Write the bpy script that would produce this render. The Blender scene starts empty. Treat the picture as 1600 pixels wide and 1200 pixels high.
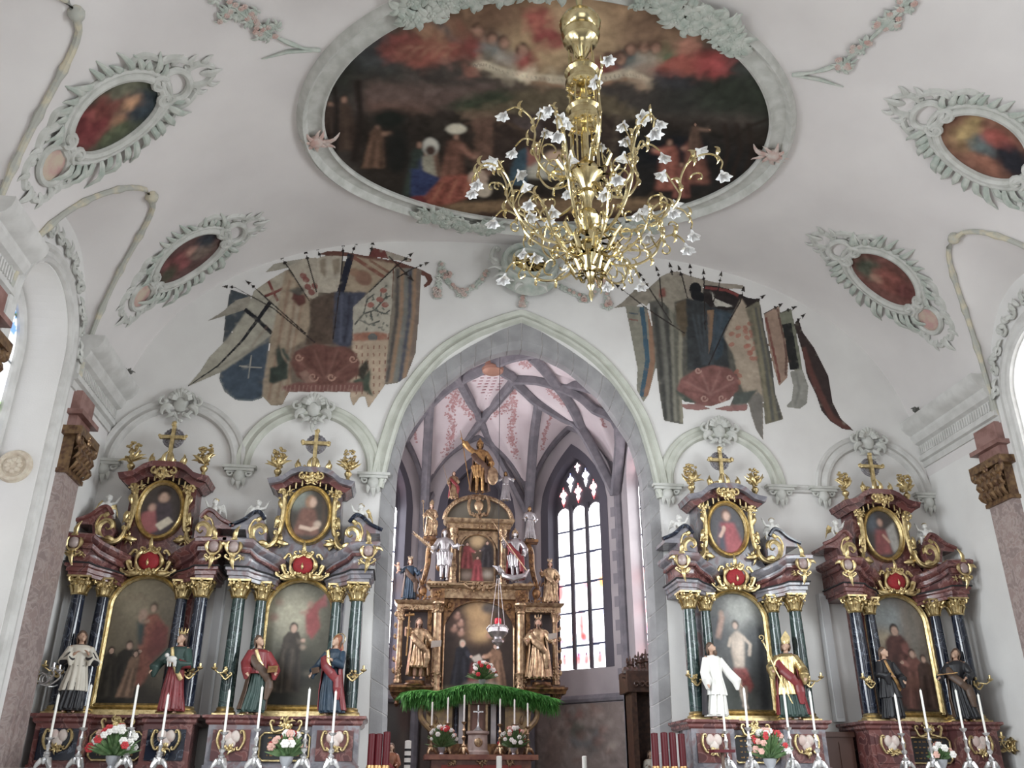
import bpy, math, random
import numpy as np
from mathutils import Vector, Matrix
PI=math.pi; sin=math.sin; cos=math.cos
C=bpy.context.scene.collection
RND=random.Random(7)

# ------------------------------------------------------------------ camera
CAM=np.array([-2.143,-16.0,1.6]); YAW,PITCH,ROLL=[math.radians(a) for a in (6.826,24.39,0.043)]; FPX=1389.36
_cy,_sy,_cp,_sp=cos(YAW),sin(YAW),cos(PITCH),sin(PITCH)
FW=np.array([_sy*_cp,_cy*_cp,_sp]); _rt=np.array([_cy,-_sy,0.0]); _up=np.cross(_rt,FW)
RT=_rt*cos(ROLL)+_up*sin(ROLL); UP=_up*cos(ROLL)-_rt*sin(ROLL)
def ray(px,py): return FW*FPX+RT*(px-800)-UP*(py-600)
def at(px,py,ax=1,val=0.0):
    """point of the photograph measured on the plane (axis = val)"""
    d=ray(px,py); return CAM+d*((val-CAM[ax])/d[ax])
cd=bpy.data.cameras.new('camera'); co=bpy.data.objects.new('camera',cd); C.objects.link(co)
cd.sensor_fit='HORIZONTAL'; cd.sensor_width=36.0; cd.lens=36.0*FPX/1600.0; cd.clip_start=0.1; cd.clip_end=200
m=Matrix(((RT[0],UP[0],-FW[0],CAM[0]),(RT[1],UP[1],-FW[1],CAM[1]),(RT[2],UP[2],-FW[2],CAM[2]),(0,0,0,1)))
co.matrix_world=m; bpy.context.scene.camera=co

# ------------------------------------------------------------------ tagging
def tag(o,label=None,cat=None,group=None,kind=None):
    if label: o['label']=label
    if cat: o['category']=cat
    if group: o['group']=group
    if kind: o['kind']=kind
    return o
def thing(name,label,cat,loc=(0,0,0),rz=0.0,group=None):
    o=bpy.data.objects.new(name,None); C.objects.link(o); o.empty_display_size=.1
    o.location=loc; o.rotation_euler=(0,0,rz); return tag(o,label,cat,group)
def dup(root,loc=None,rz=None,label=None,group=None):
    r=root.copy(); C.objects.link(r)
    if loc is not None: r.location=loc
    if rz is not None: r.rotation_euler=(0,0,rz)
    if label: r['label']=label
    if group: r['group']=group
    for ch in list(root.children):
        c=ch.copy(); C.objects.link(c); c.parent=r
        for g in list(ch.children):
            d=g.copy(); C.objects.link(d); d.parent=c
    return r

# ------------------------------------------------------------------ mesh builder
def V(*a): return np.array(a,float)
def unit(v):
    v=np.asarray(v,float); n=np.linalg.norm(v); return v/n if n>1e-9 else v
class MB:
    def __init__(s,f=None): s.v=[]; s.f=[]; s.fn=f; s.M=None
    def add(s,vs,fs):
        o=len(s.v)
        for p in vs:
            p=np.asarray(p,float)
            if s.M is not None: q=s.M@Vector(p); p=np.array(q)
            if s.fn: p=np.asarray(s.fn(p),float)
            s.v.append(tuple(p))
        s.f.extend([tuple(i+o for i in f) for f in fs]); return s
    def box(s,a,b):
        x0,y0,z0=a; x1,y1,z1=b
        return s.add([(x0,y0,z0),(x1,y0,z0),(x1,y1,z0),(x0,y1,z0),(x0,y0,z1),(x1,y0,z1),(x1,y1,z1),(x0,y1,z1)],
              [(0,3,2,1),(4,5,6,7),(0,1,5,4),(1,2,6,5),(2,3,7,6),(3,0,4,7)])
    def loft(s,rings,closed=True,cap=True,loop=False):
        n=len(rings[0]); vs=[p for r in rings for p in r]; fs=[]
        R=len(rings); 
        for i in range(R if loop else R-1):
            a=i*n; b=((i+1)%R)*n
            for j in range(n if closed else n-1):
                k=(j+1)%n; fs.append((a+j,a+k,b+k,b+j))
        if cap and closed and not loop:
            fs.append(tuple(range(n))[::-1]); fs.append(tuple((R-1)*n+j for j in range(n)))
        return s.add(vs,fs)
    def lathe(s,prof,c=(0,0,0),seg=16,lobes=0,amp=0.0,sx=1.0,sy=1.0):
        rings=[]
        for r,z in prof:
            ring=[]
            for j in range(seg):
                t=2*PI*j/seg; q=r*(1+amp*cos(lobes*t)) if lobes else r
                ring.append((c[0]+q*cos(t)*sx,c[1]+q*sin(t)*sy,c[2]+z))
            rings.append(ring)
        return s.loft(rings)
    def tube(s,pts,rad,seg=6,flat=1.0,up=(0,1,0),cap=True,loop=False):
        """round or flattened section; 'flat' scales the section along the 'up' side"""
        P=[np.asarray(p,float) for p in pts]; n=len(P)
        if not hasattr(rad,'__len__'): rad=[rad]*n
        rings=[]; up=np.asarray(up,float)
        for i in range(n):
            t=unit((P[(i+1)%n] if (loop or i<n-1) else P[i])-(P[i-1] if (loop or i>0) else P[i]))
            a=np.cross(up,t)
            if np.linalg.norm(a)<1e-3: a=np.cross((1,0.3,0.2),t)
            a=unit(a); b=np.cross(t,a)
            rings.append([P[i]+rad[i]*(cos(2*PI*j/seg)*a+flat*sin(2*PI*j/seg)*b) for j in range(seg)])
        return s.loft(rings,cap=cap,loop=loop)
    def ell(s,c,r,seg=12,rings=8):
        if not hasattr(r,'__len__'): r=(r,r,r)
        R=[]
        for i in range(rings+1):
            t=PI*i/rings; q=max(sin(t),.02)
            R.append([(c[0]+r[0]*q*cos(2*PI*j/seg),c[1]+r[1]*q*sin(2*PI*j/seg),c[2]-r[2]*cos(t)) for j in range(seg)])
        return s.loft(R)
    def prism(s,poly,y0,y1):
        """outline in x,z extruded from y0 (front) to y1"""
        n=len(poly); vs=[(x,y0,z) for x,z in poly]+[(x,y1,z) for x,z in poly]
        fs=[tuple(range(n)),tuple(n+j for j in range(n))[::-1]]+[(j,n+j,n+(j+1)%n,(j+1)%n) for j in range(n)]
        return s.add(vs,fs)
    def sweep(s,path,prof,nrm,closed=False,cap=True):
        """profile points (u,w): u sideways in the plane, w along nrm (function or vector)"""
        P=[np.asarray(p,float) for p in path]; n=len(P); rings=[]
        for i in range(n):
            t=unit((P[(i+1)%n] if (closed or i<n-1) else P[i])-(P[i-1] if (closed or i>0) else P[i]))
            N=unit(nrm(P[i]) if callable(nrm) else nrm); a=unit(np.cross(t,N))
            rings.append([P[i]+u*a+w*N for u,w in prof])
        return s.loft(rings,closed=True,cap=cap,loop=closed)
    def build(s,name,mat,parent=None,angle=35,label=None,loc=None):
        me=bpy.data.meshes.new(name); me.from_pydata(s.v,[],s.f); me.update()
        me.polygons.foreach_set('use_smooth',[True]*len(me.polygons))
        try: me.set_sharp_from_angle(angle=math.radians(angle))
        except Exception: pass
        o=bpy.data.objects.new(name,me); C.objects.link(o)
        if mat: me.materials.append(mat)
        if parent is not None: o.parent=parent
        if label: o['label']=label
        if loc is not None: o.location=loc
        return o
def struct(name,mb,mat,parent=None,angle=35):
    o=mb.build(name,mat,parent,angle)
    if parent is None: o['kind']='structure'
    return o

# ------------------------------------------------------------------ ornament vocabulary (drawn in x,z with y towards the wall)
def spiral(cx,cz,r0,r1,a0,a1,n=14,y=0.0):
    return [V(cx+(r0+(r1-r0)*i/n)*cos(a0+(a1-a0)*i/n),y,cz+(r0+(r1-r0)*i/n)*sin(a0+(a1-a0)*i/n)) for i in range(n+1)]
def smooth_path(pts,k=5):
    P=[np.asarray(p,float) for p in pts]; out=[]
    for i in range(len(P)-1):
        a=P[max(i-1,0)];b=P[i];c=P[i+1];d=P[min(i+2,len(P)-1)]
        for j in range(k):
            t=j/k; out.append(.5*((2*b)+(c-a)*t+(2*a-5*b+4*c-d)*t*t+(3*b-a-3*c+d)*t**3))
    out.append(P[-1]); return out
def leaf(mb,p,ang,L,w,curl=.5,y=0.0,lift=.25,seg=6):
    """acanthus leaf starting at p=(x,z), direction ang in the plane, curling"""
    pts=[];x,z=p;a=ang
    for i in range(6):
        t=i/5; pts.append(V(x,y-lift*L*sin(PI*min(t*1.1,1))*.6,z)); x+=L/5*cos(a); z+=L/5*sin(a); a+=curl/5*(1+t)
    mb.tube(pts,[w*q for q in (.35,.9,1,.8,.5,.12)],seg=seg,flat=.45)
def cscroll(mb,p0,p1,bulge,r,w,y=0.0,seg=6,depth=1.0):
    """C-scroll between two spiral ends; bulge sideways"""
    p0=np.array(p0,float);p1=np.array(p1,float);d=p1-p0;L=np.linalg.norm(d);t=d/L;n=np.array([-t[1],t[0]])*(1 if bulge>0 else -1)
    b=abs(bulge); path=[]
    sgn=1 if bulge>0 else -1
    a0=math.atan2(n[1],n[0])
    def sp(c,start,turn,rev):
        q=[V(c[0]+(r*(1-.8*i/10))*cos(start+turn*i/10),y,c[1]+(r*(1-.8*i/10))*sin(start+turn*i/10)) for i in range(11)]
        return q[::-1] if rev else q
    c0=p0-n*0;c1=p1-n*0
    path+=sp(c0,a0,-sgn*-1.5*PI,True) if False else sp(c0,a0,sgn*1.6*PI,True)
    for i in range(1,10):
        u=i/10; q=p0+d*u+n*(r+b*sin(PI*u)); path.append(V(q[0],y,q[1]))
    path+=sp(c1,a0,-sgn*1.6*PI,False)
    k=len(path); mb.tube(path,[w*(.45+.75*sin(PI*i/(k-1))) for i in range(k)],seg=seg,flat=depth)
def rosette(mb,c,r,y=0.0,n=6):
    for i in range(n):
        a=2*PI*i/n; mb.ell((c[0]+.55*r*cos(a),y,c[1]+.55*r*sin(a)),(r*.42,r*.3,r*.42),6,5)
    mb.ell((c[0],y-r*.12,c[1]),r*.35,6,5)
def tuft(mb,c,r,n,rnd,y=0.0,w=.3):
    for i in range(n):
        a=2*PI*i/n+rnd.uniform(-.25,.25); leaf(mb,c,a,r*rnd.uniform(.75,1.15),r*w*.5,rnd.choice((-1,1))*rnd.uniform(.5,1.6),y)
def bumps(mb,cx,cz,rx,rz,n,s,rnd,y=0.0,dy=.03):
    for i in range(n):
        a=rnd.uniform(0,2*PI);q=math.sqrt(rnd.random())
        k=s*rnd.uniform(.6,1.3); mb.ell((cx+rx*q*cos(a),y-rnd.uniform(0,dy),cz+rz*q*sin(a)),(k,k*.8,k*rnd.uniform(.7,1.4)),6,4)

# ------------------------------------------------------------------ materials
def srgb(c):
    c=[x/255.0 for x in c]; return tuple(x/12.92 if x<=.04045 else ((x+.055)/1.055)**2.4 for x in c)
MC={}
def mat(name,col,rough=.6,metal=0.0,col2=None,scale=6.0,detail=4.0,lo=.4,hi=.6,bump=0.0,bscale=None,spec=.5,alpha=1,trans=0.0,emis=None,estr=0.0,coat=0.0,dist=0.0):
    if name in MC: return MC[name]
    M=bpy.data.materials.new(name); M.use_nodes=True; N=M.node_tree.nodes; L=M.node_tree.links; b=N['Principled BSDF']
    b.inputs['Base Color'].default_value=(*col,1); b.inputs['Roughness'].default_value=rough; b.inputs['Metallic'].default_value=metal
    b.inputs['Specular IOR Level'].default_value=spec; b.inputs['Transmission Weight'].default_value=trans; b.inputs['Coat Weight'].default_value=coat
    tc=N.new('ShaderNodeTexCoord')
    if col2 is not None:
        n=N.new('ShaderNodeTexNoise'); n.inputs['Scale'].default_value=scale; n.inputs['Detail'].default_value=detail; n.inputs['Distortion'].default_value=dist
        r=N.new('ShaderNodeValToRGB'); r.color_ramp.elements[0].position=lo; r.color_ramp.elements[1].position=hi
        r.color_ramp.elements[0].color=(*col,1); r.color_ramp.elements[1].color=(*col2,1)
        L.new(tc.outputs['Object'],n.inputs['Vector']); L.new(n.outputs['Fac'],r.inputs['Fac']); L.new(r.outputs['Color'],b.inputs['Base Color'])
    if bump:
        n2=N.new('ShaderNodeTexNoise'); n2.inputs['Scale'].default_value=bscale or scale*3; n2.inputs['Detail'].default_value=5
        L.new(tc.outputs['Object'],n2.inputs['Vector'])
        bp=N.new('ShaderNodeBump'); bp.inputs['Strength'].default_value=bump; bp.inputs['Distance'].default_value=.02
        L.new(n2.outputs['Fac'],bp.inputs['Height']); L.new(bp.outputs['Normal'],b.inputs['Normal'])
    if emis: b.inputs['Emission Color'].default_value=(*emis,1); b.inputs['Emission Strength'].default_value=estr
    MC[name]=M; return M
def marble(name,base,vein,scale=3.0,rough=.25,third=None,vw=.02):
    """stone with sharp veins: thin band of a distorted noise"""
    if name in MC: return MC[name]
    M=bpy.data.materials.new(name); M.use_nodes=True; N=M.node_tree.nodes; L=M.node_tree.links; b=N['Principled BSDF']
    tc=N.new('ShaderNodeTexCoord'); n=N.new('ShaderNodeTexNoise'); n.inputs['Scale'].default_value=scale; n.inputs['Detail'].default_value=6; n.inputs['Distortion'].default_value=1.2
    r=N.new('ShaderNodeValToRGB'); e=r.color_ramp.elements
    e[0].position=.0; e[0].color=(*base,1); e[1].position=1; e[1].color=(*(third or base),1)
    for p,c in ((.5-vw*2,base),(.5,vein),(.5+vw*2,third or base)):
        q=e.new(p); q.color=(*c,1)
    L.new(tc.outputs['Object'],n.inputs['Vector']); L.new(n.outputs['Fac'],r.inputs['Fac']); L.new(r.outputs['Color'],b.inputs['Base Color'])
    b.inputs['Roughness'].default_value=rough; MC[name]=M; return M
def vcol_mat(name,rough=.6,emission=0.0,spec=.3,fine=0.12):
    if name in MC: return MC[name]
    M=bpy.data.materials.new(name); M.use_nodes=True; N=M.node_tree.nodes; L=M.node_tree.links; b=N['Principled BSDF']
    a=N.new('ShaderNodeVertexColor'); a.layer_name='paint'
    b.inputs['Roughness'].default_value=rough; b.inputs['Specular IOR Level'].default_value=spec
    if emission: 
        L.new(a.outputs['Color'],b.inputs['Emission Color']); b.inputs['Emission Strength'].default_value=emission; b.inputs['Base Color'].default_value=(.02,.02,.02,1)
    else:
        tc=N.new('ShaderNodeTexCoord'); n=N.new('ShaderNodeTexNoise'); n.inputs['Scale'].default_value=22; n.inputs['Detail'].default_value=5
        mx=N.new('ShaderNodeMix'); mx.data_type='RGBA'; mx.blend_type='OVERLAY'; mx.inputs['Factor'].default_value=fine
        L.new(tc.outputs['Object'],n.inputs['Vector']); L.new(a.outputs['Color'],mx.inputs['A']); L.new(n.outputs['Fac'],mx.inputs['B']); L.new(mx.outputs['Result'],b.inputs['Base Color'])
    MC[name]=M; return M
WHITE=mat('white_plaster',(.66,.645,.63),.85,col2=(.73,.72,.70),scale=1.2,lo=.3,hi=.7,bump=.08,bscale=40,spec=.2)
CEIL=mat('ceiling_plaster',(.64,.61,.60),.9,col2=(.71,.68,.665),scale=.8,lo=.3,hi=.7,bump=.06,bscale=30,spec=.2)
STUC=mat('pale_green_stucco',(.46,.465,.43),.75,col2=(.58,.58,.55),scale=5,lo=.35,hi=.65,bump=.1,bscale=50,spec=.3)
STUC_G=mat('green_tinted_stucco',(.36,.405,.36),.8,col2=(.52,.535,.49),scale=6,lo=.35,hi=.65,spec=.3)
STUC_R=mat('rose_tinted_stucco',(.50,.33,.29),.8,col2=(.54,.48,.44),scale=9,lo=.35,hi=.65,spec=.3)
MOULD=mat('grey_white_moulding',(.52,.51,.49),.75,col2=(.62,.61,.59),scale=4,lo=.35,hi=.65,spec=.3)
MURALEDGE=mat('grey_green_mould',(.48,.49,.43),.75,col2=(.58,.59,.53),scale=3,lo=.35,hi=.65,spec=.3)
GOLD=mat('burnished_gold',(.72,.58,.31),.30,metal=.92,col2=(.34,.245,.11),scale=14,lo=.35,hi=.75,bump=.3,bscale=60)
GOLD2=mat('aged_gold',(.50,.31,.13),.38,metal=.8,col2=(.22,.12,.06),scale=10,lo=.4,hi=.7,bump=.3,bscale=50)
BRASS=mat('polished_brass',(.72,.62,.36),.2,metal=1.0,col2=(.42,.32,.15),scale=8,lo=.4,hi=.75)
SILVER=mat('tarnished_silver',(.72,.71,.70),.28,metal=.9,col2=(.42,.42,.44),scale=12,lo=.4,hi=.7,bump=.2,bscale=60)
PEWTER=mat('silvered_wood',(.50,.50,.52),.35,metal=.7,col2=(.24,.24,.27),scale=7,lo=.4,hi=.7)
CANDLE=mat('white_wax',(.78,.77,.72),.5,spec=.3)
REDM=marble('red_marble',(.15,.055,.05),(.24,.12,.11),4,.22,third=(.10,.04,.04))
GREYM=marble('grey_marble',(.15,.145,.165),(.24,.23,.25),3,.2,third=(.19,.13,.135),vw=.05)
GREENM=marble('dark_green_marble',(.02,.035,.035),(.10,.135,.13),4,.12,third=(.035,.06,.055),vw=.012)
BLACKM=marble('black_blue_marble',(.010,.013,.024),(.11,.13,.17),3,.10,third=(.018,.022,.036),vw=.007)
PINKM=marble('pink_grey_marble',(.31,.235,.22),(.40,.33,.31),6,.45,third=(.27,.21,.20),vw=.04)
PINKD=mat('brown_rose_marble',(.20,.10,.085),.45,col2=(.30,.17,.15),scale=5)
DARKW=mat('dark_walnut',(.035,.018,.012),.4,col2=(.07,.035,.022),scale=9)
BLACK=mat('matt_black',(.012,.012,.014),.6)
RIBM=mat('grey_blue_rib_stone',(.16,.155,.175),.8,col2=(.21,.20,.22),scale=4)
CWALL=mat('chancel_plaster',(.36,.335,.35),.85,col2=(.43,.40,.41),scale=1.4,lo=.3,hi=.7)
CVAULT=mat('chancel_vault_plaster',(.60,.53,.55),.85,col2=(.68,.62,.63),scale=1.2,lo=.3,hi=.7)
# ------------------------------------------------------------------ painter: pigments laid on a fine grid (frescoes, canvases, stained glass)
class Canvas:
    def __init__(s,x0,x1,y0,y1,res,tf=None,base=(128,128,128),gain=1.0,seed=1):
        s.x0,s.y0,s.res=x0,y0,res; s.w=int(round((x1-x0)/res))+1; s.h=int(round((y1-y0)/res))+1
        s.tf=tf or (lambda a,b:(a,b)); s.gain=gain; s.rs=np.random.RandomState(seed)
        s.img=np.zeros((s.h,s.w,3)); s.img[:]=s.col(base); s.al=np.zeros((s.h,s.w))
        s.X=x0+res*np.arange(s.w); s.Y=y0+res*np.arange(s.h)
    sat=.62
    def col(s,c):
        v=np.array(srgb(c)); g=v@V(.3,.55,.15); return (g+(v-g)*s.sat)*s.gain
    def dabs(s,n,size,op=.45,amp=.5):
        """brushwork: short strokes in neighbouring tones"""
        tf,s.tf=s.tf,(lambda a,b:(a,b))
        for _ in range(n):
            i=s.rs.randint(2,s.h-2); j=s.rs.randint(2,s.w-2); x,y=s.X[j],s.Y[i]; c=s.img[i,j]*(1+s.rs.uniform(-amp,amp*1.3)); a=s.rs.uniform(0,PI); L=size*s.rs.uniform(.6,1.6); w=L*s.rs.uniform(.15,.35)
            r=s.mask([(x+L*cos(t)*cos(a)-w*sin(t)*sin(a),y+L*cos(t)*sin(a)+w*sin(t)*cos(a)) for t in np.linspace(0,2*PI,9)[:-1]],s.res)
            if r is None: continue
            sl,m=r; al=(m*op)[...,None]; s.img[sl]=s.img[sl]*(1-al)+np.clip(c,0,1)*al
        s.tf=tf; return s
    def pts(s,P): return [s.tf(*p) for p in P]
    @staticmethod
    def blur(a,k):
        for ax in (0,1):
            for _ in range(2):
                c=np.cumsum(np.pad(a,[(k+1,k) if i==ax else (0,0) for i in (0,1)],mode='edge'),axis=ax)
                n=a.shape[ax]
                a=(np.take(c,np.arange(2*k+1,2*k+1+n),axis=ax)-np.take(c,np.arange(0,n),axis=ax))/(2*k+1)
        return a
    def mask(s,P,soft=0):
        """P already in canvas units; returns slices and coverage"""
        P=np.array(P,float); k=max(0,int(soft/s.res+.5)); mgn=3*k+2
        i0=max(0,int((P[:,0].min()-s.x0)/s.res)-mgn); i1=min(s.w,int((P[:,0].max()-s.x0)/s.res)+mgn+2)
        j0=max(0,int((P[:,1].min()-s.y0)/s.res)-mgn); j1=min(s.h,int((P[:,1].max()-s.y0)/s.res)+mgn+2)
        if i1<=i0 or j1<=j0: return None
        X=s.X[i0:i1][None,:]; Y=s.Y[j0:j1][:,None]; ins=np.zeros((j1-j0,i1-i0),bool)
        n=len(P)
        for a in range(n):
            xa,ya=P[a];xb,yb=P[(a+1)%n]
            if ya==yb: continue
            c=((ya>Y)!=(yb>Y)); xi=(xb-xa)*(Y-ya)/(yb-ya)+xa; ins^=(c&(X<xi))
        m=ins.astype(float)
        if k: m=s.blur(m,k)
        return (slice(j0,j1),slice(i0,i1)),m
    def poly(s,P,c,soft=0.0,op=1.0,var=0.0,solid=True,cell=.12):
        r=s.mask(s.pts(P),soft)
        if r is None: return s
        sl,m=r; col=s.col(c)
        if var:
            n=s.noise(m.shape,max(2,int(cell/s.res)))
            colr=col[None,None,:]*(1+var*n[...,None])
        else: colr=col[None,None,:]
        a=(m*op)[...,None]; s.img[sl]=s.img[sl]*(1-a)+np.clip(colr,0,1)*a
        if solid: s.al[sl]=np.maximum(s.al[sl],m)
        return s
    def noise(s,shape,cell):
        h,w=shape; out=np.zeros(shape)
        for o,am in ((1,.6),(2,.4)):
            c=max(2,cell//o); gh,gw=h//c+3,w//c+3; g=s.rs.uniform(-1,1,(gh,gw))
            yy=np.arange(h)/c; xx=np.arange(w)/c; y0=yy.astype(int); x0=xx.astype(int); fy=(yy-y0)[:,None]; fx=(xx-x0)[None,:]
            fy=fy*fy*(3-2*fy); fx=fx*fx*(3-2*fx)
            out+=am*((g[y0][:,x0]*(1-fx)+g[y0][:,x0+1]*fx)*(1-fy)+(g[y0+1][:,x0]*(1-fx)+g[y0+1][:,x0+1]*fx)*fy)
        return out
    def ell(s,cx,cy,rx,ry,c,ang=0.0,soft=0.0,op=1.0,var=0.0,solid=True,cell=.12):
        ca,sa=cos(ang),sin(ang)
        return s.poly([(cx+rx*cos(t)*ca-ry*sin(t)*sa,cy+rx*cos(t)*sa+ry*sin(t)*ca) for t in np.linspace(0,2*PI,25)[:-1]],c,soft,op,var,solid,cell)
    def line(s,P,w,c,soft=0.0,op=1.0,solid=True,taper=False,var=0):
        P=[np.array(p,float) for p in P]; L=[];R=[]; n=len(P)
        for i in range(n):
            t=unit(P[min(i+1,n-1)]-P[max(i-1,0)]); q=np.array([-t[1],t[0]])*w/2*((1-.85*i/(n-1)) if taper else 1)
            L.append(tuple(P[i]+q)); R.append(tuple(P[i]-q))
        return s.poly(L+R[::-1],c,soft,op,var,solid)
    def figure(s,x,y,h,robe,skin=(196,150,120),hair=(60,40,30),lean=0.0,wid=.34,dark=.55,arm=None,seated=False,sgn=-1):
        """clothed painted figure, feet at (x,y), height h (photo y grows downwards: sgn=-1)"""
        def q(u,v): return (x+(u+lean*v)*h, y+sgn*v*h)
        dk=tuple(int(a*dark) for a in robe); lt=tuple(min(255,int(a*1.3+12)) for a in robe)
        so=abs(h)*s.k*.02
        w=wid
        s.poly([q(-w*.75,0),q(-w*.6,.3),q(-w*.45,.6),q(-w*.42,.76),q(-.07,.84),q(.08,.84),q(w*.42,.75),q(w*.5,.5),q(w*.65,.25),q(w*.7,0)],robe,so,var=.35)
        for i in range(4):
            u=(-.5+.33*i)*w; s.poly([q(u-.03,.02),q(u*.6-.01,.6),q(u*.6+.02,.6),q(u+.03,.02)],dk if i%2 else lt,so,op=.55)
        s.ell(*q(0,.9),h*.062,h*.08,hair,0,so*.6); s.ell(*q(.005,.885),h*.045,h*.058,skin,0,so*.5)
        if arm:
            s.line([q(.1*(1 if arm[0]>0 else -1),.74),q(arm[0]*.6,(.74+arm[1])/2-.02),q(*arm)],h*.09,lt,so); s.ell(*q(*arm),h*.035,h*.03,skin,0,so*.4)
        return s
    k=1.0
    def clip(s,P): 
        r=s.mask(s.pts(P)); a=np.zeros_like(s.al); a[r[0]]=r[1]; s.al=a; return s
    def mottle(s,amt,cell):
        s.img*=(1+amt*s.noise((s.h,s.w),max(2,int(cell/s.res))))[...,None]; s.img=np.clip(s.img,0,1); return s
    def fill(s): s.al[:]=1; return s
    def mesh(s,name,mp,material,parent=None,label=None,flip=False):
        """mp(U,V) -> Nx3 world positions; only covered cells get faces"""
        U,Vv=np.meshgrid(s.X,s.Y); P=mp(U.ravel(),Vv.ravel()); idx=np.arange(s.w*s.h).reshape(s.h,s.w)
        a=s.al>.5; f=a[:-1,:-1]&a[1:,:-1]&a[:-1,1:]&a[1:,1:]
        q=np.stack([idx[:-1,:-1][f],idx[:-1,1:][f],idx[1:,1:][f],idx[1:,:-1][f]],1)
        if flip: q=q[:,::-1]
        used=np.unique(q); re=-np.ones(s.w*s.h,int); re[used]=np.arange(len(used)); q=re[q]
        me=bpy.data.meshes.new(name); me.vertices.add(len(used)); me.vertices.foreach_set('co',P[used].astype(np.float32).ravel())
        me.loops.add(q.size); me.loops.foreach_set('vertex_index',q.ravel().astype(np.int32))
        me.polygons.add(len(q)); me.polygons.foreach_set('loop_start',(np.arange(len(q))*4).astype(np.int32)); 
        try: me.polygons.foreach_set('loop_total',np.full(len(q),4,np.int32))
        except Exception: pass
        me.update(calc_edges=True)
        ca=me.color_attributes.new('paint','FLOAT_COLOR','POINT'); cc=np.ones((len(used),4),np.float32); cc[:,:3]=s.img.reshape(-1,3)[used]
        ca.data.foreach_set('color',cc.ravel())
        me.polygons.foreach_set('use_smooth',[True]*len(me.polygons))
        o=bpy.data.objects.new(name,me); C.objects.link(o); me.materials.append(material)
        if parent is not None: o.parent=parent
        if label: o['label']=label
        return o
PAINT=vcol_mat('fresco_pigment',.8,spec=.15); OIL=vcol_mat('oil_paint',.45,spec=.35)
# ------------------------------------------------------------------ nave shell
XL,XR=-7.68,8.22; XC,XA,ZS,ZC=.27,7.95,7.3,12.18
def vz(x):
    t=min(1.0,abs(x-XC)/XA); return ZS+(ZC-ZS)*(1-t**3)**(1/2.2)
_u=np.linspace(0,1,700); _t=1-(1-_u)**2.6; _z=ZS+(ZC-ZS)*(1-_t**3)**(1/2.2)
_s=np.concatenate([[0],np.cumsum(np.hypot(np.diff(_t*XA),np.diff(_z)))]); SMAX=_s[-1]
def vs_of_x(x): return np.sign(x-XC)*np.interp(np.abs(x-XC)/XA,_t,_s)
def VMv(S,Y,h=0.0):
    """vault developed: arc length S from the crown, world y, height h off the plaster (into the room)"""
    S=np.asarray(S,float); a=np.abs(S); t=np.interp(a,_s,_t); z=np.interp(a,_s,_z)
    e=.01; t2=np.interp(a+e,_s,_t); z2=np.interp(a+e,_s,_z); t1=np.interp(a-e,_s,_t); z1=np.interp(a-e,_s,_z)
    dx=(t2-t1)*XA; dz=z2-z1; n=np.hypot(dx,dz)+1e-12; sg=np.sign(S); sg=np.where(sg==0,1,sg)
    nx=dz/n*sg; nz=-dx/n
    return np.stack([XC+sg*t*XA+nx*h, np.asarray(Y,float)+0*S, z+nz*h],-1)
def VM(S,Y,h=0.0): return VMv(np.array([S]),np.array([Y]),np.array([h]))[0]
_VT=np.arange(4,40,.01)
def on_vault(px,py):
    d=unit(ray(px,py)); Q=CAM+_VT[:,None]*d; zz=ZS+(ZC-ZS)*(1-np.minimum(1,np.abs(Q[:,0]-XC)/XA)**3)**(1/2.2)
    q=Q[np.argmax(Q[:,2]>zz)]; return float(vs_of_x(q[0])),float(q[1])
LUN=[(-1,-3.45),(-1,-7.25),(-1,-11.15),(-1,-15.05),(1,-3.9),(1,-7.8),(1,-11.7),(1,-15.6)]; HW=1.47
def lun_z(side,yc,x,y):
    d=(x-XL) if side<0 else (XR-x); u=abs(y-yc)/HW
    if u>=1 or d>1.6: return -1
    return ZS+((9.7+.61*max(d,0))-ZS)*(1-u**2.4)**.43
# ceiling: barrel with lunettes
S=np.concatenate([np.linspace(-SMAX,-SMAX*.62,90),np.linspace(-SMAX*.62,SMAX*.62,90)[1:-1],np.linspace(SMAX*.62,SMAX,90)])
Yg=np.concatenate([np.arange(-17,-5.5,.12),np.arange(-5.5,.001,.05)]); Yg[-1]=0
mb=MB(); n=len(S)
P0=VMv(S,0*S)
for y in Yg:
    for i in range(n):
        x,_,z=P0[i]
        if abs(S[i])>SMAX*.3:
            for sd,yc in LUN:
                if (sd<0)==(S[i]<0) and abs(y-yc)<HW: z=max(z,lun_z(sd,yc,x,y))
        mb.v.append((x,y,z))
for j in range(len(Yg)-1):
    for i in range(n-1): a=j*n+i; mb.f.append((a,a+n,a+n+1,a+1))
struct('ceiling',mb,CEIL,angle=40)
def groin(sd,yc,n=40):
    out=[]
    for k in range(n+1):
        u=-1+2*k/n; u=math.copysign(abs(u)**.6,u)*.995; y=yc+u*HW; lo,hi=0.0,1.5
        f=lambda d: vz((XL+d) if sd<0 else (XR-d))-lun_z(sd,yc,(XL+d) if sd<0 else (XR-d),y)
        for _ in range(40):
            md=(lo+hi)/2
            if f(md)<0: lo=md
            else: hi=md
        x=(XL+lo) if sd<0 else (XR-lo); out.append(V(x,y,vz(x)))
    return out

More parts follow.
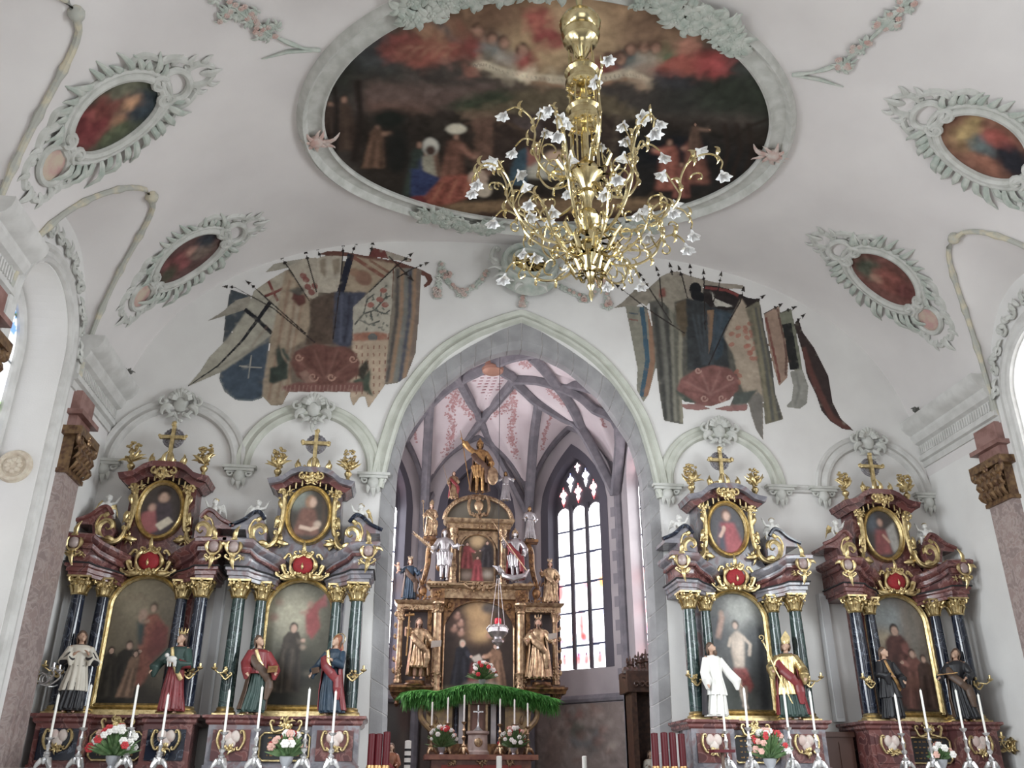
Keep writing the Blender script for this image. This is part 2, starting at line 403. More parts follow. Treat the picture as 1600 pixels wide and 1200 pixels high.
def arch_z(kind,u,hw,zsp,rise):
    """height of an arch over |u|<=hw"""
    a=min(1,abs(u)/hw)
    if kind=='round': return zsp+rise*math.sqrt(max(0,1-a*a))
    return zsp+rise*(math.sqrt(max(0,4-(1+a)**2))/math.sqrt(3))   # pointed (equilateral)
def wall_holes(mb,f,s0,s1,z0,z1,holes,depth=0.0,step=.5,zf=None):
    """strip wall: f(s,z,w)->xyz, holes=(c,hw,sill,spring,rise,kind); reveals run from w=0 to depth"""
    ss=[s0,s1]; k=s0
    while k<s1: ss.append(k); k+=step
    for h in holes:
        for i in range(25): ss.append(h[0]-h[1]*cos(PI*i/24))
    ss=sorted(set(round(a,4) for a in ss if s0-1e-6<=a<=s1+1e-6))
    def q(a,b,c,d): mb.add([f(*a),f(*b),f(*c),f(*d)],[(0,1,2,3)])
    for a,b in zip(ss[:-1],ss[1:]):
        m=(a+b)/2; H=[h for h in holes if abs(m-h[0])<h[1]]
        if not H: q((a,z0,0),(b,z0,0),(b,z1,0),(a,z1,0)); continue
        h=H[0]; za=arch_z(h[5],a-h[0],h[1],h[3],h[4]); zb=arch_z(h[5],b-h[0],h[1],h[3],h[4])
        q((a,z0,0),(b,z0,0),(b,h[2],0),(a,h[2],0)); q((a,za,0),(b,zb,0),(b,z1,0),(a,z1,0))
        if depth: q((a,za,0),(b,zb,0),(b,zb,depth),(a,za,depth)); q((a,h[2],0),(b,h[2],0),(b,h[2],depth),(a,h[2],depth))
    if depth:
        for h in holes:
            for sg in (-1,1):
                s=h[0]+sg*h[1]; q((s,h[2],0),(s,h[3],0),(s,h[3],depth),(s,h[2],depth))
WIN_L=[-3.6,-7.55,-11.55,-15.55]; WIN_R=[-4.0,-8.0,-12.0,-16.0]
WH=1.0; SILL=3.4; WSP=7.75
mb=MB(); wall_holes(mb,lambda s,z,w:(XL-w,s,z),-17,0,0,10.2,[(c,WH,SILL,WSP,1.0,'round') for c in WIN_L if c>-16],.75); struct('wall_left',mb,WHITE)
mb=MB(); wall_holes(mb,lambda s,z,w:(XR+w,s,z),-17,0,0,10.2,[(c,WH,SILL,WSP,1.0,'round') for c in WIN_R if c>-15.9],.75); struct('wall_right',mb,WHITE)
mb=MB(); mb.box((-13,-30,-.3),(13,13,0)); struct('floor',mb,mat('stone_floor',(.22,.20,.18),.5,col2=(.28,.26,.24),scale=3))
# chancel arch outline (measured on the wall), left half mirrored
AX=-.03
def outl(P): return [(at(x,y)[0]-AX,at(x,y)[2]) for x,y in P]
A_IN=outl([(603,1190),(608,1000),(613,880),(620,748),(627,710),(639,673),(660,642),(689,604),(706,590),(739,565),(772,551),(795,545),(816,543)])
A_ST=outl([(575,1190),(582,1000),(588,880),(597,748),(603,708),(610,681),(631,644),(664,594),(689,571),(727,546),(758,529),(785,515),(816,505)])
A_MO=outl([(575,760),(584,720),(592,690),(612,633),(643,585),(677,548),(706,527),(737,510),(758,502),(785,492),(816,484)])
def fullpath(P,y=0.0,zbot=None,sm=4):
    Q=[np.array(p) for p in P]; Q[-1][0]=0.0
    if zbot is not None: Q=[np.array([Q[0][0],zbot])]+Q
    L=smooth_path([V(p[0],0,p[1]) for p in Q],sm)
    return [V(AX+p[0],y,p[2]) for p in L]+[V(AX-p[0],y,p[2]) for p in L[-2::-1]]
pin=fullpath(A_IN,0,0.0); pst=fullpath(A_ST,0,0.0); pmo=fullpath(A_MO,0)
# wall with the pointed opening: bridge from the stone outline out to a rectangle
mb=MB(); W=pst; N_=len(W); half=N_//2
vs=[];fs=[]
for i,p in enumerate(W):
    # outer partner
    zq=max(0,p[2]/W[half][2]*13.0)
    q=V(XL-.7 if i<half else XR+.7,0,zq) if i!=half else V(AX,0,13.0)
    vs+= [p,q]
vs2=[tuple(v) for v in vs]
for i in range(N_-1): fs.append((2*i,2*i+1,2*i+3,2*i+2))
mb.add(vs2,fs); mb.add([(AX,0,13),(XL-.7,0,13*W[half-1][2]/W[half][2]),(XL-.7,0,13)],[(0,1,2)]); mb.add([(AX,0,13),(XR+.7,0,13*W[half+1][2]/W[half][2]),(XR+.7,0,13)],[(0,1,2)])
struct('wall_front',mb,WHITE)
# ashlar arch ring: blocks with joints
STONE=mat('grey_sandstone',(.25,.245,.25),.85,col2=(.33,.325,.33),scale=2.5,lo=.35,hi=.65,bump=.15,bscale=40)
JOINT=mat('lime_joint',(.46,.44,.44),.9)
def resample(P,n):
    P=np.array(P); d=np.concatenate([[0],np.cumsum(np.linalg.norm(np.diff(P,axis=0),axis=1))]); t=np.linspace(0,d[-1],n)
    return np.stack([np.interp(t,d,P[:,k]) for k in range(3)],1)
NB=50
def match(Pin,Pout,n):
    """pairs on inner/outer curves: same height on jambs, same fraction along the curve"""
    return resample(Pin,n),resample(Pout,n)
hi_=match(pin[:len(pin)//2+1],pst[:len(pst)//2+1],NB*3+1)
mb=MB(); jb=MB()
lens=[0]; k=0
for side in (0,1):
    Pi,Po=hi_
    if side: Pi=Pi*V(-1,1,1)+V(2*AX,0,0); Po=Po*V(-1,1,1)+V(2*AX,0,0)
    i=0; rr=random.Random(3+side)
    while i<NB*3:
        st=rr.choice((5,6,7)) if Pi[i][2]<6 else 5
        j=min(NB*3,i+st)
        if NB*3-j<2: j=NB*3
        g=.012
        a0=Pi[i]+unit(Pi[min(i+1,NB*3)]-Pi[i])*g if i<NB*3 else Pi[i]; 
        ring=[]
        inn=[Pi[k] for k in range(i,j+1)]; out=[Po[k] for k in range(i,j+1)]
        inn[0]=inn[0]+unit(inn[1]-inn[0])*g; out[0]=out[0]+unit(out[1]-out[0])*g
        inn[-1]=inn[-1]-unit(inn[-1]-inn[-2])*g; out[-1]=out[-1]-unit(out[-1]-out[-2])*g
        sec=[]
        for a,b in zip(inn,out):
            sec.append([a+V(0,.32,0),a+V(0,.10,0),a+(b-a)*.28+V(0,-.012,0),b+V(0,-.012,0),b+V(0,.32,0)])
        mb.loft(sec)
        i=j
    sec=[[a+(b-a)*.02+V(0,.32,0),a+(b-a)*.03+V(0,.11,0),a+(b-a)*.29+V(0,0,0),b+V(0,0,0),b+V(0,.32,0)] for a,b in zip(Pi,Po)]
    jb.loft(sec)
o=struct('trim_1',mb,STONE,angle=25); struct('trim_2',jb,JOINT)
# green-white arch moulding around the stone
prof=[(0,0),(0,-.03),(.03,-.07),(.10,-.06),(.13,-.03),(.18,-.045),(.24,-.10),(.30,-.09),(.33,-.03),(.34,0)]
def arch_mould(path,prof,name,m,sc=1.0):
    mb=MB(); mb.sweep(path,[(u*sc,-w) for u,w in prof],V(0,-1,0)); return mb
mid=[V(p[0],-.001,p[2]) for p in resample(pmo,90)]
Pm=[(-(u-.10),-w) for u,w in prof]
mb=MB(); mb.sweep(mid,[(u*.86,-w) for u,w in prof],V(0,-1,0)); struct('trim_3',mb,MURALEDGE)
# side-altar wall arches
ARCH=[(-6.47,1.17,6.95),(-4.03,1.2,6.95),(3.92,1.13,6.95),(7.03,1.08,6.9)]
for i,(cx,r,zs) in enumerate(ARCH):
    path=[V(cx-r*cos(PI*k/40),-.001,zs+r*1.0*sin(PI*k/40)) for k in range(41)]
    path=[V(cx-r,-.001,zs-.12)]+path+[V(cx+r,-.001,zs-.12)]
    mb=MB(); mb.sweep(path,[(-.15+u*.85,-w*.9) for u,w in prof],V(0,-1,0)); struct('trim_%d'%(4+i),mb,MOULD if i in(0,3) else MURALEDGE)
mb=MB(); mb.sweep([V(5.05,-.001,6.93),V(5.95,-.001,6.93)],[(-.09+u*.5,-w*.8) for u,w in prof],V(0,-1,0)); struct('trim_8',mb,MOULD)
# corbels under the arches and shell keystones over them
def corbel(x,z,i):
    mb=MB(); mb.M=Matrix.Translation((x,0,z))
    mb.box((-.30,-.16,.0),(.30,0,.05)); mb.box((-.26,-.13,-.05),(.26,0,0))
    mb.ell((0,-.06,-.13),(.11,.09,.13),10,8)
    for s in (-1,1):
        mb.tube([V(p[0],-.07,p[2]) for p in spiral(s*.15,-.08,.09,.015,PI/2,PI/2-s*1.7*PI,14)],.022,6)
        leaf(mb,(s*.05,-.14),-PI/2+s*.5,.2,.05,-s*.6,-.05); leaf(mb,(s*.12,-.05),s*.1 if s>0 else PI-.1,.16,.04,s*.9,-.05)
    leaf(mb,(0,-.16),-PI/2,.24,.05,.1,-.05); return mb
ci=0
for x,z in ((-7.62,6.93),(-5.25,6.9),(-2.82,6.86),(2.78,6.86),(5.05,6.93),(5.93,6.93),(8.1,6.88)):
    o=corbel(x,z,ci).build('stucco_corbel',STUC); ci+=1
    tag(o,['grey stucco leaf corbel in the far left corner below the arch end','grey stucco corbel on the wall between the two left altars','grey stucco corbel with rosette at the left foot of the pointed arch','grey stucco corbel with rosette at the right foot of the pointed arch','grey stucco corbel at the upper right of the altar right of the choir','grey stucco corbel at the upper left of the rightmost altar','grey stucco leaf corbel in the far right corner'][ci-1],'corbel',group='stucco corbels under the wall arches')
for i,(cx,r,zs) in enumerate(ARCH):
    rr=random.Random(20+i); mb=MB(); mb.M=Matrix.Translation((cx,-.1,zs+r))
    mb.ell((0,.03,.0),(.14,.06,.16),12,8)
    cscroll(mb,(-.1,-.2),(-.16,.16),.08,.06,.03); cscroll(mb,(.1,-.2),(.16,.16),-.08,.06,.03)
    for k in range(9):
        a=PI/2+(k-4)*.30; L=.27-abs(k-4)*.012; mb.tube([V(.08*cos(a),-.02,.04+.08*sin(a)),V(L*.7*cos(a),-.07,.02+L*.7*sin(a)),V(L*cos(a),-.05,.02+L*sin(a))],[.022,.040,.034],7,flat=.7)
    for s in (-1,1):
        leaf(mb,(s*.14,-.06),0 if s>0 else PI,.30,.07,-s*1.8); mb.tube([V(q[0],-.04,q[2]) for q in spiral(s*.30,.02,.10,.02,PI/2,PI/2-s*1.9*PI,14)],.028,6); rosette(mb,(s*.22,-.14),.05); leaf(mb,(s*.08,-.18),-PI/2+s*.7,.2,.04,s*.5)
    bumps(mb,0,-.3,.08,.12,8,.035,rr); leaf(mb,(0,-.3),-PI/2,.2,.035,.2)
    tag(mb.build('stucco_keystone',STUC),['shell keystone ornament on the leftmost wall arch','shell keystone ornament on the arch left of the choir opening','shell keystone ornament on the arch right of the choir opening','shell keystone ornament on the rightmost wall arch'][i],'ornament',group='stucco keystones of the wall arches')

# side wall cornices, pilasters
cprof=[(0,0),(.04,0),(.04,.12),(.10,.14),(.10,.22),(.06,.24),(.06,.46),(.14,.50),(.20,.60),(.20,.66),(.30,.72),(.36,.80),(.38,.88),(.38,.94),(0,.94)]
def cornice(side,y0,y1,z0=7.50):
    mb=MB(); X=XL if side<0 else XR
    R=[[(X-side*d,y,z0+z) for d,z in cprof] for y in (y0,y1)]
    mb.loft(R); 
    y=y0+.12
    while y<y1-.05:       # fluted frieze
        mb.box((min(X-side*.05,X-side*.085),y,z0+.27),(max(X-side*.05,X-side*.085),y+.035,z0+.44)); y+=.075
    return mb
k=20
for side,segs in ((-1,((-2.15,0),(-6.0,-4.8),(-10,-8.8),(-14,-12.8))),(1,((-2.5,0),(-6.4,-5.25),(-10.4,-9.25)))):
    for y0,y1 in segs: struct('trim_%d'%k,cornice(side,y0,y1),MOULD,angle=25); k+=1
CAPG=mat('dull_gold_capital',(.27,.17,.09),.4,metal=.6,col2=(.12,.065,.045),scale=12,lo=.4,hi=.65)
def pilaster(side,y0,y1,i,lab):
    X=XL if side<0 else XR; s=-side; r=thing('marble_pilaster',lab,'pilaster',(X,(y0+y1)/2,0),group='marble wall pilasters')
    h=(y1-y0)/2; d=.14
    def bx(mb,a,b,c,dd,e,f): mb.box((min(0,s*dd),a,c),(max(0,s*dd),b,e)) if False else mb.box((min(0,s*dd),a,e),(max(0,s*dd),b,f))
    mb=MB(); bx(mb,-h,h,0,d,0,6.15); mb.build('shaft',PINKM,r,label='pink grey marble shaft')
    mb=MB(); bx(mb,-h*.95,h*.95,0,d,6.85,7.1); bx(mb,-h*1.25,h*1.25,0,d+.1,7.08,7.16); bx(mb,-h*.95,h*.95,0,d,7.16,7.52); mb.build('entablature_block',PINKD,r)
    mb=MB(); rr=random.Random(i)
    bx(mb,-h*1.1,h*1.1,0,d+.05,6.1,6.17); bx(mb,-h,h,0,d+.04,6.17,6.75); bx(mb,-h*1.35,h*1.35,0,d+.16,6.72,6.86)
    sub=MB(); 
    f=lambda p:(s*(d+.05)+s*(-p[1]),p[0],p[2])
    m2=MB(f)
    for row,(z,L) in enumerate(((6.18,.26),(6.34,.28),(6.5,.26))):
        for q in range(5): leaf(m2,((q-2)*h*.45,z),PI/2,L,.075,rr.uniform(-.3,.3),0,.6)
    for sg in (-1,1):
        m2.tube([V(p[0],-.08,p[2]) for p in spiral(sg*h*1.0,6.66,.12,.02,PI*.5,PI*.5-sg*2*PI,16)],.035,6)
    rosette(m2,(0,6.75),.1,-.1)
    mb.v+=[]; o=len(mb.v); mb.v.extend(m2.v); mb.f.extend([tuple(a+o for a in ff) for ff in m2.f])
    mb.build('capital',CAPG,r,label='dull gilt leaf capital'); return r
pilaster(-1,-1.95,-1.28,1,'pink marble pilaster with gilt capital on the left side wall beside the window')
pilaster(1,-2.5,-1.85,2,'pink marble pilaster with gilt capital on the right side wall')
pilaster(-1,-5.75,-5.05,3,'pink marble pilaster on the left wall beyond the first window')
pilaster(1,-6.2,-5.5,4,'pink marble pilaster on the right wall beyond the first window')

# window surrounds: moulded strip round the niche, frame and stained glass
def stained(name,side,yc,i,strong):
    X=(XL-.72) if side<0 else (XR+.72)
    cv=Canvas(-WH,WH,SILL,WSP+1.0,.04,base=(235,240,245),seed=i,gain=1.0); cv.sat=1.3
    cv.mottle(.25,.25)
    rs=cv.rs
    cols=[(90,140,210),(210,90,60),(120,170,70),(240,200,90),(150,110,190),(235,240,255),(230,220,200)]
    for k in range(170):
        x=rs.uniform(-WH,WH); z=rs.uniform(SILL,WSP+1); ed=abs(x)/WH
        if rs.rand()<.35+ed*.5: cv.ell(x,z,rs.uniform(.03,.1),rs.uniform(.04,.14),cols[rs.randint(7)],rs.uniform(0,3),.01,op=.8)
    for k in range(45):
        x=rs.uniform(-WH,WH); z=rs.uniform(SILL,WSP+1); cv.line([(x,z),(x+rs.uniform(-.2,.2),z+rs.uniform(-.25,.25))],.018,(50,55,60),0,op=.8)
    for z in np.arange(SILL+.6,WSP+1,.72): cv.line([(-WH,z),(WH,z)],.045,(20,24,26))
    for x in (-.34,.34): cv.line([(x,SILL),(x,WSP+1)],.05,(22,26,28))
    cv.clip([(-WH,SILL)]+[(-WH*cos(PI*k/30),WSP+sin(PI*k/30)) for k in range(31)]+[(WH,SILL)])
    cv.img=cv.img**1.0; G=vcol_mat('stained_glass_nave_right' if side>0 else 'stained_glass_nave_left',.3,emission=6.0 if side>0 else 1.9)
    o=cv.mesh(name,lambda U,W:np.stack([X+0*U,yc+U,W],-1),G); o['kind']='structure'; return o
for i,yc in enumerate(WIN_L[:2]): stained('window_%d'%(i+1),-1,yc,i,False)
for i,yc in enumerate(WIN_R[:2]): stained('window_%d'%(i+3),1,yc,i+5,False)
k=40
for side,ys in ((-1,WIN_L[:2]),(1,WIN_R[:2])):
    X=XL if side<0 else XR
    for yc in ys:
        path=[V(X,yc-WH-.02,2.0),V(X,yc-WH-.02,WSP)]+[V(X,yc-(WH+.02)*cos(PI*q/30),WSP+1.02*sin(PI*q/30)) for q in range(31)]+[V(X,yc+WH+.02,WSP),V(X,yc+WH+.02,2.0)]
        pr=[(0,0),(0,.07),(.05,.09),(.10,.05),(.16,.05),(.20,.09),(.27,.08),(.30,.0)]
        mb=MB(); mb.sweep(path,[((-u if side<0 else u),w) for u,w in pr],V(-side,0,0)); struct('trim_%d'%k,mb,MOULD); k+=1
        # inner frame next to the glass
        Xg=X+side*.66
        path=[V(Xg,p[1]*1+0,p[2]) for p in path[1:-1]]; path=[V(Xg,yc-WH+.05,SILL)]+[V(Xg,yc-(WH-.05)*cos(PI*q/30),WSP+.95*sin(PI*q/30)) for q in range(31)]+[V(Xg,yc+WH-.05,SILL)]
        mb=MB(); mb.tube(path,.08,8); struct('trim_%d'%k,mb,MOULD); k+=1
# groin mouldings (twig-like stucco rods) and window crest ornaments
TWIG=mat('twig_stucco',(.40,.40,.36),.8,col2=(.55,.50,.38),scale=5,lo=.45,hi=.62)
gi=0
names={(-1,0):'nearest the choir wall on the left',(-1,1):'over the second left window',(1,0):'nearest the choir wall on the right',(1,1):'over the second right window'}
for side in (-1,1):
    L=[l for l in LUN if l[0]==side][:3]
    for j,(sd,yc) in enumerate(L[:2]):
        g=groin(sd,yc); mb=MB(); rad=[.045+.02*(1 if i%5==0 else 0) for i in range(len(g))]
        g=[p+V(-sd*.02,0,-.02) for p in g]
        mb.tube(g,rad,8); mb.ell(g[len(g)//2],.11,8,6)
        struct('trim_%d'%k,mb,TWIG); k+=1
# ------------------------------------------------------------------ choir: walls, net vault, ribs, windows
CPT=[(4.1,.05),(4.1,9.0),(1.7,11.4),(-1.7,11.4),(-4.1,9.0),(-4.1,.05)]
CZS,CZW,CZC=9.5,12.1,12.75
CLUN=[]   # (centre, unit along, inward normal, half width)
for a,b in zip(CPT[:-1],CPT[1:]):
    a=np.array(a);b=np.array(b);L=np.linalg.norm(b-a);t=(b-a)/L;n=np.array([-t[1],t[0]])
    if L>5:
        for cyy in (7.3,3.9,.5): CLUN.append((np.array([a[0],cyy]),t,n,1.7))
    else: CLUN.append(((a+b)/2,t,n,L/2))
def cvz(x,y):
    p=np.array([x,y]); d=min(4.1-x,4.1+x,11.4-y,(13.1-(x+y))/math.sqrt(2),(13.1-(-x+y))/math.sqrt(2)); d=max(d,0)
    z=CZS+(CZC-CZS)*(1-max(0,1-d/3.6)**2.3)**(1/2.0)
    for c,t,n,hw in CLUN:
        r=p-c; s=r@t; dd=max(r@n,0); u=abs(s)/hw
        if u<1 and dd<3.2:
            zz=CZS+(CZW+(CZC-CZW)*min(1,dd/2.6)-CZS)*(math.sqrt(max(0,4-(1+u)**2))/math.sqrt(3)); z=max(z,zz)
    return z
mb=MB(); xs=np.arange(-4.3,4.31,.09); ys=np.arange(0.0,11.7,.09)
for y in ys:
    for x in xs: mb.v.append((x,y,cvz(x,y)))
n=len(xs)
for j in range(len(ys)-1):
    for i in range(n-1): a=j*n+i; mb.f.append((a,a+1,a+n+1,a+n))
struct('ceiling_choir',mb,CVAULT,angle=60)
_CH=np.array([v[2] for v in mb.v]).reshape(len(ys),len(xs))
def cvf(x,y):
    u=np.clip((x-xs[0])/.09,0,len(xs)-1.001); v=np.clip((y-ys[0])/.09,0,len(ys)-1.001); i=u.astype(int); j=v.astype(int); u=u-i; v=v-j
    return (_CH[j,i]*(1-u)+_CH[j,i+1]*u)*(1-v)+(_CH[j+1,i]*(1-u)+_CH[j+1,i+1]*u)*v
_T=np.arange(16.5,32,.02)
def on_choir(px,py):
    d=unit(ray(px,py)); Q=CAM+_T[:,None]*d; k=np.argmax(Q[:,2]>cvf(Q[:,0],Q[:,1])); return Q[k]
def plane_at(px,py,P0,N):
    d=ray(px,py); P0=np.asarray(P0,float); N=np.asarray(N,float); return CAM+d*(((P0-CAM)@N)/(d@N))
WNAME=['wall_right_choir','wall_diagonal_right','wall_back','wall_diagonal_left','wall_left_choir']
SEG=[]
for i,(a,b) in enumerate(zip(CPT[:-1],CPT[1:])):
    a=np.array(a);b=np.array(b);L=np.linalg.norm(b-a);t=(b-a)/L;n=np.array([-t[1],t[0]]); SEG.append((a,b,L,t,n))
    f=lambda s,z,w,a=a,t=t,n=n:(a[0]+t[0]*s-n[0]*w,a[1]+t[1]*s-n[1]*w,z)
    if i in (0,4):
        ctr=[abs(7.3-a[1]),abs(3.9-a[1])]
        H=[(c,.85,4.7,9.6,1.35,'pointed') for c in sorted(ctr)]
    else: H=[(L/2,.97,4.68,9.55,1.6,'pointed')]
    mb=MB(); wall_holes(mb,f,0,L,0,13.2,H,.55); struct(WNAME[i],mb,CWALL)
    # string course under the windows
    mb=MB(); mb.loft([[f(s,z,-w) for w,z in ((0,3.75),(.06,3.78),(.08,3.86),(.03,3.95),(0,3.97))] for s in (0,L)]); struct('trim_%d'%(60+i),mb,RIBM)
# tinted outer dark frames of the window recesses
def lancets(w0,w1,z0,zs,head):
    xs=np.linspace(w0,w1,4); out=[]
    for i in range(3):
        a=xs[i]+.045;b=xs[i+1]-.045;c=(a+b)/2;r=(b-a)/2
        out.append([(a,z0),(a,zs)]+[(c-r*cos(PI*k/12),zs+head*sin(PI*k/12)) for k in range(1,12)]+[(b,zs),(b,z0)])
    return out
def dagger(cx,cz,w,h): return [(cx,cz-h),(cx-w*.5,cz-h*.35),(cx-w*.35,cz-h*.1),(cx-w,cz+h*.15),(cx-w*.6,cz+h*.45),(cx-w*.3,cz+h*.45),(cx,cz+h),(cx+w*.3,cz+h*.45),(cx+w*.6,cz+h*.45),(cx+w,cz+h*.15),(cx+w*.35,cz-h*.1),(cx+w*.5,cz-h*.35)]
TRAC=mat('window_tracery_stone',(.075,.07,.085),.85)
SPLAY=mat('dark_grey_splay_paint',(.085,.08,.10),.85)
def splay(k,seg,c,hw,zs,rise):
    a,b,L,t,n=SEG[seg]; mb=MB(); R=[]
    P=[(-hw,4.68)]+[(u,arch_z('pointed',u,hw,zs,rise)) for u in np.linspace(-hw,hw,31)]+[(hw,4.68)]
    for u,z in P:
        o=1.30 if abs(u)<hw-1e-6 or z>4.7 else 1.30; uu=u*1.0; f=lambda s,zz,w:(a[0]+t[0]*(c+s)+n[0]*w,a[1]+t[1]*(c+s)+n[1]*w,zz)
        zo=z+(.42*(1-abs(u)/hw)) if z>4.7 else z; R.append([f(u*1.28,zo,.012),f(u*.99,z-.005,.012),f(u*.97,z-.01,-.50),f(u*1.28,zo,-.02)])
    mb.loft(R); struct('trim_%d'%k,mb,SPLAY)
def choir_window(i,seg,name,bright=6.0,lit=True,full=True,c=None):
    a,b,L,t,n=SEG[seg]; c=L/2 if c is None else c; off=.30
    O=np.array([a[0]+t[0]*c-n[0]*off,a[1]+t[1]*c-n[1]*off]); W=.93 if full else .82
    z0,zs=4.72,9.35
    mp=lambda U,Z,o=0:np.stack([O[0]-t[0]*U-n[0]*o,O[1]-t[1]*U-n[1]*o,Z],-1)
    # stone panel with the outline of the recess, behind the lights
    mb=MB(); pan=[(-W-.05,z0-.1)]+[(u,arch_z('pointed',u,W+.05,9.5,1.62)) for u in np.linspace(-W-.05,W+.05,25)]+[(W+.05,z0-.1)]
    vs=[tuple(mp(np.array([u]),np.array([z]),.05)[0]) for u,z in pan]; vs2=[tuple(mp(np.array([u]),np.array([z]),.13)[0]) for u,z in pan]
    m_=len(vs); mb.add(vs+vs2,[tuple(range(m_)),tuple(range(m_,2*m_))[::-1]]+[(k,(k+1)%m_,m_+(k+1)%m_,m_+k) for k in range(m_)])
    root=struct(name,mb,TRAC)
    if lit:
        cv=Canvas(-W,W,z0,11.2,.02,base=(252,252,255),seed=i); cv.sat=1.3; cv.mottle(.04,.3)
        op=lancets(-W+.08,W-.02,z0,zs,.26)
        for d in [(-.56,9.98,.17,.36),(0,10.02,.17,.36),(.58,10.05,.17,.36),(-.28,10.42,.16,.36),(.3,10.48,.16,.36),(.0,10.86,.14,.20)]: op.append(dagger(*d))
        rs=cv.rs
        def red(x,z,rx,rz,op_=.85,c_=(215,25,60)): cv.ell(x,z,rx,rz,c_,0,.03,op=op_,solid=False)
        for cx,cz in ((-.56,9.98),(0,10.02),(.58,10.05),(.0,10.86)):
            cv.ell(cx,cz,.20,.38,(225,40,70),0,.02,op=.9,solid=False); cv.ell(cx,cz+.02,.10,.22,(255,250,252),0,.03,solid=False)
        for cx,cz in ((-.28,10.5),(.3,10.56)): cv.ell(cx,cz+.12,.14,.16,(60,90,220),0,.03,op=.9,solid=False); cv.ell(cx,cz-.06,.10,.25,(252,252,255),0,.04,solid=False)
        red(-.78,7.0,.16,.28); red(-.55,6.8,.06,.3,.6); red(.72,7.15,.10,.22,.9,(245,170,30)); red(-.02,5.95,.10,.42); red(.06,5.6,.12,.16,.9); red(-.1,6.35,.05,.1,.8)
        for k in range(150):
            x=rs.uniform(-W,W); z=rs.choice([rs.uniform(4.9,5.6),rs.uniform(5.3,6.6),rs.uniform(6.8,8.2)])
            cv.line([(x,z),(x+rs.uniform(-.12,.12),z+rs.uniform(-.1,.16))],.022,[(20,60,90),(130,20,40),(40,40,60),(30,80,70)][rs.randint(4)],.01,op=.9,solid=False)
        for k in range(60): red(rs.uniform(-W,W),rs.choice([rs.uniform(4.8,5.6),rs.uniform(5.6,7.6)]),rs.uniform(.03,.09),rs.uniform(.04,.14),.75,[(210,30,60),(230,90,110),(90,120,200),(120,170,150)][rs.randint(4)])
        for x in (-.66,-.16,.12,.58): red(x,4.98,.11,.17); cv.ell(x,5.13,.03,.05,(60,50,70),0,.0,solid=False)
        cv.line([(-W,5.5),(W,5.5)],.06,(120,140,170),.02,op=.7,solid=False)
        for z in (5.38,6.35,7.2,8.1,8.85): cv.line([(-W,z-.02),(W,z+.02)],.065,(30,32,45),0,op=1,solid=False)
        al=np.zeros_like(cv.al)
        for P in op:
            r=cv.mask([(u,z) for u,z in P]); al[r[0]]=np.maximum(al[r[0]],r[1])
        cv.al=al
        if True:
            g=cv.mesh('glass',lambda U,Z:mp(U,Z,0),vcol_mat('stained_glass_choir_%d'%int(bright),.3,emission=bright),root,label='bright stained glass')
        mb=MB()
        for k in range(2):
            u=-W+.08+(2*W-.1)*(k+1)/3; q=mp(np.array([u]),np.array([0.]),0)[0]
            for sg in (0,): mb.tube([V(q[0]+n[0]*.05,q[1]+n[1]*.05,z0),V(q[0]+n[0]*.05,q[1]+n[1]*.05,zs+.3)],.062,6)
        mb.build('mullion',TRAC,root)
    return root
choir_window(11,1,'window_11',4.8)
choir_window(12,3,'window_12',10.0)
choir_window(13,2,'window_13',lit=False)
choir_window(14,0,'window_14',10.0,full=False,c=abs(7.3-.05))
choir_window(15,0,'window_15',10.0,full=False,c=abs(3.9-.05))
choir_window(16,4,'window_16',10.0,full=False,c=9.0-7.3)
choir_window(17,4,'window_17',10.0,full=False,c=9.0-3.9)
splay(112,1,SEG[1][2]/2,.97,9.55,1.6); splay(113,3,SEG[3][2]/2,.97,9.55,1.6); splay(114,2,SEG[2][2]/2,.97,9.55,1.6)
# painted quoins beside the right window
a,b,L,t,n=SEG[1]; mb=MB(); z=3.98; k=0
while z<10.0:
    w=.34 if k%2 else .16
    s0,s1=.02,.02+w
    P=[(a[0]+t[0]*s+n[0]*.006,a[1]+t[1]*s+n[1]*.006,zz) for s,zz in ((s0,z),(s1,z),(s1,z+.3),(s0,z+.3))]
    mb.add(P+[(p[0]-n[0]*.01,p[1]-n[1]*.01,p[2]) for p in P],[(0,1,2,3),(4,7,6,5)]); z+=.33; k+=1
struct('trim_66',mb,mat('grey_quoin_paint',(.24,.23,.25),.85))
# vaulting shafts in the corners and ribs (traced on the vault)
rp=[(-.15,0),(-.15,.07),(-.05,.24),(.05,.24),(.15,.07),(.15,0)]
def ribn(p): return unit(V(-p[0]*.8,(min(p[1],7.5)-p[1])*.9,-1.6))
RC,BR,BL,LC=V(4.0,8.95,9.6),V(1.66,11.3,9.6),V(-1.66,11.3,9.6),V(-4.0,8.95,9.6)
RB=V(4.0,5.6,9.6)
RIBS=[[(752,657),(778,625),(803,592),(789,578),(771,566)],
 [(803,592),(822,611),(842,630),(880,652),(912,672),RC],
 [(832,553),(853,574),(873,600),(888,620),(900,642),(918,680),RC],
 [(805,590),(841,592),(873,601),(910,618),(935,640),V(3.9,7.6,11.2),RC],
 [(842,630),(834,690),BR],
 [(697,562),(715,590),(733,623),(752,657),(775,705),BR],
 [(752,657),(700,722),BL],
 [(771,566),(745,577),(718,592),(690,612),(655,650),(625,700)],
 [(772,565),(797,556),(822,551),(850,548)],
 [(672,585),(670,636),(667,700),BL],
 [(873,601),(905,600),V(3.6,5.9,11.2),RB]]
for i,R in enumerate(RIBS):
    P=smooth_path([(on_choir(*q) if len(q)==2 else q) for q in R],4); mb=MB(); mb.sweep(P,rp,ribn); struct('trim_%d'%(70+i),mb,RIBM,angle=20)
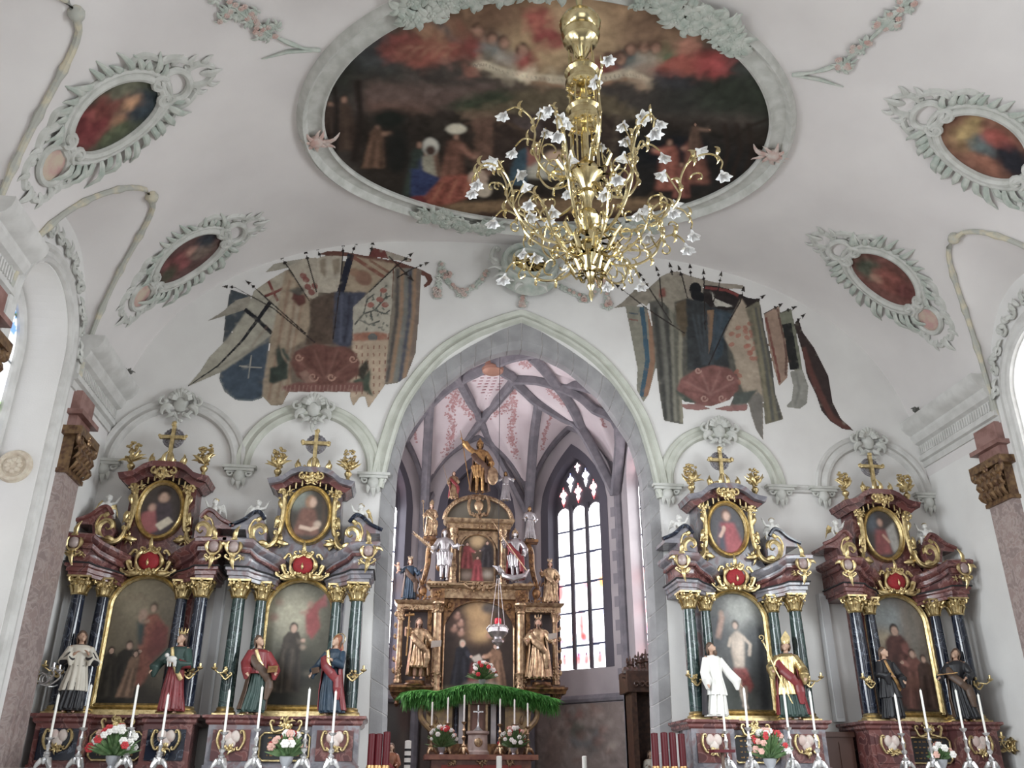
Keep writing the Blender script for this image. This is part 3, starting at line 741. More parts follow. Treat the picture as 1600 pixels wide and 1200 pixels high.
for i in (1,2,3):
    a,b,L,t,n=SEG[i]; P=[V(a[0]+t[0]*s+n[0]*.03,a[1]+t[1]*s+n[1]*.03,arch_z('pointed',s-L/2,L/2,9.6,2.45)) for s in np.linspace(.02,L-.02,31)]
    mb=MB(); mb.sweep(P,[(-.05,0),(-.05,.16),(.10,.16),(.16,.05),(.16,0)],V(n[0],n[1],0)); struct('trim_%d'%(84+i),mb,RIBM,angle=20)
for i,(x,y) in enumerate(CPT[1:5]):
    q=V(x,y); r=-unit(V(x,y-6)); mb=MB(); mb.tube([V(x+r[0]*.08,y+r[1]*.08,0),V(x+r[0]*.08,y+r[1]*.08,9.7)],.14,8); struct('trim_%d'%(90+i),mb,RIBM)
# painted rose sprays and brick dashes on the webs, keystone
def off_choir(px,py,e=.02):
    q=on_choir(px,py); return q-unit(ray(px,py))*e
def spray(P,dens,w,name,lab,seed):
    rr=random.Random(seed); mb=MB()
    for (x0,y0),(x1,y1) in zip(P[:-1],P[1:]):
        k=int(math.hypot(x1-x0,y1-y0)*dens)
        for i in range(k):
            t=rr.random(); x=x0+(x1-x0)*t+rr.gauss(0,w*.45); y=y0+(y1-y0)*t+rr.gauss(0,w*.45); r=rr.uniform(.8,2.1)
            ring=[off_choir(x+r*cos(a*PI/3),y+r*.9*sin(a*PI/3),.01+.01*rr.random()) for a in range(6)]
            mb.add(ring,[tuple(range(6))])
    o=mb.build(name,mat('faded_rose_pigment',(.42,.23,.23),.9,col2=(.52,.35,.35),scale=9,lo=.35,hi=.65)); o['kind']='structure'; return o
spray([(722,578),(708,620),(703,650),(708,670),(698,712)],2.6,8,'trim_100','',1)
spray([(716,625),(735,648),(752,648)],2.2,7,'trim_101','',2)
spray([(803,605),(802,640),(798,680),(806,715)],2.6,7,'trim_102','',3); spray([(768,648),(790,638),(800,625)],2.2,6,'trim_103','',4)
spray([(862,648),(852,675),(846,705)],1.6,4,'trim_104','',5); spray([(812,568),(835,570)],2.6,6,'trim_105','',6); spray([(856,608),(880,630),(893,640)],2.2,5,'trim_106','',7)
spray([(940,652),(944,668)],1.6,3,'trim_107','',8); spray([(648,670),(650,690)],1.2,2,'trim_108','',9)
mb=MB(); y=577; r_=0
while y<650:
    x0=722+(y-577)*.72; x1=800-(y-590)*.95 if y>590 else 790
    x=x0+6+(r_%2)*5
    while x<x1-4:
        ring=[off_choir(x+dx,y+dy) for dx,dy in ((-3,-.5),(3,-.9),(3,.3),(-3,.7))]; mb.add(ring,[(0,1,2,3)]); x+=10.5
    y+=4.6; r_+=1
o=mb.build('trim_109',mat('brick_red_pigment',(.32,.13,.15),.9)); o['kind']='structure'
q=on_choir(770,568); mb=MB(); mb.lathe([(.02,-.32),(.2,-.32),(.30,-.26),(.32,-.18),(.25,-.1),(.2,.1)],tuple(q),18)
tag(mb.build('vault_keystone',mat('gilt_rose_keystone',(.40,.22,.16),.5,metal=.3)),'round gilt keystone at the crossing of the choir vault ribs','keystone')
# mural on the lower right diagonal wall
a,b,L,t,n=SEG[1]; Pm=np.array([a[0],a[1],0]); Nn=np.array([n[0],n[1],0])
def tfm(x,y):
    p=plane_at(x,y,Pm,Nn); return ((p[:2]-a)@t,p[2])
cv=Canvas(0,L,1.2,3.74,.02,tf=tfm,base=(108,96,90),gain=1.7,seed=4); cv.fill(); cv.mottle(.25,.5)
cv.ell(903,1140,12,14,(70,78,68),0,.06); cv.poly([(897,1112),(909,1108),(912,1122),(900,1124)],(130,70,62),.05,op=.6); cv.ell(932,1112,12,9,(110,90,82),0,.05); cv.poly([(890,1150),(915,1158),(935,1135),(940,1150),(915,1172),(893,1165)],(92,98,100),.06)
cv.figure(948,1185,78,(150,136,120),(140,110,95)); cv.figure(872,1180,60,(128,112,98),(130,100,90)); cv.poly([(860,1130),(885,1150),(875,1200),(850,1200)],(105,80,68),.1,op=.5)
for k in range(40): cv.ell(RND.uniform(862,965),RND.uniform(1097,1190),RND.uniform(3,9),RND.uniform(3,10),[(140,128,116),(80,72,68),(112,78,66),(96,98,94)][RND.randrange(4)],RND.uniform(0,3),.04,op=.55)
cv.dabs(500,.1,op=.4)
cv.mesh('choir_mural',lambda U,Z:np.stack([a[0]+t[0]*U+n[0]*.012,a[1]+t[1]*U+n[1]*.012,Z],-1),PAINT)['kind']='structure'
bpy.data.objects['choir_mural'].name='trim_110'

# dark painted dado on the other choir walls
for q,i in enumerate((0,2,3,4)):
    a,b,L,t,n=SEG[i]; cv=Canvas(0,L,.3,3.74,.05,base=(88,76,70),gain=1.6,seed=40+i); cv.fill(); 
    for k in range(60): cv.ell(cv.rs.uniform(0,L),cv.rs.uniform(.5,3.6),cv.rs.uniform(.1,.4),cv.rs.uniform(.1,.5),[(110,96,84),(70,62,58),(96,70,60),(84,84,80)][cv.rs.randint(4)],0,.08,op=.6)
    cv.mottle(.25,.4); cv.mesh('trim_%d'%(120+q),lambda U,Z:np.stack([a[0]+t[0]*U+n[0]*.012,a[1]+t[1]*U+n[1]*.012,Z],-1),PAINT)['kind']='structure'
# ------------------------------------------------------------------ carved figures
SKIN=mat('painted_skin',(.50,.33,.24),.5,col2=(.44,.27,.19),scale=8)
HAIRM=mat('carved_brown_hair',(.10,.06,.04),.6)
WHITEF=mat('white_painted_wood',(.66,.65,.62),.45)
def fm(name,c,r=.5,metal=0,c2=None): return mat(name,c,r,metal=metal,col2=c2 or tuple(min(1,a*.6) for a in c),scale=5,lo=.35,hi=.7)
M_SURP=fm('cream_surplice_paint',(.60,.56,.48),c2=(.52,.48,.41)); M_BLKC=fm('black_cassock_paint',(.018,.018,.022)); M_REDC=fm('crimson_robe_paint',(.23,.035,.04),.4)
M_GRNC=fm('dark_green_robe_paint',(.035,.07,.06)); M_BLUC=fm('deep_blue_robe_paint',(.022,.045,.075)); M_BRNC=fm('brown_habit_paint',(.10,.06,.04)); M_ORGC=fm('rust_robe_paint',(.32,.12,.06)); M_WHTC=fm('bright_white_robe_paint',(.78,.77,.73),c2=(.70,.69,.66))
def remesh(o,v):
    m=o.modifiers.new('remesh','REMESH'); m.mode='VOXEL'; m.voxel_size=v; m.use_smooth_shade=True; return o
def hand(mb,p,d,s,side=1,curl=.6):
    """palm, four unequal curled fingers and a thumb; p wrist, d direction"""
    d=unit(d); n=unit(np.cross(d,(0,0,1)) if abs(d[2])<.9 else np.cross(d,(0,1,0))); b=np.cross(n,d)
    mb.tube([p,p+d*s*.5,p+d*s],[s*.26,s*.40,s*.36],8,flat=.5,up=b)
    for i,(o,L) in enumerate(((-.30,.75),(-.10,.9),(.10,.85),(.30,.65))):
        a=p+d*s*.95+n*o*s; c1=a+(d*cos(curl*.5)-b*sin(curl*.5))*s*L*.5; c2=c1+(d*cos(curl*1.6)-b*sin(curl*1.6))*s*L*.5
        mb.tube([a,c1,c2],[s*.12,s*.11,s*.085],6)
    a=p+d*s*.35+n*side*s*.3; mb.tube([a,a+n*side*s*.35+d*s*.3,a+n*side*s*.35+d*s*.7-b*s*.1],[s*.13,s*.12,s*.09],6)
def figure(name,label,loc,h,rz=0,skin=SKIN,robe=M_REDC,cloak=None,hair=HAIRM,armL=((-.13,-.02,.62),(-.09,-.14,.66)),armR=((.15,-.02,.62),(.11,-.14,.60)),
           hem=.03,legs=True,lean=0.0,hat=None,beard=False,wings=None,sash=None,headturn=0.0,wide=1.0,tunic=None,group=None,cat='statue',vox=.0075,robelab=None,seed=1,veil=None,nude=False,halo=None):
    """standing figure facing -y, unit height, scaled by h"""
    r=thing(name,label,cat,loc,rz,group); rr=random.Random(seed)
    def B(p): return V(p[0]+lean*sin(PI*p[2])*.5,p[1],p[2])
    S_=lambda mb:setattr(mb,'M',None)
    f=lambda p:B(p)*h
    # body
    mb=MB(f); hz=.925; ht=headturn
    mb.ell((0,0,hz),(.044,.055,.066),14,12)
    fx=math.sin(ht)*.05; mb.ell((fx,-.03,hz-.025),(.03,.034,.042),10,8)
    mb.tube([(fx*1.15,-.052,hz+.012),(fx*1.25,-.067,hz-.012),(fx*1.2,-.058,hz-.018)],[.006,.010,.008],6)
    mb.ell((fx*1.1,-.060,hz-.033),(.013,.006,.005),8,5); mb.ell((fx*1.05,-.055,hz-.055),(.016,.012,.012),8,5)
    for s in (-1,1):
        mb.ell((fx+s*.017,-.054,hz+.004),(.007,.006,.005),6,5); mb.ell((fx+s*.018,-.055,hz+.017),(.011,.006,.004),6,5); mb.ell((s*.045,.0,hz-.008),(.007,.013,.017),6,5)
    mb.tube([(0,.006,.80),(0,.002,.87),(0,-.002,.90)],[.036,.028,.03],10)
    mb.loft([[ (w*cos(2*PI*j/16),d*sin(2*PI*j/16)+y,z) for j in range(16)] for w,d,y,z in ((.075,.06,0,.47),(.088,.068,0,.52),(.075,.055,0,.60),(.092,.064,0,.70),(.115,.058,0,.77),(.095,.045,.0,.81),(.04,.035,0,.83))])
    for s in (-1,1):
        kf=.03 if s>0 else 0
        mb.tube([(s*.045,0,.5),(s*.05,-.02-kf,.28),(s*.052,0,.06)],[.058,.040,.026],10)
        mb.tube([(s*.052,.015,.022),(s*.056,-.03,.025),(s*.062,-.085,.014)],[.02,.024,.014],8,flat=.8)
    arms=[(-1,armL),(1,armR)]
    for s,(e,w) in arms:
        sh=(s*.105,0,.775); mb.tube([sh,e,w],[.037,.029,.019],10); mb.ell(sh,(.038,.038,.038),8,6)
        hand(mb,V(*w),V(*w)-V(*e),.042,side=-s)
    o=mb.build('body',skin,r); remesh(o,vox*h)
    # robe
    if not nude:
        mb=MB(f); K=64; ph=rr.uniform(0,6)
        prof=[(hem,.155*wide,.125),(hem+.05,.15*wide,.12),(.25,.128*wide,.105),(.42,.112*wide,.09),(.50,.108*wide,.085),(.60,.092*wide,.072),(.70,.108,.077),(.765,.126,.07),(.80,.105,.055),(.825,.052,.045)]
        rings=[]
        for z,w,d in prof:
            am=.10*max(0,(.75-z)/.75)+.012
            rings.append([((w*(1+am*cos(9*t+ph+z*2)+am*.6*cos(16*t+2*ph)))*cos(t),(d*(1+am*cos(9*t+ph+z*2)+am*.6*cos(16*t+2*ph)))*sin(t),z) for t in [2*PI*j/K for j in range(K)]])
        mb.loft(rings)
        for s,(e,w) in arms:
            e=V(*e);w=V(*w);sh=V(s*.105,0,.775); wr=e+(w-e)*.72
            mb.tube([sh,(sh+e)/2,e,wr],[.046,.05,.05,.062],12); mb.tube([e,wr,wr+V(0,0,-.09)],[.04,.05,.02],8,flat=.6,up=(1,0,0))
        for k in range(7):
            t=-PI/2+(k-3)*.36; mb.tube([(.10*wide*cos(t),.082*sin(t),.52),(.135*wide*cos(t+.08),.11*sin(t+.08),.28),(.16*wide*cos(t+.02),.13*sin(t+.02),hem+.02)],[.008,.015,.02],6)
        mb.tube([(.10*cos(2*PI*j/20),.08*sin(2*PI*j/20),.56+.006*cos(j)) for j in range(20)],.011,6,loop=True)
        o=mb.build('robe',robe,r,label=robelab); remesh(o,vox*h)
    if tunic:      # knee-length overgarment
        mb=MB(f); K=56
        rings=[]
        for z,w,d in ((tunic[1],.16*wide,.13),(tunic[1]+.08,.148*wide,.12),(.55,.112,.09),(.70,.12,.085),(.78,.134,.078),(.815,.10,.06)):
            am=.09*max(0,(.8-z)/.5); rings.append([(w*(1+am*cos(11*t+1+z*3))*cos(t),d*(1+am*cos(11*t+1+z*3))*sin(t),z) for t in [2*PI*j/K for j in range(K)]])
        mb.loft(rings)
        for s,(e,w) in arms:
            e=V(*e);w=V(*w);sh=V(s*.105,0,.775); mb.tube([sh,e,e+(w-e)*.7,e+(w-e)*.7+V(0,0,-.12)],[.055,.062,.07,.02],12)
        o=mb.build('overgarment',tunic[0],r); remesh(o,vox*h)
    if cloak:
        mb=MB(f); rings=[]
        A=[PI*.0-.55+ (PI+1.1)*j/30 for j in range(31)]
        for z,w,d in ((.06,.19*wide,.15),(.3,.165*wide,.135),(.55,.14*wide,.11),(.72,.135,.095),(.80,.115,.075),(.835,.065,.055)):
            am=.07*max(0,(.85-z)); outr=[(w*(1+am*cos(10*t+z*4))*cos(t),d*(1+am*cos(10*t+z*4))*sin(t),z) for t in A]; inn=[(x*.9,y*.9,z) for x,y,z in outr[::-1]]
            rings.append(outr+inn)
        mb.loft(rings)
        # mantle end drawn across the front
        mb.tube([(-.13,-.05,.72),(-.06,-.10,.60),(.05,-.12,.50),(.13,-.09,.40)],[.05,.06,.06,.045],12,flat=.45)
        mb.tube([(.12,-.09,.48),(.13,-.11,.33),(.12,-.10,.18)],[.05,.06,.03],10,flat=.45)
        o=mb.build('mantle',cloak,r); remesh(o,vox*h)
    if sash:
        mb=MB(f); mb.tube([(-.07,-.075,.80),(-.02,-.10,.64),(.06,-.11,.50),(.12,-.08,.40)],[.022,.028,.03,.03],8,flat=.5); mb.build('trim_band',sash,r)
    if hair:
        mb=MB(f); mb.ell((0,.012,hz+.022),(.052,.058,.058),12,10)
        L=.10 if not hat else .07
        for k in range(9):
            t=.2+(PI-.4)*k/8; mb.tube([(.046*cos(t),.03*sin(t)+.01,hz+.03),(.055*cos(t),.045*sin(t)+.01,hz-.03),(.05*cos(t),.045*sin(t)+.015,hz-L)],[.018,.018,.008],6)
        if beard: mb.tube([(fx,-.052,hz-.045),(fx,-.062,hz-.08),(fx,-.055,hz-.12)],[.028,.026,.008],8)
        o=mb.build('hair',hair,r); remesh(o,vox*h*.9)
    if veil:
        mb=MB(f); mb.ell((0,.015,hz+.015),(.062,.062,.072),12,10); mb.tube([(0,.03,hz),(0,.06,.85),(0,.075,.7)],[.06,.085,.10],10,flat=.6); o=mb.build('veil',veil,r); remesh(o,vox*h)
    if hat:
        kind,hm=hat; mb=MB(f)
        if kind=='mitre':
            for s in (-1,1): mb.prism([(-.05,hz+.03),(.05,hz+.03),(.058,hz+.10),(0,hz+.19),(-.058,hz+.10)],-.05 if s<0 else .03,-.03 if s<0 else .05)
            mb.lathe([(.055,hz+.02),(.058,hz+.05),(.058,hz+.06)],seg=14)
        elif kind=='crown':
            mb.lathe([(.045,hz+.045),(.05,hz+.06),(.052,hz+.075)],seg=14)
            for k in range(8): a=2*PI*k/8; mb.tube([(.05*cos(a),.05*sin(a),hz+.07),(.06*cos(a),.06*sin(a),hz+.115)],[.010,.003],5); mb.ell((.06*cos(a),.06*sin(a),hz+.12),.007,5,4)
        elif kind=='helmet':
            mb.ell((0,0,hz+.03),(.056,.064,.056),12,8); mb.tube([(0,-.05,hz+.06),(0,0,hz+.105),(0,.06,hz+.07)],[.008,.018,.012],6); mb.lathe([(.06,hz+.015),(.066,hz+.02),(.06,hz+.03)],seg=14,sy=1.15)
        mb.build({'mitre':'mitre','crown':'crown','helmet':'helmet'}[kind],hm,r)
    if halo: mb=MB(f); mb.tube([(.085*cos(a),.05,hz+.02+.085*sin(a)) for a in [2*PI*j/20 for j in range(20)]],.006,5,loop=True); mb.build('halo',halo,r)
    if wings:
        mb=MB(f)
        for s in (-1,1):
            for k in range(6): mb.tube([(s*.04,.05,.74-.02*k),(s*(.14+.02*k),.09,.84-.05*k),(s*(.20+.015*k),.10,.74-.075*k)],[.02,.03,.008],6,flat=.4)
        mb.build('wings',wings,r)
    return r
def attr(root,name,m,fn,h,label=None):
    """an object the figure holds, modelled in the figure's unit frame; it stays with the statue as carved"""
    mb=MB(lambda p:np.asarray(p)*h); fn(mb); o=mb.build(name,m,root,label=label); return o
def book(mb,c,s=.05,tilt=0): 
    x,y,z=c; mb.add([(x-s,y,z-s*.9),(x+s,y-.02,z-s*.6),(x+s,y-.05,z+s*.6),(x-s,y-.03,z+s*.4),(x-s,y+.025,z-s*.9),(x+s,y+.005,z-s*.6),(x+s,y-.025,z+s*.6),(x-s,y-.005,z+s*.4)],[(0,1,2,3),(4,7,6,5),(0,4,5,1),(1,5,6,2),(2,6,7,3),(3,7,4,0)])
def putto(label,loc,h,rz,flip,seed,group,cloth=GOLD):
    """seated chubby winged child in white with a gilt loincloth"""
    r=thing('putto_statue',label,'statue',loc,rz,group); s=flip
    f=lambda p:V(p[0]*s,p[1],p[2])*h; mb=MB(f)
    mb.ell((0,0,.62),(.17,.15,.2),12,10); mb.ell((0,-.01,.42),(.19,.17,.17),12,10)          # chest, belly
    mb.tube([(0,0,.75),(.01,-.01,.84)],[.08,.07],8); mb.ell((.02,-.02,.95),(.13,.135,.145),14,10)
    mb.ell((.03,-.15,.92),(.025,.03,.025),6,5); mb.ell((.075,-.12,.90),(.045,.04,.04),6,5); mb.ell((-.02,-.13,.90),(.045,.04,.04),6,5); mb.ell((.03,-.13,.865),(.03,.02,.012),6,5)
    mb.tube([(.1,-.05,.38),(.30,-.22,.36),(.33,-.22,.10)],[.12,.095,.055],10); mb.tube([(.33,-.2,.08),(.36,-.33,.05)],[.05,.035],8)
    mb.tube([(-.1,-.05,.36),(-.20,-.26,.26),(-.14,-.25,.0)],[.12,.09,.055],10); mb.tube([(-.14,-.23,0),(-.16,-.36,-.03)],[.05,.035],8)
    for e,w,sd in (((.33,-.05,.78),(.42,-.12,1.0),1),((-.28,-.03,.56),(-.36,-.16,.42),-1)):
        mb.tube([(sd*.15,0,.74),e,w],[.075,.065,.045],10); hand(mb,V(*w),V(*w)-V(*e),.09,side=-sd)
    o=mb.build('body',WHITEF,r); remesh(o,.02*h)
    mb=MB(f); rr=random.Random(seed)
    for k in range(22): a=rr.uniform(0,2*PI);q=rr.uniform(.2,1.4); mb.ell((.02+.12*cos(a)*sin(q),.02+.12*sin(a)*sin(q),.97+.13*cos(q)),.04,6,4)
    mb.build('hair',cloth if seed%2 else WHITEF,r)
    mb=MB(f)
    for sd in (-1,1):
        for k in range(5): mb.tube([(sd*.06,.12,.72-.02*k),(sd*(.25+.04*k),.22,.86-.09*k),(sd*(.38+.03*k),.24,.70-.12*k)],[.03,.055,.012],6,flat=.4)
    mb.build('wings',cloth if seed%3==0 else WHITEF,r)
    mb=MB(f); mb.tube([(-.2,-.12,.42),(0,-.2,.36),(.2,-.14,.42)],[.06,.09,.06],8,flat=.6); mb.tube([(.2,-.1,.4),(.34,.02,.28),(.38,.05,.1)],[.06,.07,.03],8,flat=.5); mb.build('loincloth',cloth,r)
    return r
# ------------------------------------------------------------------ the four side altars
def capital(mb,x,y,z0,z1,r,rr):
    mb.lathe([(r*.98,z0),(r*1.15,z0+.02),(r*.98,z0+.04),(r*1.0,z0+.12),(r*1.25,z1-.05)],(x,y,0),16)
    H=z1-z0
    for row in range(2):
        for k in range(8):
            a=2*PI*(k+.5*row)/8; c=V(cos(a),sin(a),0); b=V(x,y,z0+.03+row*.07)
            p=[b+c*r*.95,b+c*r*1.2+V(0,0,H*.25),b+c*r*1.45+V(0,0,H*.40),b+c*r*1.75+V(0,0,H*.34)]
            mb.tube(p,[r*.26,r*.30,r*.24,r*.08],6,flat=.45,up=c)
    for k in range(4):
        a=PI/4+PI/2*k; c=V(cos(a),sin(a),0); o=V(x,y,z1-.06)+c*r*1.45
        mb.tube([o+c*(q[0])+V(0,0,q[2]) for q in spiral(0,0,.055,.01,PI/2,PI/2-2*PI,12)],.018,6,up=np.cross(c,(0,0,1)))
        mb.ell(o,.022,6,5)
    mb.box((x-r*1.55,y-r*1.55,z1-.03),(x+r*1.55,y+r*1.55,z1)); 
    for k in range(4): a=PI/2*k; mb.ell((x+r*1.5*cos(a),y+r*1.5*sin(a),z1-.04),.03,6,5)
def molding_run(mb,pts,prof,y_out=True):
    """horizontal moulding following plan points (x,y,z); profile (out,up); outwards is to the left of travel"""
    n=len(pts); rings=[]
    for i in range(n):
        a=V(*pts[max(i-1,0)]);b=V(*pts[i]);c=V(*pts[min(i+1,n-1)])
        d1=unit((b-a)[:2]) if i>0 else unit((c-b)[:2]); d2=unit((c-b)[:2]) if i<n-1 else d1
        n1=V(d1[1],-d1[0]);n2=V(d2[1],-d2[0]); m=unit(n1+n2); k=1/max(.35,m@n1)
        rings.append([(b[0]+m[0]*o*k,b[1]+m[1]*o*k,b[2]+u) for o,u in prof])
    mb.loft(rings,closed=True)
def altar(xc,idx,col,main,red,lab,var):
    rr=random.Random(50+idx); R=thing('side_altar',lab,'altar',(xc,0,0),group='side altars against the nave wall')
    # pedestal: centre block, two projecting column blocks, moulded top, socle
    mb=MB(); mb.box((-1.10,-.95,1.75),(1.12,-.01,1.82)); mb.box((-1.05,-.72,1.82),(1.05,-.01,2.50))
    for s in (-1,1): a,b=sorted((s*.42,s*1.14)); mb.box((a,-.98,1.82),(b,-.5,2.48)); mb.box((a-.02,-1.02,1.80),(b+.02,-.5,1.90))
    mb.box((-1.2,-1.25,0),(1.2,-.01,1.76)); mb.build('pedestal',main,R)
    mb=MB(); pl=[(-1.16,-.01,2.47),(-1.16,-.98,2.47),(-.42,-.98,2.47),(-.42,-.74,2.47),(.42,-.74,2.47),(.42,-.98,2.47),(1.16,-.98,2.47),(1.16,-.01,2.47)]
    molding_run(mb,pl,[(-.3,0),(0,0),(.03,.03),(.03,.07),(.08,.10),(.08,.14),(-.3,.14)]); mb.build('pedestal_cornice',red,R)
    for s in (-1,1):
        mb=MB(); a,b=sorted((s*.50,s*1.06)); mb.box((a,-1.0,1.96),(b,-.975,2.40)); mb.build('side_panel',REDM if var!=1 else BLACKM,R)
    # inscription board with gilt clipped-corner frame
    oc=lambda w,h,c:[(-w+c,-h),(w-c,-h),(w,-h+c),(w,h-c),(w-c,h),(-w+c,h),(-w,h-c),(-w,-h+c)]
    mb=MB(); mb.M=Matrix.Translation((0,0,2.17)); mb.prism(oc(.38,.20,.06),-.765,-.72); mb.build('inscription_board',BLACK,R)
    mb=MB(); mb.tube([(x,-.775,2.17+z) for x,z in oc(.38,.20,.06)],.018,6,loop=True); mb.build('board_frame',GOLD,R)
    mb=MB()
    for r_ in range(4):
        x=-.26
        while x<.26:
            w=rr.uniform(.02,.07); zz=2.30-.085*r_
            for q in range(int(w/.012)): mb.box((x+q*.012,-.775,zz-.012),(x+q*.012+.005,-.763,zz+.012*rr.uniform(.5,1.2)))
            x+=w+.025
    mb.build('inscription_lines',GOLD2,R)
    mb=MB(); cscroll(mb,(-.06,2.45),(-.2,2.52),.06,.05,.02,-.84); cscroll(mb,(.06,2.45),(.2,2.52),-.06,.05,.02,-.84); tuft(mb,(0,2.5),.14,8,rr,-.84); bumps(mb,0,2.52,.12,.08,12,.025,rr,-.84); mb.build('pedestal_crest',GOLD,R)
    for s in (-1,1):
        mb=MB(); cx=s*.78
        mb.ell((cx-.06,-1.01,2.3),(.075,.04,.09),10,8); mb.ell((cx+.06,-1.01,2.3),(.075,.04,.09),10,8); mb.ell((cx,-1.01,2.22),(.08,.035,.09),10,8)
        mb.build('heart_medallion',mat('rose_white_stone',(.55,.42,.38),.4,col2=(.62,.55,.5),scale=9),R)
        mb=MB(); cscroll(mb,(cx-.12,2.14),(cx-.15,2.36),.03,.035,.018,-1.03); cscroll(mb,(cx+.12,2.14),(cx+.15,2.36),-.03,.035,.018,-1.03); tuft(mb,(cx,2.12),.11,7,rr,-1.03); bumps(mb,cx,2.13,.1,.05,8,.022,rr,-1.03); mb.build('medallion_ornament',GOLD,R)
    # columns
    for s in (-1,1):
        for X,Y,r in ((.96,-.80,.115),(.62,-.66,.10)):
            mb=MB(); z0,z1=2.73,4.45; mb.lathe([(r,z0),(r*1.02,z0+.5),(r*.97,z0+1.2),(r*.86,z1)],(s*X,Y,0),24); c=mb.build('column',col,R)
            mb=MB(); mb.box((s*X-r*1.45,Y-r*1.45,2.605),(s*X+r*1.45,Y+r*1.45,2.64)); mb.lathe([(r*1.4,2.64),(r*1.45,2.66),(r*1.3,2.68),(r*1.12,2.69),(r*1.2,2.715),(r*1.05,2.735),(r,2.74)],(s*X,Y,0),24); mb.build('column_base',GOLD,c)
            mb=MB(); capital(mb,s*X,Y,4.41,4.71,r*1.02,rr); bumps(mb,s*X,4.60,r*1.5,.07,14,.024,rr,Y-r*1.1); mb.build('capital',GOLD,c)
    # back slab behind the columns
    mb=MB(); arch=[(-.72,2.6),(.72,2.6),(.72,4.72),(1.1,4.72),(1.1,5.2),(-1.1,5.2),(-1.1,4.72),(-.72,4.72)]; mb.prism(arch,-.36,-.01); mb.build('back_slab',main,R)
    # entablature: two broken blocks curving in to the middle
    def epts(s,z,dz):
        P=[(s*1.16,-.2,z),(s*1.16,-.98,z),(s*.84,-.98,z-dz*.1),(s*.74,-.90,z-dz*.45),(s*.55,-.80,z-dz*.8),(s*.42,-.62,z-dz),(s*.40,-.3,z-dz)]
        return P if s<0 else P[::-1]
    for s in (-1,1):
        mb=MB(); molding_run(mb,epts(s,4.71,.08),[(-.42,0),(-.02,0),(-.02,.05),(.01,.06),(.01,.12),(.04,.14),(.04,.19),(-.42,.19)]); mb.build('architrave',main,R)
        mb=MB(); molding_run(mb,epts(s,4.90,.11),[(-.42,0),(-.01,0),(-.05,.07),(-.05,.22),(-.02,.28),(-.42,.28)]); fz=mb.build('frieze',red if var!=2 else GREYM,R)
        mb=MB(); mb.M=Matrix.Translation((s*.98,-.955,5.05)); tuft(mb,(0,0),.07,6,rr); mb.build('frieze_rosette',GOLD,fz)
        mb=MB(); molding_run(mb,epts(s,4.895,.10),[(-.4,0),(.06,0),(.065,.012),(.06,.025),(-.4,.025)]); mb.build('black_fillet',BLACK,R)
        mb=MB(); molding_run(mb,epts(s,5.18,.25),[(-.42,0),(.0,0),(.03,.03),(.03,.06),(.10,.09),(.13,.13),(.13,.18),(.09,.21),(-.42,.21)]); mb.build('cornice',main,R)
        mb=MB(); molding_run(mb,epts(s,5.175,.25),[(-.4,-.02),(.02,-.02),(.035,.0),(.035,.03),(-.4,.03)]); mb.build('cornice_band',red,R)
    # altar painting and frame
    build_paint(idx,R)
    W=.53; zb,zs=2.76,4.30; top=.50
    path=[(-W,zb),(-W,zs)]+[(-W*cos(PI*k/24),zs+top*sin(PI*k/24)) for k in range(25)]+[(W,zs),(W,zb)]
    for nm,o_,w_ in (('painting_frame',0,0),):
        mb=MB(); pr=[(-.02,0),(-.02,.03),(.01,.06),(.03,.045),(.05,.075),(.08,.05),(.085,0)]
        mb.sweep([V(x,-.42,z) for x,z in path]+[V(0,-.42,zb),V(-W,-.42,zb)][:0],[(-u,w) for u,w in pr],V(0,-1,0)); mb.sweep([V(-W-.05,-.42,zb-.05),V(W+.05,-.42,zb-.05)],[(u-.08,w) for u,w in pr],V(0,-1,0)); mb.box((-.62,-.7,2.61),(.62,-.36,2.66)); mb.box((-.58,-.62,2.66),(.58,-.36,2.70)); mb.build(nm,GOLD,R)
    # red cartouche over the painting
    mb=MB(); mb.ell((0,-.66,5.03),(.17,.07,.155),18,12); rc=mb.build('red_cartouche',mat('crimson_velvet_field',(.30,.015,.02),.7,col2=(.24,.01,.015),scale=30),R)
    mb=MB(); mb.tube([(.21*cos(a),-.66-.02*sin(3*a),5.03+.19*sin(a)*(1+.06*cos(5*a))) for a in [2*PI*j/36 for j in range(36)]],[.035+.012*cos(5*2*PI*j/36) for j in range(36)],8,loop=True)
    for s in (-1,1):
        cscroll(mb,(s*.2,4.86),(s*.40,4.90),-s*.03,.05,.022,-.62); cscroll(mb,(s*.25,4.9),(s*.24,5.18),-s*.06,.045,.025,-.66)
        mb.tube([V(p[0],-.62,p[2]) for p in spiral(s*.36,4.93,.085,.07,0,2*PI,16)],.018,6)
        leaf(mb,(s*.1,4.84),(0 if s>0 else PI)+s*-.2,.3,.04,s*.6,-.64); leaf(mb,(s*.28,4.98),(0 if s>0 else PI)+s*.9,.18,.03,-s*1,-.64); cscroll(mb,(s*.03,5.22),(s*.13,5.24),-s*.04,.035,.02,-.68)
    bumps(mb,0,4.84,.2,.05,22,.024,rr,-.7); bumps(mb,0,5.23,.12,.05,12,.022,rr,-.7); leaf(mb,(0,5.2),PI/2,.26,.035,.1,-.68); leaf(mb,(0,4.94),PI/2,.12,.02,.1,-.74)
    mb.build('cartouche_frame',GOLD,rc)
    # attic: body, oval picture, pilaster strips with gold scrolls, broken wings, curved pediment
    mb=MB(); prf=[(-.78,5.10),(.78,5.10),(.62,5.35),(.56,5.7),(.54,6.40),(-.54,6.40),(-.56,5.7),(-.62,5.35)]; mb.prism(prf,-.46,-.01); mb.build('attic_body',main,R)
    oz=5.96; rx,rz=.37,.49
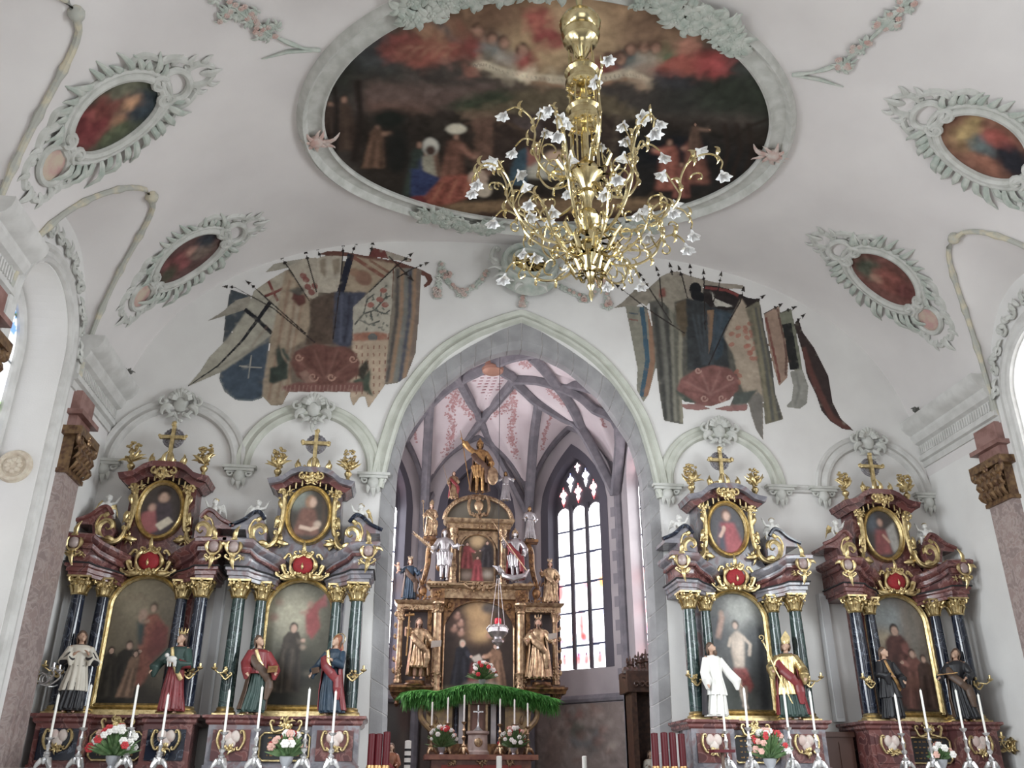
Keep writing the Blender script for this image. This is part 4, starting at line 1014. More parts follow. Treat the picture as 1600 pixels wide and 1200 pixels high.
    mb=MB(); mb.sweep([V(rx*cos(a),-.47,oz+rz*sin(a)) for a in [2*PI*j/48 for j in range(48)]],[(-.045,0),(-.045,.04),(-.015,.08),(.01,.055),(.03,.085),(.05,.05),(.055,0)],V(0,-1,0),closed=True); mb.build('oval_frame',GOLD,R)
    for s in (-1,1):
        mb=MB(); cscroll(mb,(s*.50,6.34),(s*.52,5.62),s*.0+(-s)*.02,.055,.038,-.56,depth=.9)
        path=[V(p[0],-.52,p[2]) for p in spiral(s*.56,5.63,.06,.02,PI/2,PI/2+s*1.6*PI,10)]
        # large floor scroll: sweeps from the attic foot outwards and curls in
        big=[V(s*.50,-.55,5.62),V(s*.52,-.58,5.48),V(s*.58,-.60,5.38),V(s*.70,-.62,5.34),V(s*.82,-.62,5.38),V(s*.90,-.62,5.50),V(s*.89,-.62,5.63),V(s*.80,-.62,5.70),V(s*.72,-.62,5.67),V(s*.70,-.62,5.59),V(s*.75,-.62,5.54),V(s*.79,-.62,5.58)]
        big=smooth_path(big,4); n_=len(big); mb.tube(big,[.034+.030*sin(PI*i/(n_-1)) for i in range(n_)],8); mb.tube(smooth_path([V(s*.90,-.64,5.45),V(s*.96,-.66,5.62),V(s*.90,-.66,5.78),V(s*.80,-.66,5.80)],4),[.02]*13,6); leaf(mb,(s*.86,5.74),PI/2+s*.5,.2,.045,s*1.2,-.64); leaf(mb,(s*.62,5.36),(0 if s>0 else PI)+s*.5,.24,.05,-s*1.2,-.64)
        mb.tube([p+V(0,-.055,0) for p in big],[.014]*n_,5)
        bumps(mb,s*.47,6.30,.09,.10,12,.026,rr,-.58); bumps(mb,s*.49,5.78,.06,.12,12,.024,rr,-.58); leaf(mb,(s*.52,5.9),-PI/2,.22,.04,s*.4,-.58); leaf(mb,(s*.50,6.2),-PI/2,.2,.04,-s*.4,-.58); mb.ell((s*.50,-.56,5.76),(.04,.03,.07),6,5)
        mb.build('gilt_scroll',GOLD,R)
        mb=MB(); tuft(mb,(s*.46,5.45),.16,7,rr,-.5); leaf(mb,(s*.3,5.42),(0 if s>0 else PI),.3,.05,s*.7,-.52); mb.build('acanthus_spray',GOLD,R); mb=MB(); tuft(mb,(s*.36,6.36),.1,6,rr,-.5); mb.build('acanthus_spray',GOLD,R)
        # broken wing (sloping pediment piece)
        wp=[(s*.66,5.56),(s*.74,5.80),(s*.82,5.92),(s*.92,5.90),(s*1.08,5.76),(s*1.26,5.68),(s*1.26,5.62),(s*1.02,5.62),(s*.96,5.36),(s*.66,5.34)]
        if s>0: wp=wp[::-1]
        mb=MB(); mb.prism(wp,-.66,-.05); mb.build('pediment_wing',red if var in (1,4) else main,R)
        mb=MB(); top_=[V(s*.72,-.68,5.80),V(s*.82,-.68,5.93),V(s*.93,-.68,5.91),V(s*1.08,-.68,5.78),V(s*1.30,-.68,5.68)]; mb.tube(smooth_path(top_,4),.035,6); mb.build('wing_moulding',main if var in (1,4) else BLACKM,R)
        # side cartouche hanging at the entablature corner
        mb=MB(); fx=lambda p:p; cx,cy=s*1.10,-1.08; mb.ell((cx,cy,5.21),(.085,.06,.095),12,8); g=mb.build('corner_medallion',mat('grey_rose_stone',(.30,.22,.21),.3,col2=(.4,.32,.3),scale=9),R)
        mb=MB(); mb.tube([(cx+.115*cos(a),cy-.01,5.21+.13*sin(a)) for a in [2*PI*j/24 for j in range(24)]],[.026+.01*cos(4*2*PI*j/24) for j in range(24)],7,loop=True)
        leaf(mb,(cx,5.32),PI/2,.26,.04,s*.5,cy); leaf(mb,(cx,5.09),-PI/2,.26,.04,-s*.3,cy); leaf(mb,(cx+s*.1,5.24),PI/2-s*1.2,.16,.035,-s*1.2,cy); cscroll(mb,(cx-.1,5.06),(cx+.1,5.06),-.05,.03,.016,cy); bumps(mb,cx,5.05,.08,.06,8,.02,rr,cy); mb.build('medallion_frame',GOLD,g)
        mb=MB(); mb.tube([(cx-s*.05,cy+.12,5.21),(cx+s*.13,cy+.12,5.19)],.05,8); mb.build('corner_bolster',main,R)
    # curved pediment
    def ped(zo,ins): 
        L=[(-.76+ins,6.44+zo),(-.60,6.47+zo),(-.50,6.50+zo),(-.36,6.62+zo),(-.22,6.68+zo),(.22,6.68+zo),(.36,6.62+zo),(.50,6.50+zo),(.60,6.47+zo),(.76-ins,6.44+zo)]
        return L
    mb=MB(); poly=ped(.10,0)+ped(-.0,.04)[::-1]; mb.prism(poly[::-1],-.70,-.01); mb.build('pediment',main,R)
    mb=MB(); poly=ped(.0,.06)+[(.60,6.36),(.5,6.38),(.3,6.52),(-.3,6.52),(-.5,6.38),(-.60,6.36)]; mb.prism(poly[::-1],-.58,-.01); mb.build('pediment_frieze',red,R)
    for k in range(10):
        x=-.47+.94*k/9
        if abs(x)>.12: zt=6.66-abs(x)*.52+.0; mb=MB(); mb.box((x-.012,-.60,zt-.13),(x+.012,-.58,zt-.02)); mb.build('gilt_flute',GOLD,R)
    mb=MB(); tuft(mb,(0,6.56),.17,10,rr,-.66); bumps(mb,0,6.60,.16,.10,26,.03,rr,-.68)
    for s in (-1,1): mb.tube([V(p[0],-.7,p[2]) for p in spiral(s*.15,6.60,.07,.015,PI/2,PI/2-s*2*PI,14)],.022,6); cscroll(mb,(s*.12,6.76),(s*.26,6.86),-s*.06,.05,.028,-.55); leaf(mb,(s*.2,6.78),PI/2-s*.9,.22,.04,s*1.2,-.55); leaf(mb,(s*.05,6.74),PI/2-s*.3,.3,.04,s*.9,-.55)
    bumps(mb,0,6.80,.22,.08,16,.026,rr,-.52); mb.build('pediment_crest',GOLD,R)
    # cross on a glory disc
    mb=MB(); mb.prism([(-.035,6.74),(.035,6.74),(.032,7.53),(-.032,7.53)],-.52,-.46); mb.prism([(-.22,7.27),(.22,7.27),(.22,7.33),(-.22,7.33)],-.525,-.455)
    for x,z in ((-.22,7.3),(.22,7.3),(0,7.54)): bumps(mb,x,z,.03,.03,5,.03,rr,-.5)
    cr=mb.build('cross',GOLD,R)
    mb=MB(); mb.M=Matrix.Translation((0,-.43,7.3))@Matrix.Rotation(PI/2,4,'X'); mb.lathe([(.01,-.015),(.185,-.015),(.19,0),(.185,.015),(.01,.015)],seg=28); mb.M=None
    for k in range(20):
        a=2*PI*k/20; mb.ell((.13*cos(a),-.45,7.3+.13*sin(a)),.022,6,4); mb.ell((.175*cos(a+.1),-.45,7.3+.175*sin(a+.1)),.02,6,4)
    mb.build('glory_disc',mat('dull_silver_cloud',(.22,.21,.23),.5,metal=.4,col2=(.32,.31,.33),scale=12),cr)
    for s in (-1,1):
        mb=MB(); x=s*.62; mb.lathe([(.09,6.54),(.10,6.58),(.05,6.60),(.03,6.66),(.06,6.70),(.07,6.74),(.04,6.78)],(x,-.5,0),12)
        for k in range(44):
            z=rr.uniform(6.80,7.16); w=.12*math.sqrt(max(0,1-((z-7.0)/.22)**2)); a=rr.uniform(0,2*PI); q=w*rr.uniform(.5,1.1); mb.ell((x+q*cos(a),-.5+q*sin(a),z),(.032,.032,.026),6,4)
        for k in range(9): leaf(mb,(x,6.82),PI/2+rr.uniform(-1.2,1.2),.26,.03,rr.uniform(-.8,.8),-.5+rr.uniform(-.08,.05))
        mb.build('flower_finial',GOLD,R)
        # candle bracket on the outer column
        mb=MB(); x=s*.98; bumps(mb,x,3.25,.05,.07,10,.025,rr,-.93); cscroll(mb,(x-.06,3.22),(x+.06,3.22),-.05,.03,.014,-.98); mb.tube([(x,-.95,3.25),(x+s*.1,-1.06,3.22),(x+s*.17,-1.08,3.27)],.012,6); mb.lathe([(.01,3.26),(.045,3.28),(.05,3.30),(.02,3.31),(.02,3.36)],(x+s*.17,-1.08,0),10); mb.build('candle_bracket',GOLD,R)
    return R
OVAL_P={}
def build_paint(idx,R):
    W,zb,zs,top=.53,2.74,4.30,.50
    sc={1:dict(base=(112,98,72)),2:dict(base=(96,92,72)),3:dict(base=(96,98,98)),4:dict(base=(112,98,86))}[idx]
    cv=Canvas(-W,W,zb,zs+top,.009,base=sc['base'],gain=1.0,seed=idx+30)
    cv.k=.5
    F=lambda *a,**k:cv.figure(*a,sgn=1,**k)
    if idx==1:
        cv.ell(0,4.5,.45,.4,(150,135,100),0,.12); cv.ell(-.25,3.0,.5,.5,(30,28,22),0,.15); cv.ell(.25,3.9,.3,.6,(120,104,78),0,.15,op=.6); cv.ell(.3,2.85,.4,.2,(60,50,38),0,.1)
        cv.poly([(.05,4.2),(.2,4.22),(.34,4.05),(.38,3.8),(.26,3.5),(.2,3.2),(.1,3.05),(.0,3.1),(.04,3.4),(-.02,3.7),(.02,4.0)],(156,78,50),.02,var=.45,cell=.08); cv.poly([(.2,4.1),(.42,4.0),(.44,3.7),(.3,3.55),(.22,3.8)],(146,60,44),.02,var=.4,cell=.08); cv.ell(.14,4.32,.065,.08,(96,70,46),0,.015); cv.ell(.13,4.30,.045,.06,(190,148,116),0,.012); cv.line([(.1,4.1),(-.04,4.05),(-.06,4.18)],.06,(178,132,100),.012); cv.ell(-.02,4.2,.07,.09,(180,140,112),0,.02); cv.ell(.24,3.75,.14,.3,(130,48,44),0,.05,op=.8); cv.poly([(-.02,3.7),(-.1,4.1),(.03,4.05),(.05,3.7)],(52,74,74),.03)
        F(-.28,2.85,.95,(44,38,30),arm=(.2,.8),lean=.15); F(-.42,2.9,.8,(58,50,40)); F(-.1,2.9,.75,(140,100,68),wid=.25,lean=.1)
        for k in range(5): cv.ell(-.35+.08*k,4.45+.05*(k%2),.05,.045,(140,118,88),0,.02,op=.6)
    elif idx==2:
        cv.ell(-.1,4.25,.4,.38,(168,160,128),0,.14); cv.ell(0,3.1,.6,.5,(34,34,28),0,.2); cv.ell(.3,2.95,.35,.25,(70,66,50),0,.1)
        cv.poly([(.08,4.3),(.2,4.42),(.42,4.6),(.3,4.3),(.36,4.05),(.24,3.85),(.14,3.95)],(168,60,58),.02); cv.ell(.16,4.42,.05,.065,(170,120,96),0,.015); cv.line([(.14,4.3),(0,4.28)],.05,(176,130,104),.015); cv.poly([(.25,4.35),(.4,4.62),(.44,4.4)],(176,80,80),.02)
        F(-.13,3.0,1.15,(66,54,42),hair=(36,28,22),arm=(.16,.72),wid=.3,lean=.05); cv.ell(.1,3.72,.05,.04,(170,140,112),0,.015); cv.ell(-.42,4.2,.08,.07,(150,96,78),0,.03,op=.7); cv.ell(-.36,4.45,.07,.06,(150,104,84),0,.03,op=.6); cv.line([(-.2,3.6),(-.18,3.0)],.02,(120,106,84),.005,op=.6); cv.ell(.25,3.3,.12,.05,(110,100,80),0,.03,op=.6)
    elif idx==3:
        cv.ell(.1,4.5,.3,.3,(170,172,164),0,.12); cv.ell(.38,3.6,.25,.7,(74,78,80),0,.12); cv.ell(-.2,3.0,.4,.3,(70,78,70),0,.12); cv.ell(-.38,4.1,.14,.3,(80,84,92),0,.08); cv.poly([(.3,2.8),(.42,4.2),(.5,4.2),(.5,2.8)],(52,54,58),.04)
        sk=(206,182,158); cv.poly([(-.10,4.05),(.02,4.14),(.14,4.04),(.12,3.75),(.08,3.45),(-.08,3.45),(-.12,3.75)],sk,.02,var=.12); cv.line([(.12,4.02),(.24,3.9),(.2,3.7)],.06,sk,.01); cv.line([(-.1,4.02),(-.16,3.85)],.06,sk,.01)
        cv.ell(0,4.24,.065,.08,(60,44,36),0,.015); cv.ell(-.005,4.22,.045,.06,(206,170,146),0,.012)
        cv.poly([(-.12,3.5),(.12,3.5),(.22,3.2),(.14,3.08),(.06,3.2),(-.02,3.1),(-.12,3.25)],(168,62,58),.015,var=.35,cell=.05); cv.line([(-.03,3.3),(.0,3.05),(.06,2.82)],.075,sk,.01); cv.line([(.08,3.2),(.06,3.0),(.0,2.85)],.06,(190,160,138),.01)
        cv.ell(-.24,4.42,.05,.06,(190,150,126),0,.015); cv.line([(-.22,4.4),(-.28,4.2),(-.34,4.0)],.09,(188,142,118),.02); cv.poly([(-.2,4.4),(-.06,4.55),(-.12,4.36)],(150,146,142),.02)
    else:
        cv.ell(-.2,4.4,.4,.35,(140,150,150),0,.12); cv.ell(.3,4.3,.2,.4,(130,118,104),0,.08); cv.ell(0,2.95,.6,.3,(58,44,36),0,.12); cv.ell(-.3,4.05,.25,.15,(180,160,120),0,.08); cv.poly([(.2,3.6),(.26,4.6),(.36,4.6),(.36,3.6)],(120,112,100),.03)
        F(-.06,2.9,1.45,(92,44,34),hair=(44,30,22),wid=.34,arm=(.2,.6)); F(.2,2.85,1.05,(120,66,52),arm=(-.2,.75)); F(.4,2.85,.95,(84,58,48)); F(-.36,2.85,.95,(66,46,40),arm=(.15,.6)); cv.ell(.06,3.3,.2,.12,(140,84,60),0,.04,op=.6)
    cv.dabs(1700,.026,op=.38,amp=.45); cv.mottle(.16,.12); cv.clip([(-W,zb)]+[(-W*cos(PI*k/30),zs+top*sin(PI*k/30)) for k in range(31)]+[(W,zb)])
    cv.mesh('altar_painting',lambda U,Z:np.stack([U,-.40+0*U,Z],-1),OIL,R)
    rx,rz,oz=.37,.49,5.96
    bs={1:(70,58,52),2:(64,54,44),3:(84,82,88),4:(66,58,56)}[idx]
    cv=Canvas(-rx,rx,oz-rz,oz+rz,.009,base=bs,gain=1.1,seed=idx+60); cv.k=.5
    if idx==1: cv.ell(.02,6.2,.09,.12,(176,130,100),0,.02); cv.ell(.02,6.26,.11,.1,(48,34,28),0,.02); cv.ell(.02,6.19,.07,.09,(184,140,110),0,.015); cv.poly([(-.12,6.1),(.16,6.1),(.3,5.5),(-.2,5.5)],(74,60,66),.03,var=.3); cv.poly([(-.3,5.9),(-.1,5.98),(0,5.6),(-.2,5.5),(-.34,5.6)],(160,74,76),.02); cv.ell(-.15,6.0,.06,.07,(190,140,112),0,.015); cv.poly([(-.06,5.7),(.14,5.85),(.24,5.76),(.04,5.6)],(196,180,150),.01)
    if idx==2: cv.ell(-.2,6.25,.2,.2,(120,128,118),0,.06); cv.ell(.0,6.2,.09,.12,(150,104,66),0,.02); cv.ell(.05,6.19,.06,.09,(192,150,120),0,.015); cv.poly([(-.14,6.1),(.1,6.06),(.2,5.6),(-.25,5.6)],(124,74,54),.03,var=.3); cv.line([(-.15,5.75),(.05,5.7),(.18,5.76)],.07,(196,158,130),.01); cv.ell(.16,5.8,.07,.06,(180,150,124),0,.02); cv.poly([(.22,6.3),(.26,6.3),(.3,5.6),(.24,5.6)],(86,62,42),.02)
    if idx==3: cv.ell(.0,6.22,.09,.12,(110,70,52),0,.02); cv.ell(.01,6.2,.065,.09,(206,160,134),0,.015); cv.poly([(-.12,6.08),(.14,6.08),(.3,5.6),(.1,5.45),(-.22,5.5)],(164,56,66),.03,var=.35); cv.poly([(-.14,6.06),(-.2,5.6),(-.05,5.5),(-.06,5.9)],(70,74,90),.03); cv.line([(-.15,5.8),(-.06,5.95)],.06,(206,160,134),.01); cv.ell(-.06,5.97,.035,.05,(206,160,134),0,.01)
    if idx==4: cv.ell(-.03,6.2,.08,.1,(60,44,36),0,.02); cv.ell(-.02,6.18,.055,.075,(180,130,104),0,.015); cv.poly([(-.14,6.06),(.1,6.04),(.14,5.6),(-.2,5.55)],(138,58,58),.03,var=.35); cv.poly([(.08,6.05),(.26,6.2),(.3,5.7),(.16,5.6)],(150,146,140),.02); cv.ell(-.2,6.2,.12,.2,(84,100,116),0,.05,op=.7); cv.line([(.0,5.95),(.12,5.8)],.05,(180,130,104),.01)
    cv.dabs(300,.02,op=.35,amp=.4); cv.mottle(.15,.1); cv.clip([(rx*cos(a),oz+rz*sin(a)) for a in np.linspace(0,2*PI,49)[:-1]])
    cv.mesh('oval_painting',lambda U,Z:np.stack([U,-.475+0*U,Z],-1),OIL,R)
ALT=[(-6.40,1,BLACKM,REDM,REDM,'leftmost side altar, red marble with black-blue columns and robed figures in its painting',1),
     (-3.88,2,GREENM,GREYM,REDM,'grey marble side altar directly left of the choir opening, red angel in its painting',2),
     (3.73,3,GREENM,GREYM,REDM,'grey marble side altar directly right of the choir opening, pale saint in its painting',3),
     (6.77,4,BLACKM,REDM,REDM,'rightmost side altar, red marble with blue-black columns and brown robed man painted',4)]
for x,i,c,m1,m2,l,v in ALT: altar(x,i,c,m1,m2,l,v)
# ------------------------------------------------------------------ statues on the side altars (feet on the pedestal top, z = 2.62)
G_='polychrome statues on the side altars'
ZF=2.615
r=figure('saint_statue','priest statue in cream surplice over black cassock on the leftmost altar',(-7.12,-1.0,ZF),1.22,rz=.35,robe=M_BLKC,tunic=(M_SURP,.26),armL=((-.19,-.03,.60),(-.06,-.13,.70)),armR=((.19,-.04,.60),(.08,-.13,.71)),headturn=.3,lean=.05,group=G_,seed=3)
r=figure('saint_statue','statue in crimson robe holding a white lamb, right side of the leftmost altar',(-5.60,-1.0,ZF),1.22,rz=-.2,robe=M_REDC,tunic=(M_GRNC,.60),sash=GOLD,hat=('crown',GOLD),armL=((-.20,-.06,.62),(-.24,-.16,.52)),armR=((.18,-.06,.58),(.03,-.16,.60)),headturn=-.3,lean=-.04,group=G_,seed=4)
attr(r,'lamb',WHITEF,lambda mb:(mb.ell((-.02,-.17,.64),(.07,.045,.045),10,8),mb.ell((-.085,-.18,.69),(.03,.03,.028),8,6),[mb.tube([(x,-.18,.62),(x+.01,-.19,.55)],[.014,.008],6) for x in (-.06,-.03,.02,.04)]),1.22)
r=figure('saint_statue','statue in red tunic with open book, left side of the second altar',(-4.42,-1.0,ZF),1.2,rz=.45,robe=M_GRNC,tunic=(M_REDC,.5),cloak=M_BRNC,sash=GOLD,armL=((-.20,-.05,.62),(-.20,-.17,.50)),armR=((.19,-.05,.60),(.16,-.19,.52)),headturn=.4,lean=.10,group=G_,seed=5)
attr(r,'open_book',GOLD2,lambda mb:book(mb,(.16,-.2,.56),.06),1.2)
r=figure('saint_statue','veiled woman statue in blue dress and gold-edged red mantle, right side of second altar',(-3.17,-1.0,ZF),1.22,rz=-.35,robe=M_BLUC,cloak=M_REDC,sash=GOLD,veil=M_ORGC,armL=((-.19,-.05,.60),(-.21,-.16,.50)),armR=((.17,-.08,.60),(.02,-.15,.68)),headturn=-.4,lean=-.10,halo=GOLD,group=G_,seed=6)
attr(r,'open_book',M_BRNC,lambda mb:book(mb,(-.19,-.2,.55),.055),1.2)
r=figure('saint_statue','bearded monk statue in bright white habit and black cape, hand stretched out',(3.02,-1.02,ZF),1.22,rz=.35,robe=M_WHTC,tunic=(M_WHTC,.3),cloak=None,beard=True,armL=((-.18,-.02,.58),(-.20,-.10,.44)),armR=((.20,-.06,.60),(.30,-.16,.44)),headturn=.4,lean=.06,group=G_,seed=7)
def cape(mb):
    A=[-.3+(PI+.6)*j/24 for j in range(25)]; R=[]
    for z,w,d in ((.05,.19,.17),(.3,.175,.15),(.6,.15,.12),(.78,.13,.09),(.84,.06,.06)):
        o=[(w*(1+.05*cos(9*t))*cos(t),d*(1+.05*cos(9*t))*sin(t),z) for t in A]; R.append(o+[(x*.88,y*.88,z) for x,y,z in o[::-1]])
    mb.loft(R)
attr(r,'black_cape',M_BLKC,cape,1.22)
r=figure('bishop_statue','bishop statue with gold mitre and vestment and red cope holding a slanting crozier',(4.36,-1.02,ZF),1.28,rz=-.35,robe=M_GRNC,tunic=(GOLD,.30),cloak=M_REDC,hat=('mitre',GOLD),armL=((-.21,-.05,.64),(-.19,-.17,.60)),armR=((.20,-.06,.60),(.20,-.17,.50)),headturn=-.3,lean=-.06,wide=1.1,group=G_,seed=8)
attr(r,'crozier',GOLD,lambda mb:(mb.tube([(-.30,-.22,.96),(-.19,-.20,.62),(-.02,-.22,.18)],[.008,.009,.007],8),mb.tube([V(-.32+.0+q[0],-.22,.99+q[2]) for q in spiral(0,.02,.045,.01,-PI/2,PI*1.6,14)],.009,6),mb.ell((-.30,-.22,.95),.016,6,5)),1.28)
r=figure('monk_statue','statue of a monk in black habit, left side of the rightmost altar',(6.10,-1.0,ZF),1.2,rz=.3,robe=M_BLKC,tunic=(M_BLKC,.3),armL=((-.17,-.04,.60),(-.08,-.15,.58)),armR=((.18,-.05,.60),(.12,-.17,.52)),sash=GOLD2,headturn=.3,group=G_,seed=9)
r=figure('monk_statue','statue of a monk in black habit bowing beside the right column of the rightmost altar',(7.45,-1.0,ZF),1.2,rz=-.5,robe=M_BLKC,cloak=M_BRNC,armL=((-.19,-.06,.62),(-.24,-.18,.58)),armR=((.18,-.06,.62),(.10,-.18,.56)),headturn=-.5,lean=-.12,group=G_,seed=10)
attr(r,'staff',GOLD2,lambda mb:mb.tube([(-.32,-.18,.62),(-.05,-.2,.64)],.008,6),1.2)
# putti on the broken pediments
for i,(xc,nm) in enumerate(((-6.40,'leftmost altar'),(-3.88,'altar left of the choir'),(3.73,'altar right of the choir'),(6.77,'rightmost altar'))):
    for s in (-1,1):
        putto('white winged putto seated on the %s gable wing of the %s'%('left' if s<0 else 'right',nm),(xc+s*.90,-.45,5.76),.40,rz=s*-.35,flip=-s,seed=i*2+(s>0),group='white putti on the altar gables')
# ------------------------------------------------------------------ high altar in the apse
HY=9.0
HX=-.03
WOODG=mat('gilt_brown_wood',(.30,.17,.075),.38,metal=.55,col2=(.10,.05,.03),scale=8,lo=.38,hi=.62,bump=.3,bscale=40)
WOODD=mat('dark_brown_wood',(.075,.042,.03),.45,col2=(.12,.07,.045),scale=6)
GOLDH=mat('high_altar_gold',(.56,.42,.26),.34,metal=.8,col2=(.20,.12,.075),scale=9,lo=.35,hi=.7,bump=.3,bscale=50)
HA=thing('high_altar','tall brown and gold high altar with two paintings in the choir apse','altar',(HX,HY,0)); rr=random.Random(9)
def hb(name,fn,m,label=None,parent=None):
    mb=MB(); fn(mb); return mb.build(name,m,parent or HA,label=label)
hb('altar_table',lambda mb:(mb.box((-1.25,-1.0,0),(1.25,.0,2.22)),mb.box((-1.42,-1.12,2.22),(1.42,.1,2.34))),mat('brown_red_marble',(.16,.05,.035),.35,col2=(.24,.10,.06),scale=5))
hb('altar_step_front',lambda mb:mb.box((-1.0,-1.03,1.2),(1.0,-1.0,2.1)),mat('scarlet_panel',(.24,.03,.02),.4),label='scarlet front panel')
for s in (-1,0,1):
    hb('gilt_emblem',lambda mb,s=s:(bumps(mb,s*.72,2.16 if s else 2.2,.10 if s else .2,.08,14,.03,rr,-1.05),tuft(mb,(s*.72,2.16),.14,6,rr,-1.04)),GOLDH)
hb('predella',lambda mb:(mb.box((-1.3,.05,2.34),(1.3,.9,3.55)),mb.box((-1.5,-.05,3.55),(1.5,.95,3.85)),mb.box((-2.35,.1,3.92),(-1.3,.7,4.12)),mb.box((1.3,.1,3.92),(2.35,.7,4.12))),WOODD)
hb('backboard',lambda mb:(mb.box((-1.35,.45,3.8),(1.35,.9,6.9)),mb.box((-2.3,.55,4.1),(2.3,.75,4.3)),mb.box((-.95,.4,6.9),(.85,.7,8.6))),WOODD)
# tabernacle
hb('tabernacle_drum',lambda mb:mb.lathe([(.30,2.34),(.30,2.42),(.26,2.46),(.25,2.82),(.30,2.86),(.30,2.92)],(-.05,-.35,0),24),mat('rose_cream_stone',(.50,.42,.38),.4,col2=(.42,.33,.30),scale=6))
hb('tabernacle_emblem',lambda mb:(mb.ell((-.05,-.61,2.64),(.11,.02,.11),12,8),bumps(mb,-.05,2.64,.09,.09,12,.018,rr,-.63)),GOLDH)
hb('tabernacle_niche',lambda mb:(mb.box((-.30,-.25,2.92),(.20,.0,3.60)),mb.box((-.36,-.40,3.58),(.26,.0,3.68))),mat('rose_niche',(.26,.15,.12),.5))
for x in (-.28,.18): hb('tabernacle_frame',lambda mb:mb.box((x-.03,-.33,2.92),(x+.03,-.25,3.6)),GOLDH)
for x in (-.47,.37): hb('marble_pillar',lambda mb:mb.box((x-.07,-.2,2.34),(x+.07,.02,3.6)),mat('pale_grey_marble',(.55,.54,.54),.3,col2=(.45,.45,.47)))
for x in (-.62,.52): hb('dark_column',lambda mb:mb.lathe([(.07,2.34),(.075,2.45),(.055,2.5),(.05,3.5),(.07,3.6)],(x,-.2,0),14),BLACKM)
hb('tabernacle_dome',lambda mb:mb.box((-.75,-.3,2.34),(.65,.05,2.62)),WOODG)
for s in (-1,1):
    def sc(mb):
        P=smooth_path([V(s*.80,-.05,2.45),V(s*1.0,-.08,2.75),V(s*1.30,-.1,3.0),V(s*1.52,-.1,3.25),V(s*1.52,-.1,3.50),V(s*1.36,-.1,3.58),V(s*1.28,-.1,3.46),V(s*1.36,-.1,3.38)],5); n=len(P); mb.tube(P,[.10*(1-.55*i/n) for i in range(n)],8)
        mb.prism([(s*.70,2.4),(s*1.0,2.7),(s*1.35,3.05),(s*1.42,3.55),(s*.70,3.55)][::s],0.0,.12)
        for k in range(4): leaf(mb,(s*(.85+.15*k),2.7+.2*k),PI/2+s*.3,.3,.05,-s*1.2,-.05)
    hb('scroll_console',sc,mat('cream_gold_scroll',(.46,.33,.17),.4,metal=.45,col2=(.30,.22,.15),scale=6))
# columns of the main storey
def gcol(x,y,z0,z1,r,deco=True):
    def f(mb):
        mb.lathe([(r*1.5,z0),(r*1.5,z0+.06),(r*1.15,z0+.1),(r*1.2,z0+.16),(r*1.05,z0+.2),(r*1.1,z0+.5),(r*1.25,z0+.56),(r,z0+.6),(r*.9,z1-.3),(r*1.1,z1-.27),(r*.95,z1-.22),(r*1.5,z1-.06),(r*1.6,z1-.05),(r*1.6,z1)],(x,y,0),20,lobes=10,amp=.05)
        for k in range(26):
            a=rr.uniform(-PI,0); z=rr.choice([rr.uniform(z0+.15,z0+.55),rr.uniform(z1-.28,z1-.05)]); mb.ell((x+r*1.15*cos(a),y+r*1.15*sin(a),z),(.03,.03,.035),6,4)
    return f
for x in (-1.17,1.15): hb('column',gcol(x,.18,3.85,6.30,.12),GOLDH)
for x in (-2.18,2.13):
    hb('side_column',gcol(x,.30,4.15,6.1,.075),GOLDH)
    hb('pendant',lambda mb:(mb.lathe([(.02,3.55),(.07,3.62),(.05,3.70),(.14,3.82),(.17,3.92),(.17,4.12)],(x,.30,0),16,lobes=8,amp=.06),bumps(mb,x,3.85,.12,.1,14,.035,rr,.2)),WOODG)
    s=1 if x>0 else -1
    hb('side_ornament',lambda mb:[(leaf(mb,(x+s*.10,4.4+.3*k),PI/2-s*.9,.18,.035,s*1.6,.3),bumps(mb,x+s*.12,4.45+.3*k,.04,.05,4,.025,rr,.3)) for k in range(6)],GOLDH)
